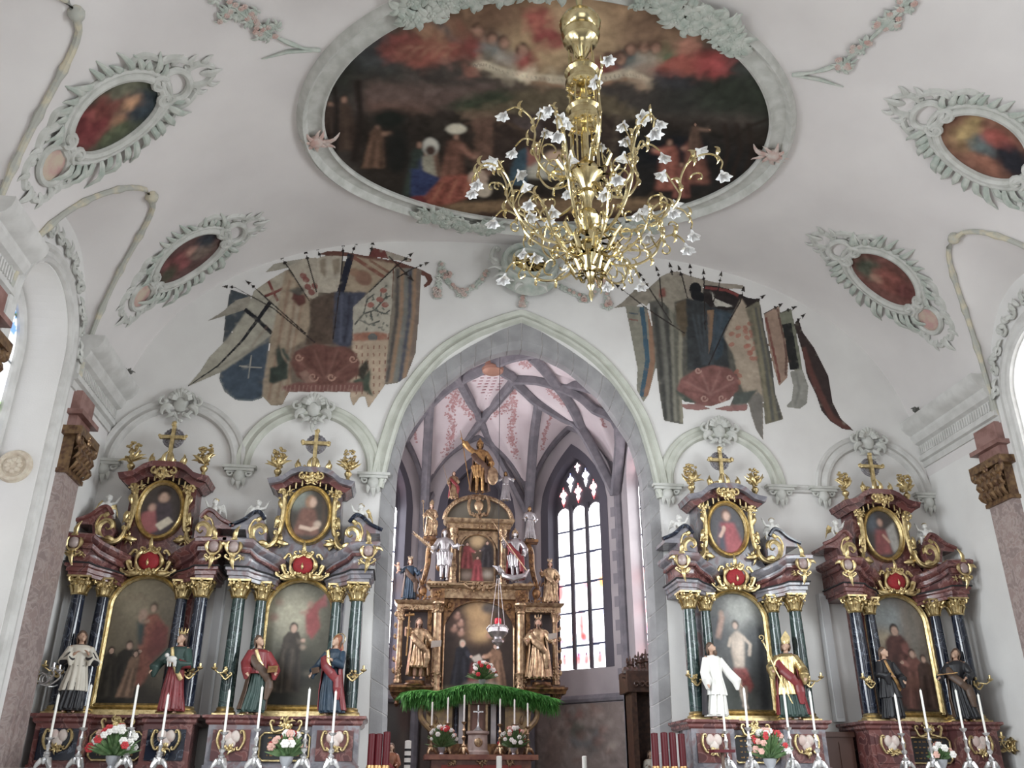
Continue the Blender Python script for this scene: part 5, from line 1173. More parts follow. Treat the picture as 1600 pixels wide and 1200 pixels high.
for s in (-1,1):
    hb('pilaster_strip',lambda mb:(mb.box((min(s*1.32,s*1.44),.35,4.1),(max(s*1.32,s*1.44),.5,6.2)),[bumps(mb,s*1.38,4.4+.35*k,.04,.1,5,.028,rr,.34) for k in range(5)]),WOODG)
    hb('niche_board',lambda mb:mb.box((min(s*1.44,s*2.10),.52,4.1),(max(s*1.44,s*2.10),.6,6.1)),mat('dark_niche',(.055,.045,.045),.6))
    hb('side_shelf',lambda mb:(molding_run(mb,[(s*1.32,.6,4.02),(s*1.32,.05,4.02),(s*2.36,.05,4.02),(s*2.36,.6,4.02)][::s],[(-.05,-.12),(.0,-.12),(.02,-.04),(.06,.0),(.06,.05),(-.05,.05)]),mb.lathe([(.30,4.06),(.32,4.1),(.26,4.14),(.26,4.20)],(s*1.72,.2,0),20)),WOODG)
    hb('side_cornice',lambda mb:(mb.box((min(s*1.28,s*2.30),.15,6.08),(max(s*1.28,s*2.30),.7,6.22)),molding_run(mb,[(s*1.28,.6,6.22),(s*1.28,.1,6.22),(s*2.30,.1,6.22),(s*2.30,.6,6.22)][::s],[(-.6,0),(.0,0),(.05,.04),(.08,.10),(-.6,.10)]),bumps(mb,s*1.8,6.13,.45,.05,30,.026,rr,.14)),GOLDH)
    hb('side_crest',lambda mb:(mb.ell((s*1.62,.25,6.62),(.13,.1,.16),12,8),cscroll(mb,(s*1.62-.22,6.36),(s*1.62-.18,6.85),.05,.06,.035,.2),cscroll(mb,(s*1.62+.22,6.36),(s*1.62+.18,6.85),-.05,.06,.035,.2),bumps(mb,s*1.62,6.42,.25,.08,18,.04,rr,.2),[leaf(mb,(s*1.62+.05*(k-2),6.8),PI/2+(2-k)*.3,.2,.025,0,.2) for k in range(5)]),WOODG)
    hb('spandrel',lambda mb:(mb.prism([(s*1.0,5.6),(s*1.0,6.42),(s*.0,6.42),(s*.0,6.40),(s*.35,6.36),(s*.7,6.15),(s*.9,5.85)][::-s],.30,.42),mb.ell((s*.84,.28,6.25),(.07,.05,.09),8,6),bumps(mb,s*.82,6.2,.12,.13,12,.03,rr,.3)),WOODG)
    hb('entablature_block',lambda mb:(mb.box((min(s*1.0,s*1.34),.03,6.30),(max(s*1.0,s*1.34),.5,6.66)),bumps(mb,s*1.17,6.48,.12,.12,18,.035,rr,.02)),WOODG)
hb('main_cornice',lambda mb:(mb.box((-1.38,.15,6.42),(1.38,.7,6.68)),molding_run(mb,[(-1.42,.6,6.68),(-1.42,0,6.68),(-.98,0,6.68),(-.98,.12,6.68),(.98,.12,6.68),(.98,0,6.68),(1.42,0,6.68),(1.42,.6,6.68)],[(-.4,0),(0,0),(.03,.05),(.08,.09),(.08,.15),(-.4,.15)]),[mb.box((-1.40+.1*k,-.08,6.72),(-1.36+.1*k,-.02,6.77)) for k in range(5)],bumps(mb,0,6.62,1.2,.04,50,.025,rr,.08)),GOLDH)
hb('cornice_crest',lambda mb:(bumps(mb,-.03,6.72,.22,.12,30,.045,rr,-.05),cscroll(mb,(-.15,6.75),(-.42,6.80),.05,.05,.03,-.02),cscroll(mb,(.1,6.75),(.38,6.80),-.05,.05,.03,-.02)),GOLDH)
# pictures
W,zb=.98,3.98
cv=Canvas(-W,W,zb,6.42,.014,base=(58,44,36),gain=1.15,seed=77); cv.k=.5
cv.ell(0,6.0,.45,.38,(178,138,64),0,.12); cv.ell(0,5.55,.42,.3,(150,112,56),0,.14,op=.8); cv.ell(.3,6.2,.25,.15,(92,84,76),0,.06); cv.ell(.62,5.9,.3,.3,(70,52,42),0,.1); cv.ell(-.62,5.8,.32,.3,(84,60,46),0,.1); cv.ell(.05,5.5,.22,.2,(190,150,70),0,.08)
for x,z in ((-.62,5.95),(-.52,5.75),(-.7,5.6),(-.5,5.5),(.3,5.45),(.48,5.5),(.6,5.35)): cv.ell(x,z,.09,.07,(170,120,90),0,.03); cv.ell(x+.02,z+.09,.045,.05,(178,132,104),0,.02)
cv.figure(-.45,4.1,1.25,(34,36,46),sgn=1,hair=(190,170,140),arm=(.2,.62),wid=.36); cv.figure(.52,4.05,1.25,(132,92,56),sgn=1,hair=(90,56,32),arm=(-.28,.66),wid=.3,lean=-.05); cv.poly([(-.28,4.2),(.1,4.25),(.12,4.75),(-.2,4.7)],(130,34,36),.03,var=.3); cv.poly([(-.2,4.85),(.02,4.95),(.12,4.8),(-.1,4.72)],(196,184,164),.01); cv.ell(0.1,4.1,.5,.14,(150,140,118),0,.06); cv.poly([(-.98,3.98),(.98,3.98),(.98,4.05),(-.98,4.1)],(96,92,60),.03)
cv.dabs(700,.04,op=.35); cv.mottle(.2,.2); cv.clip([(-W,zb),(-W,5.7)]+[(-W*cos(PI*k/24),5.7+.70*sin(PI*k/24)) for k in range(25)]+[(W,5.7),(W,zb)])
cv.mesh('main_painting',lambda U,Z:np.stack([U,.38+0*U,Z],-1),OIL,HA)
hb('main_frame',lambda mb:mb.tube([(-W,.34,zb),(-W,.34,5.7)]+[(-W*cos(PI*k/24),.34,5.7+.70*sin(PI*k/24)) for k in range(25)]+[(W,.34,5.7),(W,.34,zb)],.04,8,loop=True),GOLDH)
W,zb=.50,6.92
cv=Canvas(-W,W,zb,8.32,.013,base=(92,72,48),gain=1.15,seed=78); cv.k=.5
cv.ell(-.02,8.1,.2,.18,(196,160,90),0,.06); cv.ell(.3,7.7,.2,.35,(50,44,44),0,.05); cv.figure(-.3,7.3,.8,(140,44,44),sgn=1,arm=(.3,.6)); cv.figure(.28,7.35,.8,(52,48,52),sgn=1,arm=(-.25,.6)); cv.figure(.0,6.95,.75,(160,44,52),sgn=1); cv.ell(-.3,7.1,.15,.1,(150,130,110),0,.05); cv.ell(.3,7.15,.14,.1,(160,150,130),0,.05)
cv.dabs(350,.03,op=.35); cv.mottle(.15,.15); cv.clip([(-W,zb),(-W,7.85)]+[(-W*cos(PI*k/20),7.85+.46*sin(PI*k/20)) for k in range(21)]+[(W,7.85),(W,zb)])
cv.mesh('upper_painting',lambda U,Z:np.stack([U-.08,.36+0*U,Z],-1),OIL,HA)
hb('upper_frame',lambda mb:(mb.tube([(-W-.08,.32,zb),(-W-.08,.32,7.85)]+[(-.08-W*cos(PI*k/20),.32,7.85+.46*sin(PI*k/20)) for k in range(21)]+[(W-.08,.32,7.85),(W-.08,.32,zb)],.035,6,loop=True),mb.prism([(-.66,7.85),(-.66,8.4),(.5,8.4),(.5,7.85),(.44,8.0),(.30,8.22),(-.08,8.34),(-.46,8.22),(-.6,8.0)],.30,.4)),GOLDH)
for x in (-.78,.64): hb('upper_column',gcol(x,.22,6.84,8.42,.075),GOLDH)
hb('upper_cornice',lambda mb:(mb.box((-.98,.1,8.42),(.86,.6,8.56)),molding_run(mb,[(-1.02,.5,8.56),(-1.02,.02,8.56),(.90,.02,8.56),(.90,.5,8.56)],[(-.4,0),(0,0),(.05,.05),(.07,.12),(-.4,.12)]),bumps(mb,-.06,8.48,.85,.04,40,.022,rr,.08)),GOLDH)
# round gable
hb('round_gable',lambda mb:(mb.tube([(-.08-.98*cos(PI*k/30),.2,8.68+.72*sin(PI*k/30)) for k in range(31)],.075,8),[mb.ell((-.08-.98*cos(PI*k/26),.12,8.68+.72*sin(PI*k/26)),.035,6,4) for k in range(27)]),GOLDH)
hb('gable_field',lambda mb:mb.prism([(-.08-.92*cos(PI*k/24),8.68+.66*sin(PI*k/24)) for k in range(25)][::-1],.30,.40),mat('grey_green_panel',(.14,.13,.10),.6))
hb('gable_cartouche',lambda mb:(mb.ell((-.08,.12,9.10),(.14,.07,.18),12,8),bumps(mb,-.08,9.35,.2,.1,20,.045,rr,.08),bumps(mb,-.08,8.82,.2,.12,20,.045,rr,.06),cscroll(mb,(-.27,8.85),(-.25,9.35),.06,.06,.04,.08),cscroll(mb,(.11,8.85),(.09,9.35),-.06,.06,.04,.08)),GOLDH)
# great wing scrolls beside the upper storey
for s in (-1,1):
    def wg(mb,s=s):
        P=smooth_path([V(s*1.68,.3,6.75),V(s*1.58,.3,7.0),V(s*1.50,.3,7.4),V(s*1.48,.3,7.8),V(s*1.36,.3,8.02),V(s*1.12,.3,8.08),V(s*1.0,.3,7.95)],5); n=len(P); mb.tube(P,[.055+.03*sin(PI*i/n) for i in range(n)],8,flat=.7)
        for k in range(0,n,2): mb.ell(P[k]+V(0,-.06,0),.03,6,4)
        for k in range(5): leaf(mb,(s*(1.05+.1*(k%2)),7.0+.2*k),PI/2-s*.6,.3,.06,s*1.3,.35)
    hb('wing_scroll',wg,WOODG)
    hb('statue_bracket',lambda mb:(mb.box((min(s*1.30,s*1.66),.05,8.06),(max(s*1.30,s*1.66),.4,8.14))),WOODG)
# statues of the high altar
GH='carved figures on the high altar'
def hz(px,y0,y1,dy=-.05):
    a=at(px,y0,1,HY+dy); b=at(px,y1,1,HY+dy); return a[0],a[2],b[2]-a[2]
SILV=fm('silvered_armour',(.50,.50,.51),.34,.75,(.34,.32,.32)); GLD=GOLDH
x,z,h=hz(693,909,826,-.1)
r=figure('knight_statue','silver knight statue holding a golden palm branch left of the upper painting',(x,HY-.1,6.845),1.48,rz=.15,robe=SILV,skin=SILV,hem=.50,armL=((-.19,-.03,.63),(-.26,-.12,.54)),armR=((.18,.0,.66),(.30,-.06,.68)),group=GH,seed=21,hair=HAIRM)
attr(r,'palm_branch',GLD,lambda mb:(mb.tube([(-.24,-.14,.50),(-.42,-.16,.68),(-.66,-.16,.82)],[.010,.009,.004],6),[mb.tube([(-.30-.035*k,-.16,.57+.028*k),(-.33-.04*k,-.16,.66+.026*k)],[.012,.003],5) for k in range(9)],[mb.tube([(-.30-.035*k,-.16,.57+.028*k),(-.38-.036*k,-.16,.58+.03*k)],[.012,.003],5) for k in range(9)]),1.48)
r=figure('knight_statue','silver knight statue with helmet, crimson cloak and long lance right of the upper painting',(.93,HY-.1,6.845),1.50,rz=-.15,robe=SILV,skin=SILV,hem=.48,cloak=M_REDC,hat=('helmet',GLD),armL=((-.19,-.03,.68),(-.22,-.13,.80)),armR=((.20,-.03,.62),(.18,-.14,.52)),group=GH,seed=22)
attr(r,'lance',GLD,lambda mb:mb.tube([(-.42,-.2,1.12),(-.2,-.2,.78),(.22,-.2,.18)],[.005,.011,.011],8),1.5)
attr(r,'dragon',SILV,lambda mb:(mb.tube([(-.30,-.05,.30),(-.2,-.12,.10),(-.02,-.14,.05),(.18,-.12,.10),(.26,-.1,.22)],[.02,.05,.06,.05,.02],8),leaf(mb,(-.2,.1),PI/2+.6,.3,.05,.5,-.1)),1.5)
r=figure('madonna_statue','crowned woman statue in dark blue with child, far left cornice of the high altar',(-2.02,HY+.2,6.33),1.18,rz=.2,robe=M_BLUC,cloak=M_BRNC,hat=('crown',GLD),armL=((-.20,-.06,.66),(-.27,-.15,.66)),armR=((.18,-.06,.62),(.24,-.14,.70)),group=GH,seed=23)
attr(r,'child',SKIN,lambda mb:(mb.ell((-.32,-.17,.72),(.045,.04,.07),8,6),mb.ell((-.33,-.18,.81),.04,8,6),mb.tube([(-.35,-.18,.74),(-.43,-.2,.78)],[.018,.012],6),mb.tube([(-.31,-.18,.66),(-.36,-.2,.58)],[.025,.015],6)),1.18)
r=figure('female_saint_statue','gilded crowned woman statue on the far right cornice of the high altar',(1.98,HY+.2,6.33),1.22,rz=-.2,robe=GLD,cloak=GLD,hat=('crown',GLD),armL=((-.18,-.05,.64),(-.20,-.14,.74)),armR=((.20,-.02,.62),(.17,-.12,.52)),group=GH,seed=24)
r=figure('baptist_statue','gilded bearded figure with raised staff and book in the left niche of the high altar',(-1.70,HY-.05,4.21),1.62,rz=.15,robe=GLD,cloak=GLD,beard=True,hem=.18,armL=((-.20,-.05,.70),(-.19,-.12,.86)),armR=((.21,-.03,.62),(.26,-.15,.55)),group=GH,seed=25)
attr(r,'book',mat('old_paper',(.42,.38,.33),.6),lambda mb:book(mb,(.26,-.2,.56),.08),1.62)
attr(r,'staff',GOLD2,lambda mb:(mb.tube([(-.20,-.16,1.05),(-.22,-.16,.35)],.012,6),mb.tube([(-.27,-.16,1.0),(-.12,-.16,1.02)],.02,6)),1.62)
r=figure('apostle_statue','gilded long-bearded figure with crown and book in the right niche of the high altar',(1.58,HY-.05,4.21),1.68,rz=-.1,robe=GLD,cloak=GLD,beard=True,wide=1.15,hat=('crown',GLD),armL=((-.20,-.04,.64),(-.19,-.14,.62)),armR=((.20,-.06,.62),(.24,-.17,.64)),group=GH,seed=26)
attr(r,'book',mat('old_paper',(.42,.38,.33),.6),lambda mb:book(mb,(.22,-.21,.68),.07),1.68)
r=figure('archangel_statue','armoured figure raising a spear on the very top of the high altar',(-.10,HY+.15,9.47),1.68,rz=0,robe=GOLD2,skin=GOLD2,hem=.48,cloak=WOODD,hat=('helmet',GOLD2),armL=((-.20,-.03,.83),(-.32,-.06,.97)),armR=((.19,-.02,.62),(.20,-.10,.50)),group=GH,seed=27)
attr(r,'spear',GOLD2,lambda mb:mb.tube([(-.37,-.07,1.16),(-.33,-.07,.98),(-.22,-.07,.35),(-.16,-.07,.02)],[.003,.009,.009,.008],6),1.68)
attr(r,'shield',GLD,lambda mb:mb.ell((.22,-.12,.30),(.10,.03,.17),14,10),1.68)
r=figure('angel_statue','small gilded figure with a lance on the left of the round gable',(-.86,HY+.15,9.28),.86,rz=.2,robe=GLD,cloak=M_REDC,armL=((-.18,-.03,.62),(-.20,-.10,.48)),group=GH,seed=28)
attr(r,'lance',GLD,lambda mb:mb.tube([(-.42,-.1,1.15),(-.08,-.12,.0)],[.006,.013],6),.86)
r=figure('angel_statue','small silver and gold figure on the right of the round gable',(.68,HY+.15,9.28),.92,rz=-.2,robe=SILV,skin=GOLD2,armL=((-.20,-.02,.70),(-.28,-.08,.72)),armR=((.20,-.02,.70),(.28,-.08,.70)),group=GH,seed=29)
r=figure('bishop_statue','gilded bishop statue with crosier above the left wing scroll',(-1.48,HY+.2,8.145),1.0,rz=.1,robe=GLD,cloak=GLD,hat=('mitre',GLD),armL=((-.19,-.04,.62),(-.22,-.12,.60)),group=GH,seed=30)
attr(r,'crosier',GLD,lambda mb:(mb.tube([(-.27,-.14,.95),(-.22,-.14,.1)],.010,6),mb.tube([V(-.29+q[0],-.14,.98+q[2]) for q in spiral(0,.02,.05,.015,-PI/2,PI*1.4,12)],.010,6)),1.0)
r=figure('female_saint_statue','slender silvery figure above the right wing scroll',(1.40,HY+.2,8.145),1.02,rz=-.1,robe=SILV,skin=GOLD2,armL=((-.18,-.04,.60),(-.12,-.12,.62)),armR=((.19,-.03,.60),(.14,-.12,.55)),group=GH,seed=31)
# fir garland over the altar, bouquet, crucifix, lamp
FIR=mat('fresh_fir_green',(.05,.20,.04),.6,col2=(.12,.36,.08),scale=9)
def garland():
    rg=random.Random(5); mb=MB(); P=[V(-1.95,-.0,3.84),V(-1.5,-.12,3.88),V(-1.1,-.3,3.84),V(-.6,-.42,3.96),V(0,-.5,4.02),V(.6,-.42,3.98),V(1.1,-.3,3.90),V(1.5,-.12,3.84),V(2.0,.0,3.72)]
    Q=smooth_path(P,8); mb.tube(Q,.07,6)
    for k in range(7500):
        i=rg.randrange(len(Q)); t=Q[i]; a=rg.uniform(0,2*PI); d=unit(V(rg.uniform(-.5,.5),cos(a)-.3,sin(a)*.6-.75)); p=t+V(rg.uniform(-.06,.06),-.03+.05*cos(a),.05*sin(a)); L=rg.uniform(.16,.42)
        w=.010; e=p+d*L+V(0,0,-.05); s_=unit(np.cross(d,(rg.random(),1,rg.random())))*w
        mb.add([p-s_,p+s_,p+d*L*.6+s_*1.3,e,p+d*L*.6-s_*1.3],[(0,1,2,4),(4,2,3)])
    o=mb.build('fir_garland',FIR,loc=(HX,HY,0)); return tag(o,'thick green fir garland draped across the high altar below the main painting','garland')
garland()
# ------------------------------------------------------------------ painted and stuccoed ceiling
def vf(S0,Y0,sgn=1,off=.0):
    """ornament plane (x along the vault curve, z along the nave, -y off the plaster) wrapped onto the vault"""
    return lambda p: VM(S0+sgn*p[0],Y0+p[2],off-p[1])
sL=on_vault(465,205)[0]; sR=on_vault(1247,215)[0]; sl=on_vault(503,200)[0]; sr=on_vault(1215,190)[0]
OS=(sL+sR)/2; OA=(sR-sL)/2; IA=(sr-sl)/2-.02; OY=-3.80; OB=3.28; IB=OB-(OA-IA)*.92
def tfo(u,v): return on_vault(460+u*.3084,v*.3084)
cv=Canvas(OS-IA-.05,OS+IA+.05,OY-IB-.05,OY+IB+.05,.02,tf=tfo,base=(66,58,52),gain=1.15,seed=11); cv.k=.012
R_=1265
def blob(u,v,a,b,c,ang=0,soft=.06,op=1,var=.25): cv.ell(u,v,a,b,c,ang,soft,op,var,cell=.25)
# sky and ground
cv.poly([(100,0),(2500,0),(2500,300),(100,300)],(84,72,60),.2); blob(1350,60,620,190,(150,108,62),0,.35); blob(1300,200,330,170,(176,140,82),0,.3); blob(1420,120,260,110,(178,140,86),0,.3,var=.35); blob(1000,60,200,120,(118,82,52),0,.2)
blob(1900,120,260,120,(128,92,60),0,.2); blob(1950,60,160,60,(96,72,52),0,.12,.8); blob(600,180,300,120,(92,66,48),0,.2,.7)
blob(300,330,260,160,(44,46,38),0,.2); blob(420,250,150,110,(58,60,60),0,.12); blob(2150,520,330,220,(50,50,44),0,.25); blob(2350,350,170,150,(60,62,60),0,.2); blob(2280,480,240,120,(46,52,40),0,.15)
cv.poly([(330,400),(700,440),(1100,430),(1100,480),(800,570),(700,600),(340,560)],(98,74,64),.12,var=.2); cv.poly([(340,520),(700,540),(690,600),(400,580)],(128,84,62),.08,op=.7)
cv.poly([(1700,600),(2330,590),(2330,660),(1700,660)],(96,80,70),.12,op=.8); cv.poly([(130,600),(2460,650),(2300,1000),(1500,1300),(400,1000)],(46,38,30),.12,var=.35); blob(1950,850,420,160,(34,32,30),0,.2); blob(1900,760,200,80,(26,28,34),0,.1)
# thatched stable
cv.poly([(820,540),(1050,470),(1300,440),(1560,470),(1760,570),(1740,600),(1600,580),(1300,560),(900,600)],(92,78,50),.04,var=.5); cv.poly([(740,540),(900,480),(1080,440),(1100,500),(900,560)],(52,62,40),.05,var=.3)
for k in range(16): u=940+50*k; cv.line([(u,480+abs(8-k)*6),(u+30,560+abs(8-k)*4)],14,(120,104,72) if k%2 else (66,54,38),.015,op=.7)
cv.poly([(1010,580),(1420,570),(1640,590),(1640,900),(1010,880)],(56,42,34),.03,var=.3); cv.poly([(1100,590),(1250,590),(1250,700),(1100,640)],(86,70,66),.03)
cv.poly([(900,560),(1010,560),(1000,890),(915,890)],(104,70,50),.02,var=.3); cv.line([(950,570),(950,890)],10,(70,46,34),.01); cv.line([(1040,590),(1220,700)],20,(88,64,44),.02); cv.line([(1640,590),(1610,760)],22,(96,80,60),.02); cv.line([(1540,600),(1640,690)],14,(78,60,44),.02)
cv.poly([(860,560),(1030,556),(1030,590),(860,600)],(120,92,64),.015)
# ledge at the bottom
cv.poly([(640,1040),(1500,1000),(1900,1010),(1860,1060),(1500,1080),(760,1075)],(132,98,54),.03,var=.25); cv.poly([(760,1080),(1500,1090),(1860,1070),(1500,1200),(1000,1190)],(74,48,36),.04)
# cloud glory with angels
cv.k=.010
for u,v,a,b,c in ((620,250,150,80,(146,64,42)),(540,240,110,70,(130,56,44)),(760,240,110,60,(150,66,46)),(740,150,90,70,(150,98,60)),(700,130,80,50,(160,110,70)),(900,230,60,70,(126,50,40)),(1240,90,80,70,(150,62,44)),(1290,190,90,55,(140,44,40)),(1010,230,60,60,(110,116,112)),(1090,290,80,30,(150,140,126)),(1170,300,50,60,(150,50,40)),(1650,330,90,50,(142,60,46)),(1560,340,60,50,(130,52,40))): blob(u,v,a,b,c,RND.uniform(-.3,.3),.05,1,.45)
for u in (540,600,660,720,780): cv.line([(u-30,300),(u+20,240),(u+60,230)],16,(186,130,84),.02,op=.5)
cv.poly([(690,60),(760,110),(820,200),(800,210),(740,150),(690,90)],(88,84,82),.03); cv.poly([(800,60),(860,120),(880,180),(850,220),(830,150)],(140,80,52),.03)
blob(2020,300,150,55,(160,58,44),-.1); blob(1930,340,160,45,(166,70,46),-.1); blob(2120,330,90,60,(156,44,40)); blob(1830,270,110,40,(124,116,70),-.5); blob(1760,300,90,50,(170,150,124)); cv.poly([(1980,190),(1900,260),(1830,300),(1850,320),(1960,260)],(96,110,70),.02); blob(1990,230,60,45,(176,104,74)); blob(1890,190,80,40,(142,104,66),-.4,op=.8); blob(1690,300,60,50,(86,98,96)); blob(1890,400,140,40,(52,52,56),.2,op=.9)
for u,v in ((930,150),(1000,190),(1060,210),(1155,245),(1590,300),(1700,240),(1770,230),(1830,235),(1650,290)): cv.ell(u,v,34,40,(66,42,30),0,.02); cv.ell(u+4,v+8,22,28,(172,118,86),0,.015)
P=[(905,330),(960,322),(1050,360),(1180,385),(1300,400),(1420,410),(1560,395),(1680,370),(1760,385),(1780,420)]
cv.line(P,44,(196,178,140),.01,var=.1); cv.line([(x,y+26) for x,y in P[3:]],20,(150,104,64),.015); cv.ell(900,360,34,30,(150,84,60),0,.02); cv.ell(1760,425,32,28,(164,130,96),0,.02)
for k in range(44): 
    t=k/43*(len(P)-2.01); i=int(t); f_=t-i; u=P[i][0]*(1-f_)+P[i+1][0]*f_; v=P[i][1]*(1-f_)+P[i+1][1]*f_; cv.line([(u,v-8),(u+4,v+8)],7,(92,84,84),.0,op=.7)
# figures on the ground
cv.dabs(4200,.15,op=.40,amp=.42)
F=cv.figure; cv.k=.006
for u,v,h,c,ar,ln in ((250,760,290,(72,52,38),(-.2,.8),0),(400,850,240,(98,66,42),(.3,.75),.1),(180,700,200,(62,46,36),None,0),(620,990,290,(46,58,50),(.2,.7),.05),(660,1000,250,(48,58,96),(.15,.7),.05),(790,930,270,(112,66,44),(.4,.5),.12),(700,900,180,(120,84,60),None,0),(2100-60,930,260,(130,70,48),(-.2,.7),-.1),(1900,960,270,(150,72,46),(-.3,.75),0),(1960,1000,190,(124,60,44),None,0),(1700,950,180,(96,56,44),None,0),(1600,960,170,(88,52,42),(-.2,.7),0),(2030,760,150,(92,64,46),(.5,.7),0)): F(u,v,h,c,hair=(48,34,26),skin=(160,112,82),arm=ar,lean=ln)
cv.ell(690,740,40,46,(180,176,160),0,.02); cv.ell(690,760,26,26,(74,50,38),0,.01); cv.poly([(650,790),(700,780),(720,890),(650,900)],(150,144,118),.02,var=.3); cv.ell(820,650,50,26,(200,190,160),0,.015)
cv.poly([(600,1010),(700,930),(760,890),(860,880),(920,900),(900,960),(880,1000),(760,1040),(600,1030)],(150,66,38),.03,var=.5); cv.poly([(560,1010),(640,980),(680,1030),(600,1035)],(120,30,34),.02); cv.ell(930,900,50,44,(184,150,122),0,.02); cv.ell(960,960,40,36,(188,168,138),0,.02)
for k in range(6): cv.line([(660+40*k,1020-6*k),(720+35*k,920-4*k)],10,(196,110,60) if k%2 else (104,40,30),.012,op=.6)
cv.poly([(590,850),(650,860),(740,900),(660,990),(590,985)],(44,58,104),.02,var=.4)
cv.poly([(1140,760),(1180,740),(1200,800),(1170,940),(1080,930),(1090,880),(1110,820)],(52,84,100),.02,var=.35); cv.poly([(1180,740),(1240,770),(1240,860),(1180,850)],(150,84,66),.02); cv.ell(1220,740,36,40,(64,46,36),0,.02); cv.ell(1230,750,24,28,(190,144,112),0,.01)
cv.poly([(1180,850),(1260,800),(1420,810),(1430,880),(1300,900),(1180,900)],(172,166,146),.03,var=.25); cv.ell(1330,790,60,30,(200,158,120),0,.03)
for u,v in ((2230,900),(2170,760),(2290,820)): cv.line([(u,1000),(u-10,880),(u+30,760),(u+10,620)],22,(46,34,26),.02)
cv.line([(2200,720),(2300,640),(2400,600)],14,(40,32,24),.02); cv.line([(200,880),(215,560),(200,430)],30,(40,32,28),.02); cv.line([(300,820),(335,620),(320,400)],34,(42,32,26),.02); blob(480,600,90,50,(30,34,28)); blob(520,760,60,120,(30,30,26),0,.05)
cv.dabs(3800,.055,op=.38,amp=.5); cv.mottle(.12,.22); cv.k=1
cv.clip_units=None
al=np.zeros_like(cv.al); rmk=Canvas.mask(cv,[(OS+(IA+.02)*cos(a),OY+(IB+.02)*sin(a)) for a in np.linspace(0,2*PI,121)[:-1]]); al[rmk[0]]=rmk[1]; cv.al=al
tag(cv.mesh('ceiling_fresco',lambda U,W:VMv(U,W,.012),PAINT),'large oval ceiling fresco of angels in clouds above a stable scene','fresco')
# frame of the great oval: moulding plus flowers, masks and shells
n=120; ring=[2*PI*k/n for k in range(n)]
fr=thing('oval_fresco_frame','moulded pale green stucco frame around the large oval fresco','frame',tuple(VM(OS,OY)))
def at_parent(o,par):
    o.parent=par; o.matrix_parent_inverse=par.matrix_basis.inverted(); return o
mb=MB(); W0=OA-IA
prof_=[(0,0),(0,.06),(.10,.10),(.16,.06),(.32,.03),(.62,.03),(.72,.10),(.84,.15),(.94,.10),(1,.0)]
mb.loft([[VM(OS+(IA+u*W0)*cos(a),OY+(IB+u*(OB-IB))*sin(a),w) for u,w in prof_] for a in ring],loop=True)
at_parent(mb.build('frame_moulding',STUC),fr)
def on_oval(px,py): 
    s,y=on_vault(px,py); a=math.atan2((y-OY)/OB,(s-OS)/OA); return a
def frame_orn(name,a0,a1,kind,seed,m=STUC_G,lab=None):
    rr=random.Random(seed); mb=MB()
    k=0; a=a0
    while a<a1:
        q=rr.uniform(.1,.95) if kind=='garland' else .5
        S0=OS+(IA+q*W0)*cos(a); Y0=OY+(IB+q*(OB-IB))*sin(a); mb.fn=vf(S0,Y0,1,.12)
        if kind=='garland':
            tuft(mb,(0,0),rr.uniform(.16,.30),6,rr,0,.5)
            if k%2==0: rosette(mb,(0,0),rr.uniform(.05,.09),-.05)
        a+=rr.uniform(.010,.022); k+=1
    at_parent(mb.build(name,m),fr)
    return
ga,gb=on_oval(640,335),on_oval(770,358); frame_orn('leaf_garland',min(ga,gb),max(ga,gb),'garland',1)
ga,gb=on_oval(860,362),on_oval(1010,340); frame_orn('leaf_garland',min(ga,gb),max(ga,gb),'garland',2)
for a0,a1,s_ in ((-2.25,-1.65,3),(-1.35,-.85,4)): frame_orn('leaf_garland',a0,a1,'garland',s_)
for px,py in ((490,215),(1218,238)):
    a=on_oval(px,py); rr=random.Random(int(px)); mb=MB(vf(OS+(IA+.45*W0)*cos(a),OY+(IB+.45*W0)*sin(a),1,.08))
    mb.ell((0,-.02,0),(.13,.09,.13),10,8); sg=1 if px<800 else -1
    for k in range(8): leaf(mb,(0,0),2*PI*k/8,.30,.045,rr.uniform(-1,1))
    leaf(mb,(.1*sg,0),0 if sg>0 else PI,.38,.05,-.9*sg); leaf(mb,(.1*sg,.05),.3 if sg>0 else PI-.3,.32,.04,.9*sg)
    at_parent(mb.build('mask_ornament',STUC_R,label='rose tinted stucco mask'),fr)
# sprays crossing out from the frame
def rod(P,name,lab,m,seed,flowers=(),rad=.03,fork=None):
    rr=random.Random(seed); mb=MB(); Q=[on_vault(*p) for p in P]; pts=smooth_path([V(s,y,0) for s,y in Q],6)
    mb.tube([VM(p[0],p[1],.03) for p in pts],[rad*(1+.3*sin(i*.9)) for i in range(len(pts))],6)
    if fork: q=[on_vault(*p) for p in fork]; mb.tube([VM(a,b,.03) for a,b in q],[rad*.8,rad*1.1,rad*.3][:len(q)],6)
    m2=MB()
    for (fx,fy,r,n_) in flowers:
        S0,Y0=on_vault(fx,fy); 
        for k in range(n_):
            mb.fn=vf(S0+rr.uniform(-r,r),Y0+rr.uniform(-r,r),1,.03); tuft(mb,(0,0),.13,5,rr,0,.4); 
            m2.fn=vf(S0+rr.uniform(-r,r),Y0+rr.uniform(-r,r),1,.05); rosette(m2,(0,0),.05)
        mb.fn=None
    o=mb.build(name,m); tag(o,lab,'ornament'); 
    if m2.v: m2.build('rose_blossoms',STUC_R,o)
    return o
rod([(500,76),(470,72),(430,55),(405,38),(370,12),(350,-10)],'stucco_spray','stucco rod with rose blossoms reaching from the oval frame to the top left edge',STUC_G,1,[(414,42,.16,9),(360,8,.2,9),(395,22,.1,4)],fork=[(500,76),(450,78),(408,90)])
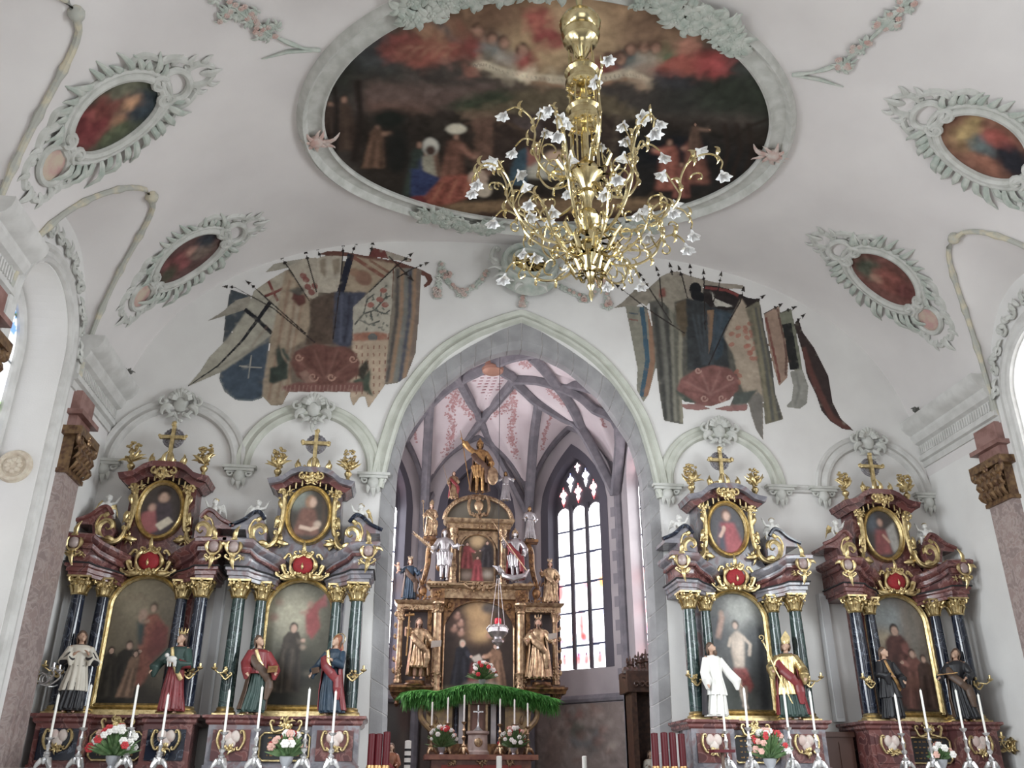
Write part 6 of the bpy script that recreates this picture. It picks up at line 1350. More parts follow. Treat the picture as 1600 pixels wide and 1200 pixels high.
rod([(1238,115),(1275,110),(1315,96),(1345,72),(1390,30),(1420,-10)],'stucco_spray','stucco rod with rose blossoms reaching from the oval frame to the top right edge',STUC_G,2,[(1318,96,.12,7),(1345,70,.12,6),(1390,30,.16,8),(1415,6,.12,5)],fork=[(1238,115),(1280,122),(1318,134)])
# four oval cartouches on the vault cells
def cartouche(p_in,p_out,pal,lab,seed,side):
    """axis from the low outer end (p_in) to the high inner end (p_out)"""
    s0,y0=on_vault(*p_in); s1,y1=on_vault(*p_out); L=abs(s1-s0); sg=1 if s1>s0 else -1; ym=(y0+y1)/2; k=L/3.4; rr=random.Random(seed)
    base=thing('stucco_cartouche',lab,'ornament',tuple(VM(s0,ym)),group='oval picture cartouches on the vault')
    f=lambda p:VM(s0+sg*p[0]*k,ym+p[2]*k,-p[1]*k)
    def mk(name,m,fn,label=None,parent=None):
        mb=MB(f); fn(mb); o=mb.build(name,m); o['_']=0; del o['_']
        at_parent(o,base); 
        if label: o['label']=label
        return o
    cx,a,b=1.74,.72,.52
    el=lambda t,ra=1.0: (cx+a*ra*cos(t),b*ra*sin(t))
    # picture
    cv=Canvas(cx-a,cx+a,-b,b,.02,base=pal[0],gain=1.3,seed=seed); 
    for (x,z,rx,rz,c) in pal[1]: cv.ell(cx+x,z,rx,rz,c,0,.04,var=.4,cell=.1)
    cv.dabs(500,.08); cv.mottle(.2,.15); cv.clip([el(t) for t in np.linspace(0,2*PI,41)[:-1]])
    at_parent(cv.mesh('oval_picture',lambda U,W:VMv(s0+sg*U*k,ym+W*k,.02),PAINT),base)
    mk('oval_moulding',STUC,lambda mb:(mb.tube([V(el(t,1.06)[0],-.03,el(t,1.06)[1]) for t in [2*PI*j/44 for j in range(44)]],.07,8,loop=True),mb.tube([V(el(t,1.22)[0],-.02,el(t,1.22)[1]) for t in [2*PI*j/44 for j in range(44)]],.05,8,loop=True)))
    def leaves(mb):
        for j in range(15):
            t=.35+2.4*j/14; x,z=el(t,1.2); ang=math.atan2(z*1.4,x-cx); leaf(mb,(x,z),ang+rr.uniform(.2,.7),rr.uniform(.32,.56),.06,rr.uniform(-.2,.9),0,.4); 
            t=-.35-2.3*j/14; x,z=el(t,1.2); ang=math.atan2(z*1.4,x-cx); leaf(mb,(x,z),ang-rr.uniform(.2,.7),rr.uniform(.24,.42),.055,-rr.uniform(-.2,.9),0,.4)
    mk('acanthus_leaves',STUC_G,leaves,'green tinted stucco leaves')
    def scr0(mb):
        for t in (.25,-.25,PI-.3,PI+.3):
            x,z=el(t,1.08); mb.tube([V(q[0],-.07,q[2]) for q in spiral(x,z,.14,.03,t,t+(2.2*PI if z>0 else -2.2*PI),14)],.04,6)
    def scr(mb):
        mb.tube([V(2.72+.20*cos(t),-.04,.26*sin(t)) for t in [2*PI*j/26 for j in range(26)]],.055,7,loop=True)
        for s in (-1,1):
            cscroll(mb,(2.50,s*.35),(2.95,s*.22),s*.09,.08,.05); cscroll(mb,(2.95,s*.10),(3.25,s*.04),s*.06,.06,.045); cscroll(mb,(2.2,s*.58),(2.55,s*.48),s*.08,.07,.045)
            for q in range(5): leaf(mb,(2.35+.2*q,s*(.46-.08*q)),s*(PI/2-.5),.26,.05,-s*1.1)
        leaf(mb,(3.1,0),0,.34,.07,.3)
    def scr2(mb):
        for s in (-1,1):
            cscroll(mb,(.95,s*.36),(.55,s*.30),-s*.10,.08,.05); cscroll(mb,(.5,s*.30),(.15,s*.12),-s*.07,.07,.045); cscroll(mb,(1.15,s*.52),(.9,s*.5),-s*.06,.06,.045)
            for q in range(6): leaf(mb,(1.15-.18*q,s*(.48-.06*q)),s*(PI/2+.5),.26,.05,s*1.1)
        leaf(mb,(.2,0),PI,.34,.07,.4)
        mb.tube([V(.62+.27*cos(t),-.03,.27*sin(t)) for t in [2*PI*j/26 for j in range(26)]],.05,7,loop=True)
    [mk('corner_volute',STUC,lambda mb,t=t:mb.tube([V(q[0],-.07,q[2]) for q in spiral(el(t,1.08)[0],el(t,1.08)[1],.14,.03,t,t+(2.2*PI if el(t)[1]>0 else -2.2*PI),14)],.04,6)) for t in (.25,-.25,PI-.3,PI+.3)]; mk('rocaille_crest',STUC,scr); mk('rocaille_foot',STUC,scr2)
    mk('lower_medallion',mat('cream_rose_medallion',(.55,.46,.36),.8,col2=(.52,.32,.30),scale=4,lo=.4,hi=.6),lambda mb:mb.ell((.62,-.01,0),(.25,.03,.25),16,8),'cream and rose medallion')
cartouche((35,305),(345,110),((62,66,48),[(-.35,-.05,.35,.35,(112,34,36)),(.0,-.2,.35,.18,(120,50,40)),(.4,.1,.3,.3,(40,52,60)),(.05,.15,.12,.10,(170,110,64)),(.3,-.02,.16,.1,(176,120,66)),(-.1,.3,.3,.12,(74,84,52)),(.3,-.3,.3,.12,(96,96,72))]),'large oval stucco cartouche at far left, picture with a red-robed figure on dark green',31,-1)
cartouche((185,500),(420,345),((88,58,54),[(-.2,.0,.4,.25,(124,56,56)),(.3,.1,.3,.2,(104,84,72)),(.1,-.1,.12,.1,(160,110,90)),(.45,-.15,.2,.2,(44,50,58)),(-.45,.1,.2,.2,(70,66,48))]),'smaller oval stucco cartouche at left beside the choir wall, dull rose picture',32,-1)
cartouche((1678,345),(1385,152),((110,66,44),[(.3,.1,.3,.25,(130,92,48)),(.0,.0,.25,.2,(74,92,92)),(-.1,-.2,.3,.15,(146,56,40)),(-.45,-.05,.3,.25,(36,36,44)),(-.2,.25,.3,.12,(140,80,50)),(.35,-.1,.12,.3,(150,120,50))]),'large oval stucco cartouche at far right, picture in orange red and dark blue',33,1)
cartouche((1485,540),(1262,365),((104,58,48),[(.3,.05,.3,.25,(72,78,60)),(-.1,.0,.35,.25,(132,64,50)),(-.45,-.05,.2,.2,(96,44,40)),(.1,.15,.12,.1,(160,110,84))]),'smaller oval stucco cartouche at right beside the choir wall, rust red picture',34,1)
# clock above the choir arch, with its festoons
ck=thing('wall_clock','round gold skeleton clock face in a moulded stucco ring above the choir arch','clock',(.10,-.30,11.52))
M0=Matrix.Rotation(-.30,4,'X')@Matrix.Rotation(PI/2,4,'X')   # local z of lathe -> facing the nave
def ckb(name,m,fn,label=None): mb=MB(); mb.M=M0; fn(mb); return mb.build(name,m,ck,label=label)
ckb('ring_moulding',STUC_G,lambda mb:mb.lathe([(.34,-.2),(.34,.10),(.37,.14),(.41,.08),(.47,.06),(.50,.12),(.56,.14),(.60,.06),(.62,-.3)],seg=48))
ckb('dial_ground',mat('dark_brown_void',(.02,.012,.008),.7),lambda mb:mb.lathe([(.001,-.04),(.36,-.04),(.36,-.08),(.001,-.08)],seg=40))
gd=mat('flat_clock_gold',(.50,.36,.13),.45,metal=.6)
ckb('outer_hoop',gd,lambda mb:mb.tube([(.33*cos(t),.33*sin(t),.02) for t in [2*PI*j/40 for j in range(40)]],.02,6,loop=True)); ckb('inner_hoop',gd,lambda mb:mb.tube([(.11*cos(t),.11*sin(t),.02) for t in [2*PI*j/24 for j in range(24)]],.018,6,loop=True))
ROM=['XII','I','II','III','IIII','V','VI','VII','VIII','IX','X','XI']
def numeral(mb,i):
    a=PI/2-2*PI*i/12; T=Matrix.Rotation(a-PI/2,4,'Z'); x=0.0; ws={'I':.022,'V':.05,'X':.05}; tot=sum(ws[c] for c in ROM[i]); x=-tot/2
    for c in ROM[i]:
        def st(x0,y0,x1,y1):
            P=[T@Vector((x0,y0,.02)),T@Vector((x1,y1,.02))]; mb.tube([tuple(P[0]),tuple(P[1])],.014,5)
        w=ws[c]; lo,hi=.145,.30
        if c=='I': st(x+w/2,lo,x+w/2,hi)
        if c=='V': st(x+w/2,lo,x,hi); st(x+w/2,lo,x+w,hi)
        if c=='X': st(x,lo,x+w,hi); st(x+w,lo,x,hi)
        x+=w
for i in range(12): ckb('numeral',gd,lambda mb:numeral(mb,i))
ckb('hour_hand',gd,lambda mb:mb.tube([(0,0,.05),(.07,.10,.05),(.10,.15,.05)],[.016,.012,.004],6)); ckb('minute_hand',gd,lambda mb:mb.tube([(0,0,.06),(.18,-.02,.06),(.28,-.04,.06)],[.014,.010,.003],6)); ckb('hub',gd,lambda mb:mb.ell((0,0,.04),.035,10,6))
rr=random.Random(4); 
def ckleaf(mb):
    for s in (-1,1):
        for k in range(5): a=-PI/2+s*(.25+.32*k); p=(.62*cos(a),.62*sin(a)); leaf(mb,p,a+s*.9,.30,.05,-s*1.0)
        cscroll(mb,(s*.60,-.1),(s*.66,.42),-s*.08,.08,.045)
mb=MB(lambda p:np.array(M0@Vector((p[0],p[2],-p[1])))); ckleaf(mb); mb.build('leaf_surround',STUC,ck)
def festoon(P,name,lab,seed,drops=()):
    rr=random.Random(seed); mb=MB(); m2=MB(); W=[at(x,y,1,-.03) for x,y in P]; Q=smooth_path(W,6); mb.tube(Q,.02,6)
    for q in Q:
        mb.M=Matrix.Translation(tuple(q)); tuft(mb,(0,0),.09,4,rr,0,.5)
        if rr.random()<.35: m2.M=Matrix.Translation(tuple(q)); rosette(m2,(rr.uniform(-.03,.03),0),.045,-.04)
    for x,y,r in drops:
        q=at(x,y,1,-.03)
        for k in range(5): m2.M=Matrix.Translation((q[0]+rr.uniform(-r,r),-.04,q[2]+rr.uniform(-r,r))); rosette(m2,(0,0),.06,-.03)
        for k in range(4): mb.M=Matrix.Translation((q[0]+rr.uniform(-r,r),-.03,q[2]+rr.uniform(-r,r))); tuft(mb,(0,0),.1,5,rr,0,.5)
    mb.M=None; o=mb.build(name,STUC_G); m2.M=None; m2.build('rose_blossoms',STUC_R,o); return tag(o,lab,'ornament',group='stucco festoons by the clock')
festoon([(690,412),(695,432),(708,448),(722,455),(738,450),(750,440),(760,425)],'stucco_festoon','green and rose stucco festoon hanging left of the clock',1,[(722,458,.06),(683,455,.05),(700,430,.04)])
festoon([(690,412),(686,435),(684,462)],'stucco_festoon','short hanging stucco flower drop left of the clock festoon',2,[(684,460,.06)])
festoon([(876,448),(890,455),(905,462),(918,468),(930,455),(940,445),(948,440)],'stucco_festoon','green and rose stucco festoon hanging right of the clock',3,[(912,466,.06)])
festoon([(948,440),(948,460),(950,478)],'stucco_festoon','short hanging stucco flower drop right of the clock festoon',5,[(949,476,.06)])
festoon([(817,456),(817,468),(817,478)],'stucco_festoon','small stucco flower drop between clock and arch point',4,[(817,476,.05)])
# soffit decoration over the left window
for side,yc,lab in ((-1,-3.6,'left'),(1,-4.0,'right')):
    X=XL if side<0 else XR; rr=random.Random(8); mb=MB(lambda p:(X-side*(.06-p[1]),p[0],p[2]))
    for k in range(34):
        a=PI*.04+PI*.92*k/33; mb.M=None; r=1.38; leaf(mb,(yc+r*cos(a),WSP+.1+r*sin(a)),a+rr.uniform(-1.6,1.6),.24,.05,rr.uniform(-1.3,1.3))
        if k%3==0: mb.tube([V(q[0],0,q[2]) for q in spiral(yc+r*cos(a),WSP+.1+r*sin(a),.11,.02,a,a+2*PI,12)],.03,6)
    tag(mb.build('window_crest',STUC),'leafy stucco crest round the arch of the %s wall window'%lab,'ornament',group='stucco crests of the side windows')
# ------------------------------------------------------------------ painted banners on the choir wall
def spear(cv,P,head=44,w=7,c=(46,38,36)):
    cv.line(P,w,c,0); a=np.array(P[-1],float); d=unit(a-np.array(P[-2],float)); n=np.array([-d[1],d[0]]); cv.poly([tuple(a+n*head*.32),tuple(a+d*head),tuple(a-n*head*.32),tuple(a+d*head*.1)],c); cv.poly([tuple(a-d*head*.5+n*head*.3),tuple(a-d*head*.1),tuple(a-d*head*.5-n*head*.3),tuple(a-d*head*.7)],c)
def folds(cv,P0,P1,Q0,Q1,cols,w,op=.5):
    n=len(cols)
    for i,c in enumerate(cols):
        t=(i+.5)/n; a=(P0[0]*(1-t)+P1[0]*t,P0[1]*(1-t)+P1[1]*t); b=(Q0[0]*(1-t)+Q1[0]*t,Q0[1]*(1-t)+Q1[1]*t); cv.line([a,((a[0]+b[0])/2+10*sin(i),(a[1]+b[1])/2),b],w,c,.012,op=op,solid=False)
GW=1.15
cv=Canvas(-6.9,-1.3,7.6,12.2,.0135,tf=lambda u,v:(lambda p:(p[0],p[2]))(at(270+u*.28125,350+v*.28125)),base=(150,142,124),gain=GW,seed=5); p=cv.poly
p([(470,400),(620,260),(820,190),(1240,235),(1240,640),(1190,860),(1040,880),(1000,700),(660,760),(560,960),(520,900),(545,620)],(104,92,74),.01,var=.3)
p([(540,620),(760,640),(1060,640),(1060,900),(620,905),(530,900)],(108,92,74),.01,var=.3)
p([(320,360),(430,400),(440,470),(330,600),(275,690),(290,520)],(62,72,80),.01,var=.2); p([(548,590),(500,960),(440,988),(350,980),(290,935),(258,870),(268,790),(330,710),(430,640)],(58,74,90),.01,var=.25)
cv.line([(262,860),(290,930),(350,975),(440,982),(498,965)],10,(96,108,112),0); cv.line([(370,790),(495,800)],8,(140,136,124),0); cv.line([(438,728),(418,858)],8,(140,136,124),0)
p([(435,400),(350,425),(270,490),(175,548),(300,510),(400,478),(435,455)],(142,134,116),.005,var=.2)
p([(450,370),(560,305),(600,420),(570,600),(420,720),(260,830),(70,912),(150,820),(200,740),(310,630),(400,500),(430,430)],(152,146,126),.01,var=.15)
cv.line([(545,430),(470,535),(385,650),(250,790),(72,910)],24,(34,34,40),.0,taper=True); cv.line([(400,475),(470,530),(550,608)],22,(34,34,40),0); cv.line([(545,640),(400,720),(250,800)],12,(118,112,98),.01,op=.6); cv.line([(530,560),(440,680)],10,(120,92,76),.01,op=.5)
p([(460,365),(545,305),(630,255),(610,400),(580,460)],(158,146,122),.005,var=.15); cv.line([(530,315),(583,430)],15,(124,52,44),0); cv.line([(508,405),(612,360)],15,(124,52,44),0)
p([(508,272),(560,222),(640,205),(740,190),(735,225),(640,245),(570,262)],(146,140,122),.005,var=.15)
p([(630,250),(700,330),(765,400),(760,560),(735,650),(640,700),(625,770),(665,900),(610,1008),(545,1012),(500,965),(502,880),(545,640),(600,380)],(150,128,98),.01,var=.2)
folds(cv,(640,300),(740,400),(520,980),(640,960),[(128,84,62),(166,146,116),(120,86,66),(156,140,116),(134,96,70)],14,.6); p([(670,380),(740,400),(740,440),(700,460),(660,420)],(96,50,42),.02); p([(640,370),(700,350),(740,380),(700,400)],(64,70,66),.02,op=.8)
p([(640,240),(735,190),(800,186),(808,400),(775,418),(735,395)],(160,148,126),.005,var=.1)
for u,v in ((725,290),(750,350),(770,380),(790,345),(740,310)): cv.ell(u,v,20,16,(128,56,48),.5,.005,op=.9)
p([(800,190),(860,172),(945,178),(928,384),(805,382)],(164,152,130),.005,var=.1); cv.figure(870,350,170,(140,112,82),hair=(92,62,44),skin=(160,130,104)); p([(815,200),(850,190),(850,300),(820,270)],(132,116,92),.01); p([(885,200),(930,190),(925,270),(895,290)],(132,116,92),.01)
p([(805,168),(860,150),(930,150),(1050,172),(1250,208),(1380,252),(1436,282),(1446,312),(1430,340),(1396,358),(1392,340),(1412,318),(1400,292),(1360,280),(1240,242),(1100,205),(960,182),(850,176)],(104,58,44),.004,var=.2)
p([(1000,178),(1110,200),(1235,222),(1230,245),(1150,310),(1075,390),(955,372)],(154,132,100),.008,var=.15); cv.line([(1005,185),(1180,300)],20,(128,72,50),.005); cv.line([(1090,200),(1200,270)],14,(128,84,58),.005); cv.ell(1060,300,50,40,(124,74,52),.6,.01,op=.8); cv.ell(1010,270,30,24,(140,96,66),.3,.01,op=.8)
cv.line([(990,168),(955,300),(930,385)],38,(36,38,54),.0)
p([(758,425),(905,375),(905,670),(735,672),(768,560)],(84,66,52),.01,var=.3); p([(898,378),(1082,380),(1002,470),(996,670),(960,695),(890,662)],(62,66,84),.01,var=.3); folds(cv,(920,390),(1040,400),(920,660),(985,660),[(84,90,112),(44,46,62),(80,86,106)],14,.7)
p([(1232,240),(1226,400),(1214,560),(1196,645),(1000,642),(1002,462),(1080,390)],(160,152,132),.005,var=.1)
for P in ([(1010,560),(1060,500),(1120,480),(1190,400)],[(1060,500),(1080,420),(1120,390)],[(1120,480),(1180,500),(1205,480)],[(1150,440),(1160,370),(1190,340)],[(1030,530),(1090,560),(1150,540)],[(1100,490),(1110,540)],[(1180,410),(1210,400)]): cv.line(P,9,(60,66,62),.004,op=.9)
for k in range(46): u=RND.uniform(1015,1205); v=RND.uniform(350,590); cv.ell(u,v,10,5,(74,84,76),RND.uniform(0,3),0,op=.75 if u>1240-v*.35 else 0)
for u,v in ((1150,420),(1170,370),(1100,450),(1180,450)): cv.ell(u,v,20,15,(150,82,66),0,.005)
cv.line([(1226,250),(1214,560),(1195,645)],6,(110,60,44),0)
p([(1000,612),(1060,602),(1150,600),(1195,612),(1190,655),(1003,660)],(150,90,62),.01,var=.3); cv.ell(1110,632,26,24,(92,92,90),0,.005)
p([(998,650),(1200,645),(1190,780),(1178,900),(1085,1030),(1066,960),(1040,965),(1002,1018),(982,960),(985,880)],(168,142,110),.008,var=.12)
for i in range(6):
    for j in range(7): cv.line([(1020+32*i,675+42*j),(1020+32*i,695+42*j)],8,(122,62,46),0,op=.8,solid=False)
p([(1232,240),(1382,252),(1372,480),(1350,720),(1300,850),(1250,885),(1178,895),(1200,640)],(120,108,90),.006,var=.15)
for u0,u1,c in ((1250,1205,(70,66,66)),(1275,1225,(146,108,72)),(1298,1252,(108,110,104)),(1320,1275,(66,72,90)),(1345,1300,(150,110,72)),(1365,1325,(118,96,84))): cv.line([(u0,250),(u0-5,500),(u1,780),(u1-15,880)],20,c,.008,op=.9,solid=False)
p([(1085,180),(1110,130),(1190,150),(1330,195),(1322,215),(1290,210),(1160,190)],(112,48,42),.004); p([(1180,150),(1310,190),(1325,210),(1200,200)],(152,140,122),.004)
# painted shell cartouche with leaves
p([(540,800),(580,790),(570,700),(590,660),(610,740),(640,780),(640,860),(560,890),(535,880)],(52,62,54),.01,var=.3); p([(1000,870),(1060,850),(1100,800),(1092,900),(1115,960),(1060,930),(1000,890)],(62,74,58),.01,var=.3); p([(1010,830),(1050,780),(1080,750),(1090,800),(1060,870)],(56,52,42),.01)
p([(600,905),(700,880),(1050,880),(1060,930),(1000,935),(640,935)],(120,70,60),.01,var=.15)
for k in range(20): cv.line([(612+23*k,895),(606+23*k,930)],7,(150,106,92),.003,op=.7,solid=False)
p([(655,770),(680,710),(740,680),(800,665),(880,680),(960,680),(1010,710),(1040,770),(1030,840),(960,885),(860,895),(760,890),(690,850)],(108,62,50),.01,var=.35)
for k in range(9): a=PI*(1+k/8); cv.line([(850,870),(850+170*cos(a),810+120*sin(a))],10,(136,88,72) if k%2 else (84,44,36),.015,op=.55,solid=False)
for u,v,s in ((780,850,30),(700,740,24),(1000,750,24),(880,850,24)): cv.line([(u+s*cos(a)*(1-a/9),v+s*sin(a)*(1-a/9)) for a in np.linspace(0,7,12)],9,(160,112,88),.003)
p([(700,830),(740,810),(800,880),(740,885)],(150,110,90),.01,op=.7); cv.line([(610,690),(620,720),(650,760)],20,(64,76,66),.01)
for P in ([(790,660),(560,470),(345,352),(310,350)],[(740,610),(560,450),(450,350),(432,336)],[(760,430),(660,270),(612,200)],[(800,380),(760,240),(742,170)],[(820,185),(808,150)],[(890,640),(925,380),(945,180),(946,130)],[(985,200),(1005,140),(1014,120)],[(1095,170),(1108,120)],[(1090,380),(1240,235),(1310,180)],[(1245,300),(1330,250),(1395,225)],[(1200,180),(1310,290)]): spear(cv,P)
cv.dabs(2600,.07,op=.35,amp=.28); cv.mottle(.12,.15)
tag(cv.mesh('banner_mural',lambda U,Z:np.stack([U,-.006+0*U,Z],-1),PAINT),'wall painting of a fan of old banners and spears left of the choir arch','mural')
cv=Canvas(1.6,8.0,7.0,12.2,.0135,tf=lambda u,v:(lambda p:(p[0],p[2]))(at(920+u*.275,400+v*.275)),base=(150,142,124),gain=GW,seed=6); p=cv.poly
p([(350,280),(500,180),(700,180),(900,260),(980,330),(1000,640),(980,800),(860,800),(540,790),(420,640)],(84,82,72),.01,var=.3)
p([(130,300),(190,262),(260,190),(340,150),(345,260),(330,290),(300,270),(260,292),(210,290)],(132,122,104),.006,var=.25); p([(205,280),(240,285),(330,290),(380,480),(380,640),(340,790),(310,835),(270,760),(275,640),(235,430)],(124,120,102),.006,var=.1); cv.line([(300,290),(318,430),(332,600),(300,800)],26,(48,84,104),.006,solid=False); cv.line([(345,290),(355,430),(362,600),(325,800)],30,(140,98,66),.006,solid=False); cv.line([(225,325),(280,330)],7,(70,84,96),0); cv.line([(230,360),(280,368)],7,(128,66,56),0)
p([(340,180),(410,115),(440,100),(540,120),(560,240),(500,290),(480,330),(420,260),(345,260)],(138,128,108),.006,var=.25); p([(400,190),(430,180),(440,230),(400,240)],(128,66,54),.01)
p([(440,100),(500,86),(600,120),(720,150),(800,158),(880,165),(870,190),(760,185),(650,170),(640,260),(560,250),(540,130)],(142,130,112),.006,var=.2); cv.ell(605,190,34,40,(30,30,34),0,.005); cv.ell(620,230,44,30,(30,30,34),.4,.005)
p([(340,260),(400,250),(470,420),(545,470),(545,640),(520,700),(540,960),(425,938),(400,780),(380,620),(360,400)],(84,82,74),.008,var=.25)
folds(cv,(360,290),(540,300),(430,930),(540,950),[(54,54,54),(112,110,98),(60,60,58),(132,128,108),(94,92,78),(148,140,112)],22,.7)
p([(485,265),(560,240),(680,270),(760,290),(860,260),(900,300),(780,450),(800,640),(560,650),(555,420),(510,400)],(52,56,58),.01,var=.3); p([(490,270),(550,245),(560,400),(540,470),(500,380)],(92,76,52),.008,var=.2); p([(672,310),(712,305),(700,480),(680,560)],(132,96,58),.006); p([(712,300),(820,330),(770,440),(760,560),(720,600),(700,500)],(52,68,80),.01,var=.3)
for u in (590,620,650,680,720,760): cv.line([(u,330),(675+(u-675)*.3,620)],12,(70,78,86),.01,op=.6,solid=False)
p([(655,165),(720,170),(800,190),(900,235),(975,250),(960,280),(860,300),(780,310),(690,290),(660,260)],(44,36,36),.006,var=.25); cv.line([(660,180),(780,195),(850,225)],16,(124,44,40),.005); p([(700,205),(712,240),(760,260),(815,285),(790,292),(750,285),(720,288),(705,260)],(176,170,154),.004)
p([(865,240),(905,300),(930,450),(960,560),(990,800),(992,1055),(950,960),(900,830),(850,700),(820,560),(765,460),(800,370)],(158,138,112),.008,var=.15)
for k in range(22): u=RND.uniform(800,940); v=RND.uniform(380,720); cv.ell(u+(v-400)*.1,v,17,12,(160,84,60),RND.uniform(-1,1),.005,op=.75)
p([(890,300),(970,250),(1000,420),(1040,600),(1060,780),(1108,930),(1000,960),(985,760),(950,560),(920,400)],(104,98,76),.008,var=.3); folds(cv,(930,300),(980,280),(1020,940),(1095,930),[(128,118,84),(70,74,78),(120,112,84),(60,62,70)],18,.7)
p([(905,820),(960,770),(990,800),(992,1055),(950,990),(920,900)],(112,106,98),.008,var=.15)
p([(992,330),(1080,285),(1110,420),(1135,560),(1130,690),(1080,742),(1050,640),(1020,500)],(150,118,94),.006,var=.15); cv.line([(1005,350),(1040,500),(1070,640),(1085,720)],14,(122,62,50),.005,solid=False); cv.line([(1070,300),(1100,430),(1122,560),(1118,680)],12,(104,72,58),.005,solid=False)
p([(1082,330),(1150,300),(1180,440),(1200,560),(1215,650),(1160,650),(1140,640),(1120,500)],(110,112,90),.006,var=.2); p([(1098,390),(1150,380),(1195,640),(1140,650),(1120,500)],(40,40,40),.006,var=.2)
p([(1140,655),(1215,645),(1248,740),(1240,840),(1200,870),(1125,862),(1120,850),(1150,820),(1160,740)],(134,132,122),.008,var=.15); cv.line([(1180,670),(1195,760),(1170,850)],12,(108,108,102),.008,op=.8,solid=False)
p([(1165,385),(1195,365),(1215,430),(1280,520),(1360,680),(1385,830),(1430,920),(1510,995),(1440,985),(1370,940),(1320,880),(1290,790),(1240,690),(1215,560)],(60,46,44),.006,var=.2); cv.line([(1215,520),(1260,660),(1320,800),(1380,920),(1480,990)],34,(104,56,46),.015,op=.85,solid=False)
p([(500,760),(520,700),(600,650),(700,620),(800,640),(850,690),(850,760),(800,820),(700,855),(620,850),(540,810)],(130,76,68),.01,var=.3)
for k in range(9): a=PI*(1+k/8); cv.line([(690,790),(690+150*cos(a),760+120*sin(a))],10,(160,108,98) if k%2 else (104,58,52),.015,op=.5,solid=False)
p([(525,840),(620,840),(700,870),(780,850),(905,840),(900,880),(800,885),(700,870),(620,880),(540,870)],(146,94,88),.01,var=.15); p([(490,760),(560,800),(620,840),(540,830)],(70,82,72),.01); p([(830,780),(960,760),(900,840),(800,850)],(78,84,78),.01)
for u,v,s in ((655,808,22),(755,808,24),(620,650,20),(800,690,20)): cv.line([(u+s*cos(a)*(1-a/9),v+s*sin(a)*(1-a/9)) for a in np.linspace(0,7,12)],9,(168,120,104),.003)
for P in ([(545,440),(330,300),(175,180)],[(470,380),(340,180),(300,120)],[(420,300),(400,120),(390,90)],[(475,110),(465,70)],[(560,240),(530,120),(518,85)],[(580,120),(576,75)],[(660,420),(655,180),(652,110)],[(690,300),(735,190),(748,120)],[(680,620),(780,400),(860,260),(874,205)],[(890,295),(975,240)],[(990,330),(1075,285)],[(1085,325),(1150,300)],[(1170,380),(1205,350)]): spear(cv,P)
cv.dabs(2600,.07,op=.35,amp=.28); cv.mottle(.12,.15)
tag(cv.mesh('banner_mural',lambda U,Z:np.stack([U,-.006+0*U,Z],-1),PAINT),'wall painting of a fan of old banners and spears right of the choir arch','mural')
# ------------------------------------------------------------------ chandelier
CH=thing('chandelier','large brass chandelier with scrolling arms and glass blossom shades hanging under the fresco','chandelier',(-.12,-7.0,0)); rr=random.Random(12)
def cb(name,fn,m=BRASS,parent=None,label=None): mb=MB(); fn(mb); return mb.build(name,m,parent or CH,label=label)
cb('ceiling_rosette',lambda mb:mb.lathe([(.02,11.95),(.10,11.9),(.16,12.0),(.28,12.06),(.34,12.17)],seg=24))
cb('stem',lambda mb:mb.lathe([(.02,12.1),(.05,11.7),(.03,11.5),(.045,11.45),(.03,11.3),(.03,8.0),(.02,7.0)],seg=12))
cb('crown_ball',lambda mb:(mb.lathe([(.05,10.62),(.10,10.70),(.14,10.80),(.16,10.86),(.24,10.92),(.27,11.02),(.23,11.10),(.27,11.14),(.29,11.24),(.25,11.33),(.15,11.37),(.08,11.42),(.12,11.46),(.06,11.55)],seg=28),[mb.ell((.27*cos(a),.27*sin(a),11.24),.03,6,4) for a in [2*PI*k/16 for k in range(16)]]))
for z0,r in ((10.15,.22),(9.50,.22)):
    cb('gallery_collar',lambda mb:(mb.lathe([(r*.6,z0-.08),(r,z0-.02),(r*1.05,z0+.03),(r*.85,z0+.08),(r*.9,z0+.16),(r*1.08,z0+.20),(r*.95,z0+.26),(r*.5,z0+.30)],seg=28),[mb.ell((r*.95*cos(a),r*.95*sin(a),z0-.10),.028,6,5) for a in [2*PI*k/10 for k in range(10)]]))
for (z0,z1,r) in ((10.42,10.75,.17),(9.76,10.08,.18),(8.75,9.45,.18)):
    for k in range(8): a=2*PI*k/8; cb('gallery_rod',lambda mb:mb.tube([(r*cos(a),r*sin(a),z0),(r*cos(a),r*sin(a),z1)],.012,6))
cb('body',lambda mb:mb.lathe([(.03,8.95),(.10,8.85),(.20,8.72),(.22,8.66),(.12,8.58),(.06,8.45),(.10,8.36),(.06,8.28),(.05,8.15),(.13,8.08),(.17,7.98),(.13,7.88),(.06,7.82),(.05,7.70),(.14,7.62),(.18,7.54),(.10,7.42),(.05,7.34),(.09,7.28),(.05,7.18),(.03,7.1),(.05,7.04),(.02,6.98),(.03,6.92),(.005,6.83)],seg=28,lobes=12,amp=.04))
def basket(mb,only):
    for row,(z,r,L) in enumerate(((7.66,.16,.36),(7.45,.14,.34),(7.22,.08,.24),(8.66,.2,.3))):
        if row!=only: continue
        for k in range(10):
            a=2*PI*(k+.5*(row%2))/10; c=V(cos(a),sin(a),0); b=V(0,0,z)+c*r
            mb.tube([b,b+c*L*.45+V(0,0,-.02),b+c*L*.75+V(0,0,.10),b+c*L*.62+V(0,0,.20),b+c*L*.5+V(0,0,.14)],[.03,.035,.03,.02,.008],6,flat=.4,up=c)
for _row in range(4): cb('leaf_basket',lambda mb:basket(mb,_row))
GLASS=mat('frosted_glass',(.80,.80,.80),.3,trans=.3,spec=.5)
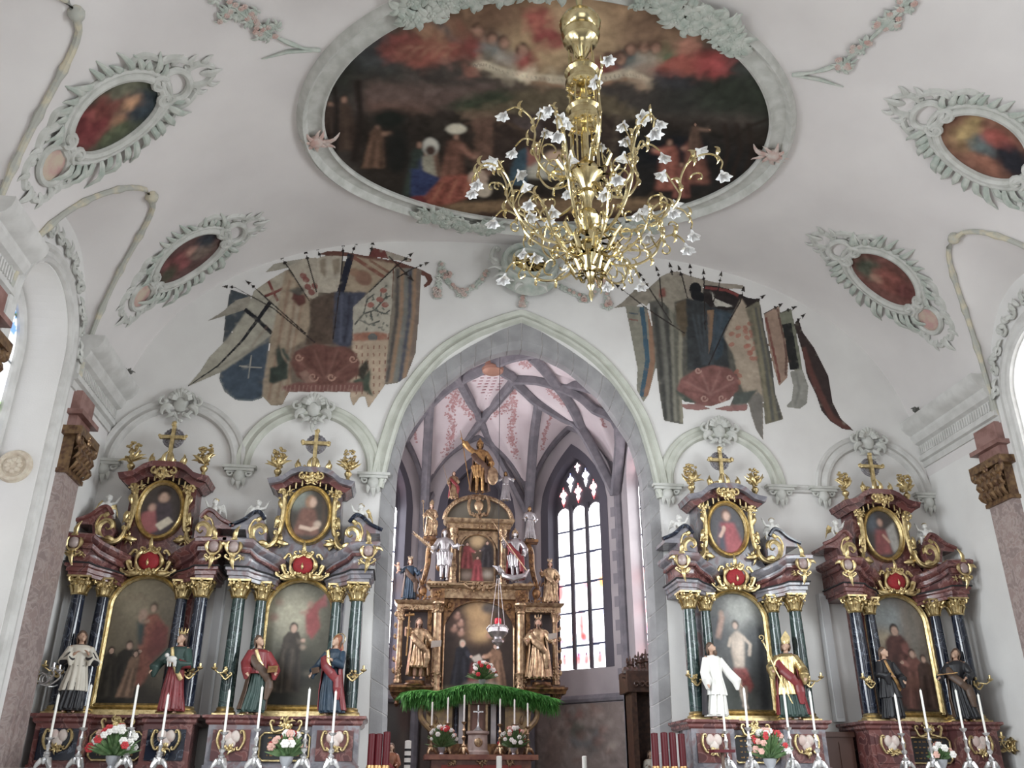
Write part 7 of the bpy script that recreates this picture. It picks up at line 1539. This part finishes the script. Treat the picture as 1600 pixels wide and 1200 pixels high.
def flower_mb(c,d,r=.085):
    d=unit(d); a=unit(np.cross(d,(0,0,1)) if abs(d[2])<.9 else V(1,0,0)); b=np.cross(d,a); mb=MB(); rings=[]
    for q,h in ((.14,-.02),(.34,.03),(.62,.06),(1.0,.09),(.95,.085),(.55,.045),(.25,.02),(.08,-.01)):
        rings.append([V(*c)+d*h*1.1+(a*cos(2*PI*j/24)+b*sin(2*PI*j/24))*r*q*(1+(.22*cos(6*2*PI*j/24) if q>.5 else 0)) for j in range(24)])
    mb.loft(rings); return mb
def arm_paths(kind):
    if kind=='upper':
        main=[(.10,8.62),(.30,8.42),(.55,8.46),(.70,8.72),(.68,9.00),(.74,9.24),(.92,9.36),(1.06,9.28)]
        sp=[((.46,8.78),.17,.03,-PI/2,1.8*PI),((.40,8.62),.10,.02,0,-1.6*PI)]; fl=[((1.08,9.24),(.4,-.9)),((.60,9.40),(-.3,-.8))]; br=[[(.69,9.05),(.62,9.25),(.58,9.42)]]
    elif kind=='middle':
        main=[(.12,7.92),(.40,7.74),(.75,7.80),(.98,8.05),(1.02,8.35),(1.14,8.58),(1.34,8.62),(1.46,8.48),(1.44,8.36)]
        sp=[((.72,8.06),.20,.03,-PI/2,1.9*PI),((.46,7.98),.13,.02,0,-1.7*PI),((1.20,8.30),.10,.02,PI,-1.5*PI)]; fl=[((1.45,8.32),(.2,-1)),((1.22,8.72),(.5,-.6)),((.86,8.50),(-.4,-.7))]; br=[[(1.10,8.52),(1.16,8.66),(1.22,8.74)],[(1.0,8.12),(.92,8.34),(.86,8.50)]]
    else:
        main=[(.10,7.52),(.30,7.36),(.55,7.40),(.74,7.56),(.84,7.78),(1.0,7.86),(1.10,7.76)]
        sp=[((.48,7.60),.14,.02,-PI/2,1.9*PI),((.30,7.52),.08,.015,0,-1.6*PI),((.86,7.62),.09,.02,PI/2,-1.6*PI)]; fl=[((1.11,7.72),(.3,-1)),((.70,7.86),(-.2,-.8))]; br=[[(.78,7.64),(.72,7.78),(.70,7.86)]]
    return main,sp,fl,br
for kind,n_,ph in (('upper',8,.15),('middle',8,.35),('lower',8,.0)):
    main,sp,fl,br=arm_paths(kind); mb=MB(); k_={'upper':1.0,'middle':1.12,'lower':1.1}[kind]; main=[(x*k_,z) for x,z in main]; sp=[((c[0]*k_,c[1]),*q) for c,*q in sp]; fl=[((c[0]*k_,c[1]),d) for c,d in fl]; br=[[(x*k_,z) for x,z in b] for b in br]; P=smooth_path([V(x,0,z) for x,z in main],6); n=len(P); mb.tube(P,[.020-.009*i/n for i in range(n)],6)
    for c,r0,r1,a0,tw in sp: mb.tube(spiral(c[0],c[1],r0,r1,a0,a0+tw,16),[.012]*17,5)
    for b in br: mb.tube([V(x,0,z) for x,z in b],[.010]*len(b),5)
    for t in (.25,.45,.65,.8): q=P[int(t*n)]; leaf(mb,(q[0],q[2]),PI/2+(.5-t)*2,.17,.028,1.4); leaf(mb,(q[0],q[2]),-PI/3,.13,.024,-1.2); mb.ell(q,.024,6,5)
    arm=mb.build(kind+'_arm',BRASS,CH); arm.rotation_euler=(0,0,ph)
    fls=[flower_mb((c[0],0,c[1]),(d[0],0,d[1])).build('glass_blossom',GLASS,arm) for c,d in fl]
    for k in range(1,n_):
        a=arm.copy(); C.objects.link(a); a.parent=CH; s=rr.uniform(.9,1.05); a.rotation_euler=(0,0,ph+2*PI*k/n_+rr.uniform(-.1,.1)); a.scale=(s,s,rr.uniform(.96,1.05))
        for f_ in fls: g=f_.copy(); C.objects.link(g); g.parent=a
# ------------------------------------------------------------------ altar tables, candlesticks, bouquets
LINEN=mat('white_altar_linen',(.72,.72,.71),.7)
for i,(xc,nm) in enumerate(((-6.40,'leftmost altar'),(-3.88,'altar left of the choir'),(3.73,'altar right of the choir'),(6.77,'rightmost altar'))):
    t=thing('altar_table','linen covered altar table standing before the '+nm,'table',(xc,-1.95,0),group='altar tables'); 
    mb=MB(); mb.box((-1.05,-.5,0),(1.05,.55,1.70)); mb.build('table_body',REDM if i in(0,3) else GREYM,t); mb=MB(); mb.box((-1.16,-.62,1.70),(1.16,.62,1.80)); mb.build('table_slab',REDM if i in(0,3) else GREYM,t)
    mb=MB(); mb.box((-1.14,-.64,1.80),(1.14,.55,1.825)); mb.box((-1.14,-.655,1.62),(1.14,-.64,1.825)); tag(mb.build('altar_cloth',LINEN,None,loc=(xc,-1.95,0)),'white linen cloth lying on the table of the '+nm,'cloth',group='altar cloths')
def candlestick(loc,hs,hc,label,group,s=1.0,m=SILVER,base_only=None):
    r=thing('candlestick',label,'candlestick',loc,RND.uniform(0,2),group)
    mb=MB()
    for k in range(3):
        a=2*PI*k/3; mb.tube([(0,0,.10*s),(.06*s*cos(a),.06*s*sin(a),.10*s),(.10*s*cos(a),.10*s*sin(a),.05*s),(.12*s*cos(a),.12*s*sin(a),.0+.015*s)],[.04*s,.04*s,.03*s,.018*s],8); mb.ell((.115*s*cos(a),.115*s*sin(a),.02*s),.02*s,6,5); mb.ell((.05*s*cos(a+1),.05*s*sin(a+1),.10*s),(.03*s,.03*s,.05*s),6,5)
    mb.build('tripod_foot',m,r)
    h=hs; mb=MB(); mb.lathe([(.05*s,.10*s),(.03*s,.14*s),(.045*s,.17*s),(.02*s,.20*s),(.016*s,h*.42),(.038*s,h*.47),(.042*s,h*.52),(.018*s,h*.57),(.022*s,h*.68),(.034*s,h*.73),(.016*s,h*.80),(.014*s,h*.90),(.05*s,h*.96),(.055*s,h*.99),(.02*s,h)],seg=12,lobes=6,amp=.08); mb.build('stem',m,r)
    mb=MB(); mb.lathe([(.017*s,h),(.017*s,h+hc-.01),(.010*s,h+hc),(.003,h+hc+.004),(.003,h+hc+.02)],seg=10); mb.build('candle',CANDLE,r,label='white candle'); return r
nmA=['leftmost altar','altar left of the choir','altar right of the choir','rightmost altar']; pos=['leftmost of four','second of four','third of four','rightmost of four']
CX=[[(62,1085,92),(123,1070,143),(198,1070,216),(247,1085,263)],[(348,1078,359),(397,1073,410),(477,1076,484),(521,1080,525)],[(1141,1080,1127),(1179,1075,1162),(1242,1075,1224),(1286,1080,1265)],[(1415,1085,1398),(1455,1078,1438),(1510,1078,1493),(1545,1085,1528)]]
for i,L in enumerate(CX):
    for j,(xb,yt,xt) in enumerate(L):
        q=at(xt,yt,1,-2.2); candlestick((q[0],-2.2,1.825),q[2]-1.825-.56,.56,'silver candlestick, %s on the %s'%(pos[j],nmA[i]),'silver candlesticks on the side altars')
for j,(x,yt) in enumerate(((673,1097),(698,1090),(724,1086),(781,1092),(804,1093),(825,1099))):
    q=at(x,yt,1,8.15); b=at(x,1178,1,8.15)
    candlestick((b[0],8.15,2.34),max(.4,(q[2]-2.34)*.55),(q[2]-2.34)*.45,'gilt candlestick with white candle on the high altar, '+['leftmost of the six','second from the left','just left of the tabernacle','just right of the tabernacle','second from the right','rightmost of the six'][j],'candlesticks on the high altar',1.25,GOLDH)
LEAFG=mat('bouquet_leaves',(.06,.13,.04),.6,col2=(.12,.20,.08),scale=12); PETW=mat('white_petals',(.72,.70,.66),.6); FR=mat('red_petals',(.42,.025,.03),.55); FP=mat('pink_petals',(.60,.36,.30),.6); VASE=mat('pewter_vase',(.42,.43,.46),.35,metal=.5)
def bouquet(loc,r,h,n,seed,label,vase=True,mix=(PETW,FR,PETW,FP)):
    rg=random.Random(seed); R=thing('flower_bouquet',label,'flowers',loc,0,'altar bouquets')
    vh=.16 if vase else .02
    mb=MB(); mb.lathe([(.05,0),(.06,.01),(.05,.04),(.085,.10),(.10,vh),(.09,vh+.01)],seg=16); mb.build('vase',VASE,R)
    mb=MB()
    for k in range(130):
        a=rg.uniform(0,2*PI); e=rg.uniform(.0,1.4); L=r*rg.uniform(.75,1.15); d=V(cos(a)*sin(e),sin(a)*sin(e),cos(e)); b=V(0,0,vh); p=b+d*V(L,L,h)*.45; q=b+d*V(L,L,h); w=unit(np.cross(d,(0,0,1.01)))
        mb.tube([b,p,q],[.006,.026,.004],5,flat=.3)
    mb.build('foliage',LEAFG,R)
    for k in range(n):
        a=rg.uniform(0,2*PI); e=rg.uniform(.05,1.35); L=r*rg.uniform(.8,1.02); c=V(cos(a)*sin(e)*L,sin(a)*sin(e)*L,vh+cos(e)*h*.95); s=rg.uniform(.038,.06); mb=MB()
        for q in range(6): t=2*PI*q/6; mb.ell(tuple(c+V(cos(t)*s*.6,-.01,sin(t)*s*.6)),(s*.55,s*.35,s*.45),6,5)
        mb.ell(tuple(c+V(0,-.02,0)),s*.35,6,5); mb.build('blossom',mix[rg.randrange(len(mix))],R)
    return R
for (px,pb,r,h,n,sd,lb) in ((168,1195,.34,.40,34,1,'bouquet of white, red and pink flowers in a grey vase before the leftmost altar'),(444,1195,.28,.34,28,2,'bouquet of white and red flowers before the altar left of the choir'),(1212,1197,.34,.42,34,3,'bouquet with red poinsettias and white flowers before the altar right of the choir'),(1482,1192,.20,.22,12,4,'low bouquet of white flowers before the rightmost altar')):
    q=at(px,pb,1,-2.3); bouquet((q[0],-2.1,1.825),r,h,n,sd,lb)
bouquet((at(690,1170,1,8.1)[0],8.1,2.34),.42,.52,34,5,'bouquet of white and dark red flowers on the left half of the high altar table'); bouquet((at(803,1170,1,8.1)[0],8.1,2.34),.42,.52,34,6,'bouquet of white and dark red flowers on the right half of the high altar table')
bouquet((.0,8.45,3.86+.15),.42,.46,34,7,'bouquet of white and red flowers above the fir garland under the main painting')
# altar crucifix
c=thing('altar_crucifix','small silver crucifix standing in the rose niche of the tabernacle','crucifix',(-.08,8.56,2.93)); WS=mat('pale_silver',(.75,.76,.78),.3,metal=.7)
mb=MB(); mb.lathe([(.13,0),(.10,.03),(.05,.07),(.03,.13)],seg=12); mb.build('foot',WS,c); mb=MB(); mb.box((-.018,-.012,.1),(.018,.012,.62)); mb.box((-.13,-.012,.44),(.13,.012,.475)); mb.build('cross',WS,c)
mb=MB(); mb.tube([(-.11,-.025,.47),(0,-.03,.43),(.11,-.025,.47)],.012,6); mb.tube([(0,-.03,.45),(0,-.04,.34),(.01,-.03,.2)],[.022,.022,.01],8); mb.ell((0,-.04,.48),.02,8,6); mb.build('corpus',WS,c)
# sanctuary lamp
q=at(778,988,1,6.0); L=thing('sanctuary_lamp','silver hanging sanctuary lamp with red glass in front of the high altar painting','lamp',(q[0],6.0,q[2])); 
mb=MB(); mb.lathe([(.005,-.42),(.03,-.38),(.02,-.33),(.13,-.24),(.14,-.20),(.08,-.16),(.17,-.10),(.235,.0),(.22,.10),(.14,.16),(.15,.18)],seg=24,lobes=8,amp=.05); mb.build('bowl',SILVER,L)
mb=MB(); mb.lathe([(.06,.16),(.085,.22),(.08,.32),(.05,.34)],seg=16); mb.build('red_glass',mat('ruby_glass',(.5,.01,.03),.2,trans=.3,emis=(.8,.02,.05),estr=.25),L,label='red glass cup')
for k in range(3):
    a=2*PI*k/3+.5; mb=MB(); mb.tube([(.22*cos(a),.22*sin(a),-.02),(.30*cos(a),.30*sin(a),.10),(.22*cos(a),.22*sin(a),.18)],.02,6); mb.build('handle',SILVER,L); mb=MB(); mb.tube([(.2*cos(a),.2*sin(a),.15),(.03*cos(a),.03*sin(a),1.35)],.007,5); mb.build('chain',SILVER,L)
mb=MB(); zt=on_choir(778,572)[2]-q[2]; mb.tube([(0,0,1.35),(0,0,cvz(q[0],6.0)-q[2]-.02)],.008,5); mb.ell((0,0,1.35),.05,8,6); mb.build('rope',BLACK,L)
# tall dark red candles beside the arch
REDC=mat('dark_red_wax',(.075,.005,.009),.45,spec=.3)
for i,(x,yt) in enumerate(((1022,1145),(1037,1144),(1050,1144),(1064,1146),(582,1146),(593,1146),(605,1143))):
    q=at(x,yt,1,-1.3); s=thing('red_candle_stand','tall dark red candle, %s'%['leftmost of the four right of the choir arch','second of the four right of the choir arch','third of the four right of the choir arch','rightmost of the four right of the choir arch','leftmost of the three left of the choir arch','middle of the three left of the choir arch','rightmost of the three left of the choir arch'][i],'candle',(q[0],-1.3,0),group='dark red candles beside the choir arch')
    mb=MB(); mb.lathe([(.055,1.85),(.055,q[2]-.01),(.03,q[2])],seg=14); mb.build('candle',REDC,s); mb=MB(); mb.lathe([(.15,0),(.15,.03),(.03,.08),(.025,1.7),(.07,1.76),(.075,1.84),(.06,1.9)],seg=14); mb.build('holder',GOLD2,s)
# single white candles in the choir
for x,y0,w,Y,lb in ((780,1181,.055,3.0,'short thick white candle at the bottom centre of the choir opening'),(913,1181,.05,3.0,'short white candle before the mural on the right of the choir'),(638,1157,.07,5.5,'white candle with dark bands at the left of the high altar')):
    q=at(x,y0,1,Y); s=thing('candle_stand',lb,'candle',(q[0],Y,0)); mb=MB(); mb.lathe([(w,q[2]-.75),(w,q[2]-.01),(w*.5,q[2])],seg=14); mb.build('candle',CANDLE,s); mb=MB(); mb.lathe([(.2,0),(.2,.04),(.04,.1),(.03,q[2]-.9),(.09,q[2]-.8),(.09,q[2]-.7)],seg=14); mb.build('holder',GOLD2,s)
    if x==638:
        for zz in (.22,.36,.5): mb=MB(); mb.lathe([(w*1.03,q[2]-zz),(w*1.03,q[2]-zz+.05)],seg=14); mb.build('dark_band',BLACK,s)
q=at(612,1165,1,4.0); figure('small_saint_statue','small red and gold figure at the left edge of the choir beside the arch',(q[0],4.0,q[2]-1.0),1.05,robe=M_ORGC,cloak=M_REDC,seed=44)
mb=MB(); mb.lathe([(.28,0),(.28,.1),(.16,.2),(.14,q[2]-1.2),(.24,q[2]-1.08),(.24,q[2]-1.0)],(q[0],4.0,0),16); tag(mb.build('statue_pedestal',WOODD),'round brown pedestal under the small red and gold figure','pedestal')
# carved dark canopy on the right of the choir
def canopy():
    Y=4.6; R=thing('carved_canopy','dark carved wooden canopy with pinnacles and crosses on the right of the choir','canopy',(0,Y,0)); w=lambda x,y:at(x,y,1,Y)
    a=w(985,1090); b=w(1024,1090); x0,x1=a[0],b[0]+.25; z1=w(1000,1075)[2]
    mb=MB(); mb.box((x0,-.1,0),(x0+.12,.6,z1)); mb.build('side_post',DARKW,R); mb=MB(); mb.box((x1-.1,-.1,0),(x1,.6,z1)); mb.build('side_post',DARKW,R)
    mb=MB(); mb.box((x0,.45,0),(x1,.6,z1)); mb.build('back_panel',DARKW,R); mb=MB(); mb.box((x0-.1,-.2,z1-.1),(x1+.05,.6,z1+.35)); 
    for k in range(9): mb.tube([V(q[0],-.24,q[2]) for q in spiral(x0+.1+.13*k,z1+.05,.07,.02,0,2*PI,10)],.025,5)
    mb.build('crested_cornice',DARKW,R)
    for px,pt in ((978,1050),(984,1025),(992,1042),(997,1018),(1003,1034),(1008,1014),(1016,1026),(1021,1036)):
        q=w(px,pt); mb=MB(); x=q[0]; h=q[2]-z1-.3; 
        mb.lathe([(.09,z1+.3),(.10,z1+.38),(.06,z1+.45),(.055,z1+.3+h*.45),(.09,z1+.3+h*.5),(.05,z1+.3+h*.55),(.01,q[2])],(x,0,0),8)
        for k in range(5): z=z1+.35+h*.17*k; mb.ell((x-.07,0,z),(.03,.03,.04),6,4); mb.ell((x+.07,0,z),(.03,.03,.04),6,4)
        mb.box((x-.10,-.015,q[2]-.14),(x+.10,.015,q[2]-.11)); mb.build('pinnacle',DARKW,R)
    return x0,x1,Y
x0,x1,Yc=canopy()
q=at(999,1150,1,Yc); figure('small_saint_statue','small pale figure standing under the dark carved canopy',(x0+.42,Yc+.15,1.35),1.0,robe=M_BRNC,tunic=(M_SURP,.4),seed=45)
mb=MB(); mb.box((x0+.14,Yc-.05,0),(x1-.12,Yc+.42,1.345)); tag(mb.build('canopy_plinth',DARKW),'dark wooden plinth below the carved canopy','plinth')
# loudspeakers, sconces, cabinet, lectern
GREYSP=mat('pale_grey_speaker',(.68,.69,.70),.5)
for xa,xb,z0,z1,lb in ((at(346,902)[0],at(324,1128)[0],2.55,4.93,'slim tall pale column loudspeaker on the wall between the two left altars'),(at(1283,932)[0],at(1305,1128)[0],2.65,4.88,'slim tall pale column loudspeaker on the wall between the two right altars')):
    x=(xa+xb)/2; s=thing('column_loudspeaker',lb,'loudspeaker',(x,-.02,0),group='column loudspeakers'); mb=MB(); mb.box((-.08,-.14,z0),(.08,0,z1)); mb.build('housing',GREYSP,s); mb=MB(); mb.box((-.06,-.15,z0+.06),(.06,-.14,z1-.06)); mb.build('grille',mat('grey_grille',(.55,.55,.56),.7),s)
mb=MB(); mb.box((4.98,-.55,0),(5.55,-.02,2.42)); mb.box((4.96,-.58,2.38),(5.57,-.02,2.46)); mb.box((5.02,-.565,.3),(5.24,-.55,2.3)); mb.box((5.28,-.565,.3),(5.51,-.55,2.3)); tag(mb.build('wooden_cabinet',mat('dark_red_brown_wood',(.07,.028,.018),.45)),'dark brown wooden cabinet against the wall between the two right altars','cabinet')
def sconce(loc,side,label):
    r=thing('wall_sconce',label,'sconce',loc,0); mb=MB(lambda p:(-side*p[1]*-1 if False else -side*(-p[1]),p[0],p[2])); rr=random.Random(3)
    mb.ell((0,-.02,0),(.08,.03,.14),10,8); tuft(mb,(0,0),.18,8,rr,-.03); mb.build('backplate',GOLD,r)
    for k in (-1,0,1):
        mb=MB(); P=smooth_path([V(-side*.02,k*.03,0),V(-side*.22,k*.18,-.10),V(-side*.38,k*.28,.02),V(-side*.34,k*.26,.10)],5); mb.tube(P,.014,6); mb.tube([V(-side*(.16+.07*cos(a)),k*.12,.0+.07*sin(a)) for a in np.linspace(0,5.5,12)],.009,5); mb.lathe([(.01,.08),(.05,.11),(.055,.13),(.02,.14),(.02,.20)],(-side*.35,k*.26,0),10); mb.build('branch',SILVER if side<0 else GOLD,r)
    return r
q=at(50,1060,0,XL); sconce((XL+.02,q[1],q[2]),-1,'curling silver and gilt wall sconce low on the left side wall beside the pilaster')
q=at(1585,1165,0,XR); sconce((XR-.02,q[1],q[2]),1,'gilt wall sconce at the bottom right corner on the right side wall')
q=at(22,728,1,-2.62)
mb=MB(); mb.M=Matrix.Translation((q[0],-2.60,q[2]))@Matrix.Rotation(PI/2,4,'X'); mb.lathe([(.01,.06),(.10,.05),(.16,.03),(.19,.06),(.23,.06),(.26,.0)],seg=28); 
for k in range(8): a=2*PI*k/8; mb.ell((.09*cos(a),.09*sin(a),.05),(.05,.05,.025),6,4)
tag(mb.build('stucco_roundel',mat('cream_roundel',(.58,.52,.42),.7,col2=(.50,.42,.33),scale=12)),'round cream stucco medallion on the reveal of the left window','ornament')
mb=MB()
R=thing('book_stand','small dark red book stand before the altar right of the choir','stand',(2.62,-2.3,0)); q=at(1118,1176,1,-2.3)
mb.box((-.16,-.12,q[2]),(.16,.12,q[2]+.04)); mb.build('desk',REDC,R); mb=MB(); mb.lathe([(.16,0),(.16,.04),(.03,.1),(.025,q[2])],seg=12); mb.build('post',WOODD,R)
for X,y0,s in ((XL,-.18,-1),(XR,-.2,1)):
    q=V(X-s*.30,y0-.35,8.44); mb=MB(); mb.M=Matrix.Translation(tuple(q)); rr=random.Random(2); tuft(mb,(0,.08),.13,8,rr); bumps(mb,0,.08,.08,.06,10,.03,rr); mb.lathe([(.06,0),(.03,.04),(.03,.1)],seg=8); tag(mb.build('cornice_finial',mat('dark_iron_flower',(.10,.10,.09),.6)),'small dark flower-shaped finial on the %s cornice end by the choir wall'%('left' if s<0 else 'right'),'finial',group='cornice finials')
# ------------------------------------------------------------------ light: the lit windows themselves, daylight at the windows further back, sky and an added fill from the open west end
sc=bpy.context.scene
w=bpy.data.worlds.new('world'); sc.world=w; w.use_nodes=True; bg=w.node_tree.nodes['Background']; bg.inputs[0].default_value=(.86,.92,1,1); bg.inputs[1].default_value=.35
def area(name,loc,d,sx,sy,power,col=(1,1,1),spread=None):
    l=bpy.data.lights.new(name,'AREA'); l.shape='RECTANGLE'; l.size=sx; l.size_y=sy; l.energy=power; l.color=col
    if spread: l.spread=math.radians(spread)
    o=bpy.data.objects.new(name,l); C.objects.link(o); o.location=loc; o.rotation_euler=Vector(d).to_track_quat('-Z','Y').to_euler(); return o
DAY=(.90,.96,1.0)
for yc in WIN_L[1:]: area('daylight_window_left',(XL-.04,yc,5.6),(1,.30,-.42),1.9,4.6,560,DAY,125)
for yc in WIN_R[1:]: area('daylight_window_right',(XR+.04,yc,5.6),(-1,.30,-.42),1.9,4.6,520,DAY,125)
area('west_end_fill',(0,-26,7),(0,1,0),9,8,560,(1,.98,.95))  # added soft fill from behind; no west window is modelled
for y in (7.3,3.9): area('daylight_choir_side',(-3.85,y,7.2),(1,0,-.35),1.4,4.8,260,(.93,.93,1))
vs_=sc.view_settings; sc.display_settings.display_device='sRGB'; vs_.view_transform='Standard'; vs_.look='None'; vs_.gamma=1.0; vs_.exposure=-0.26; vs_.use_curve_mapping=False
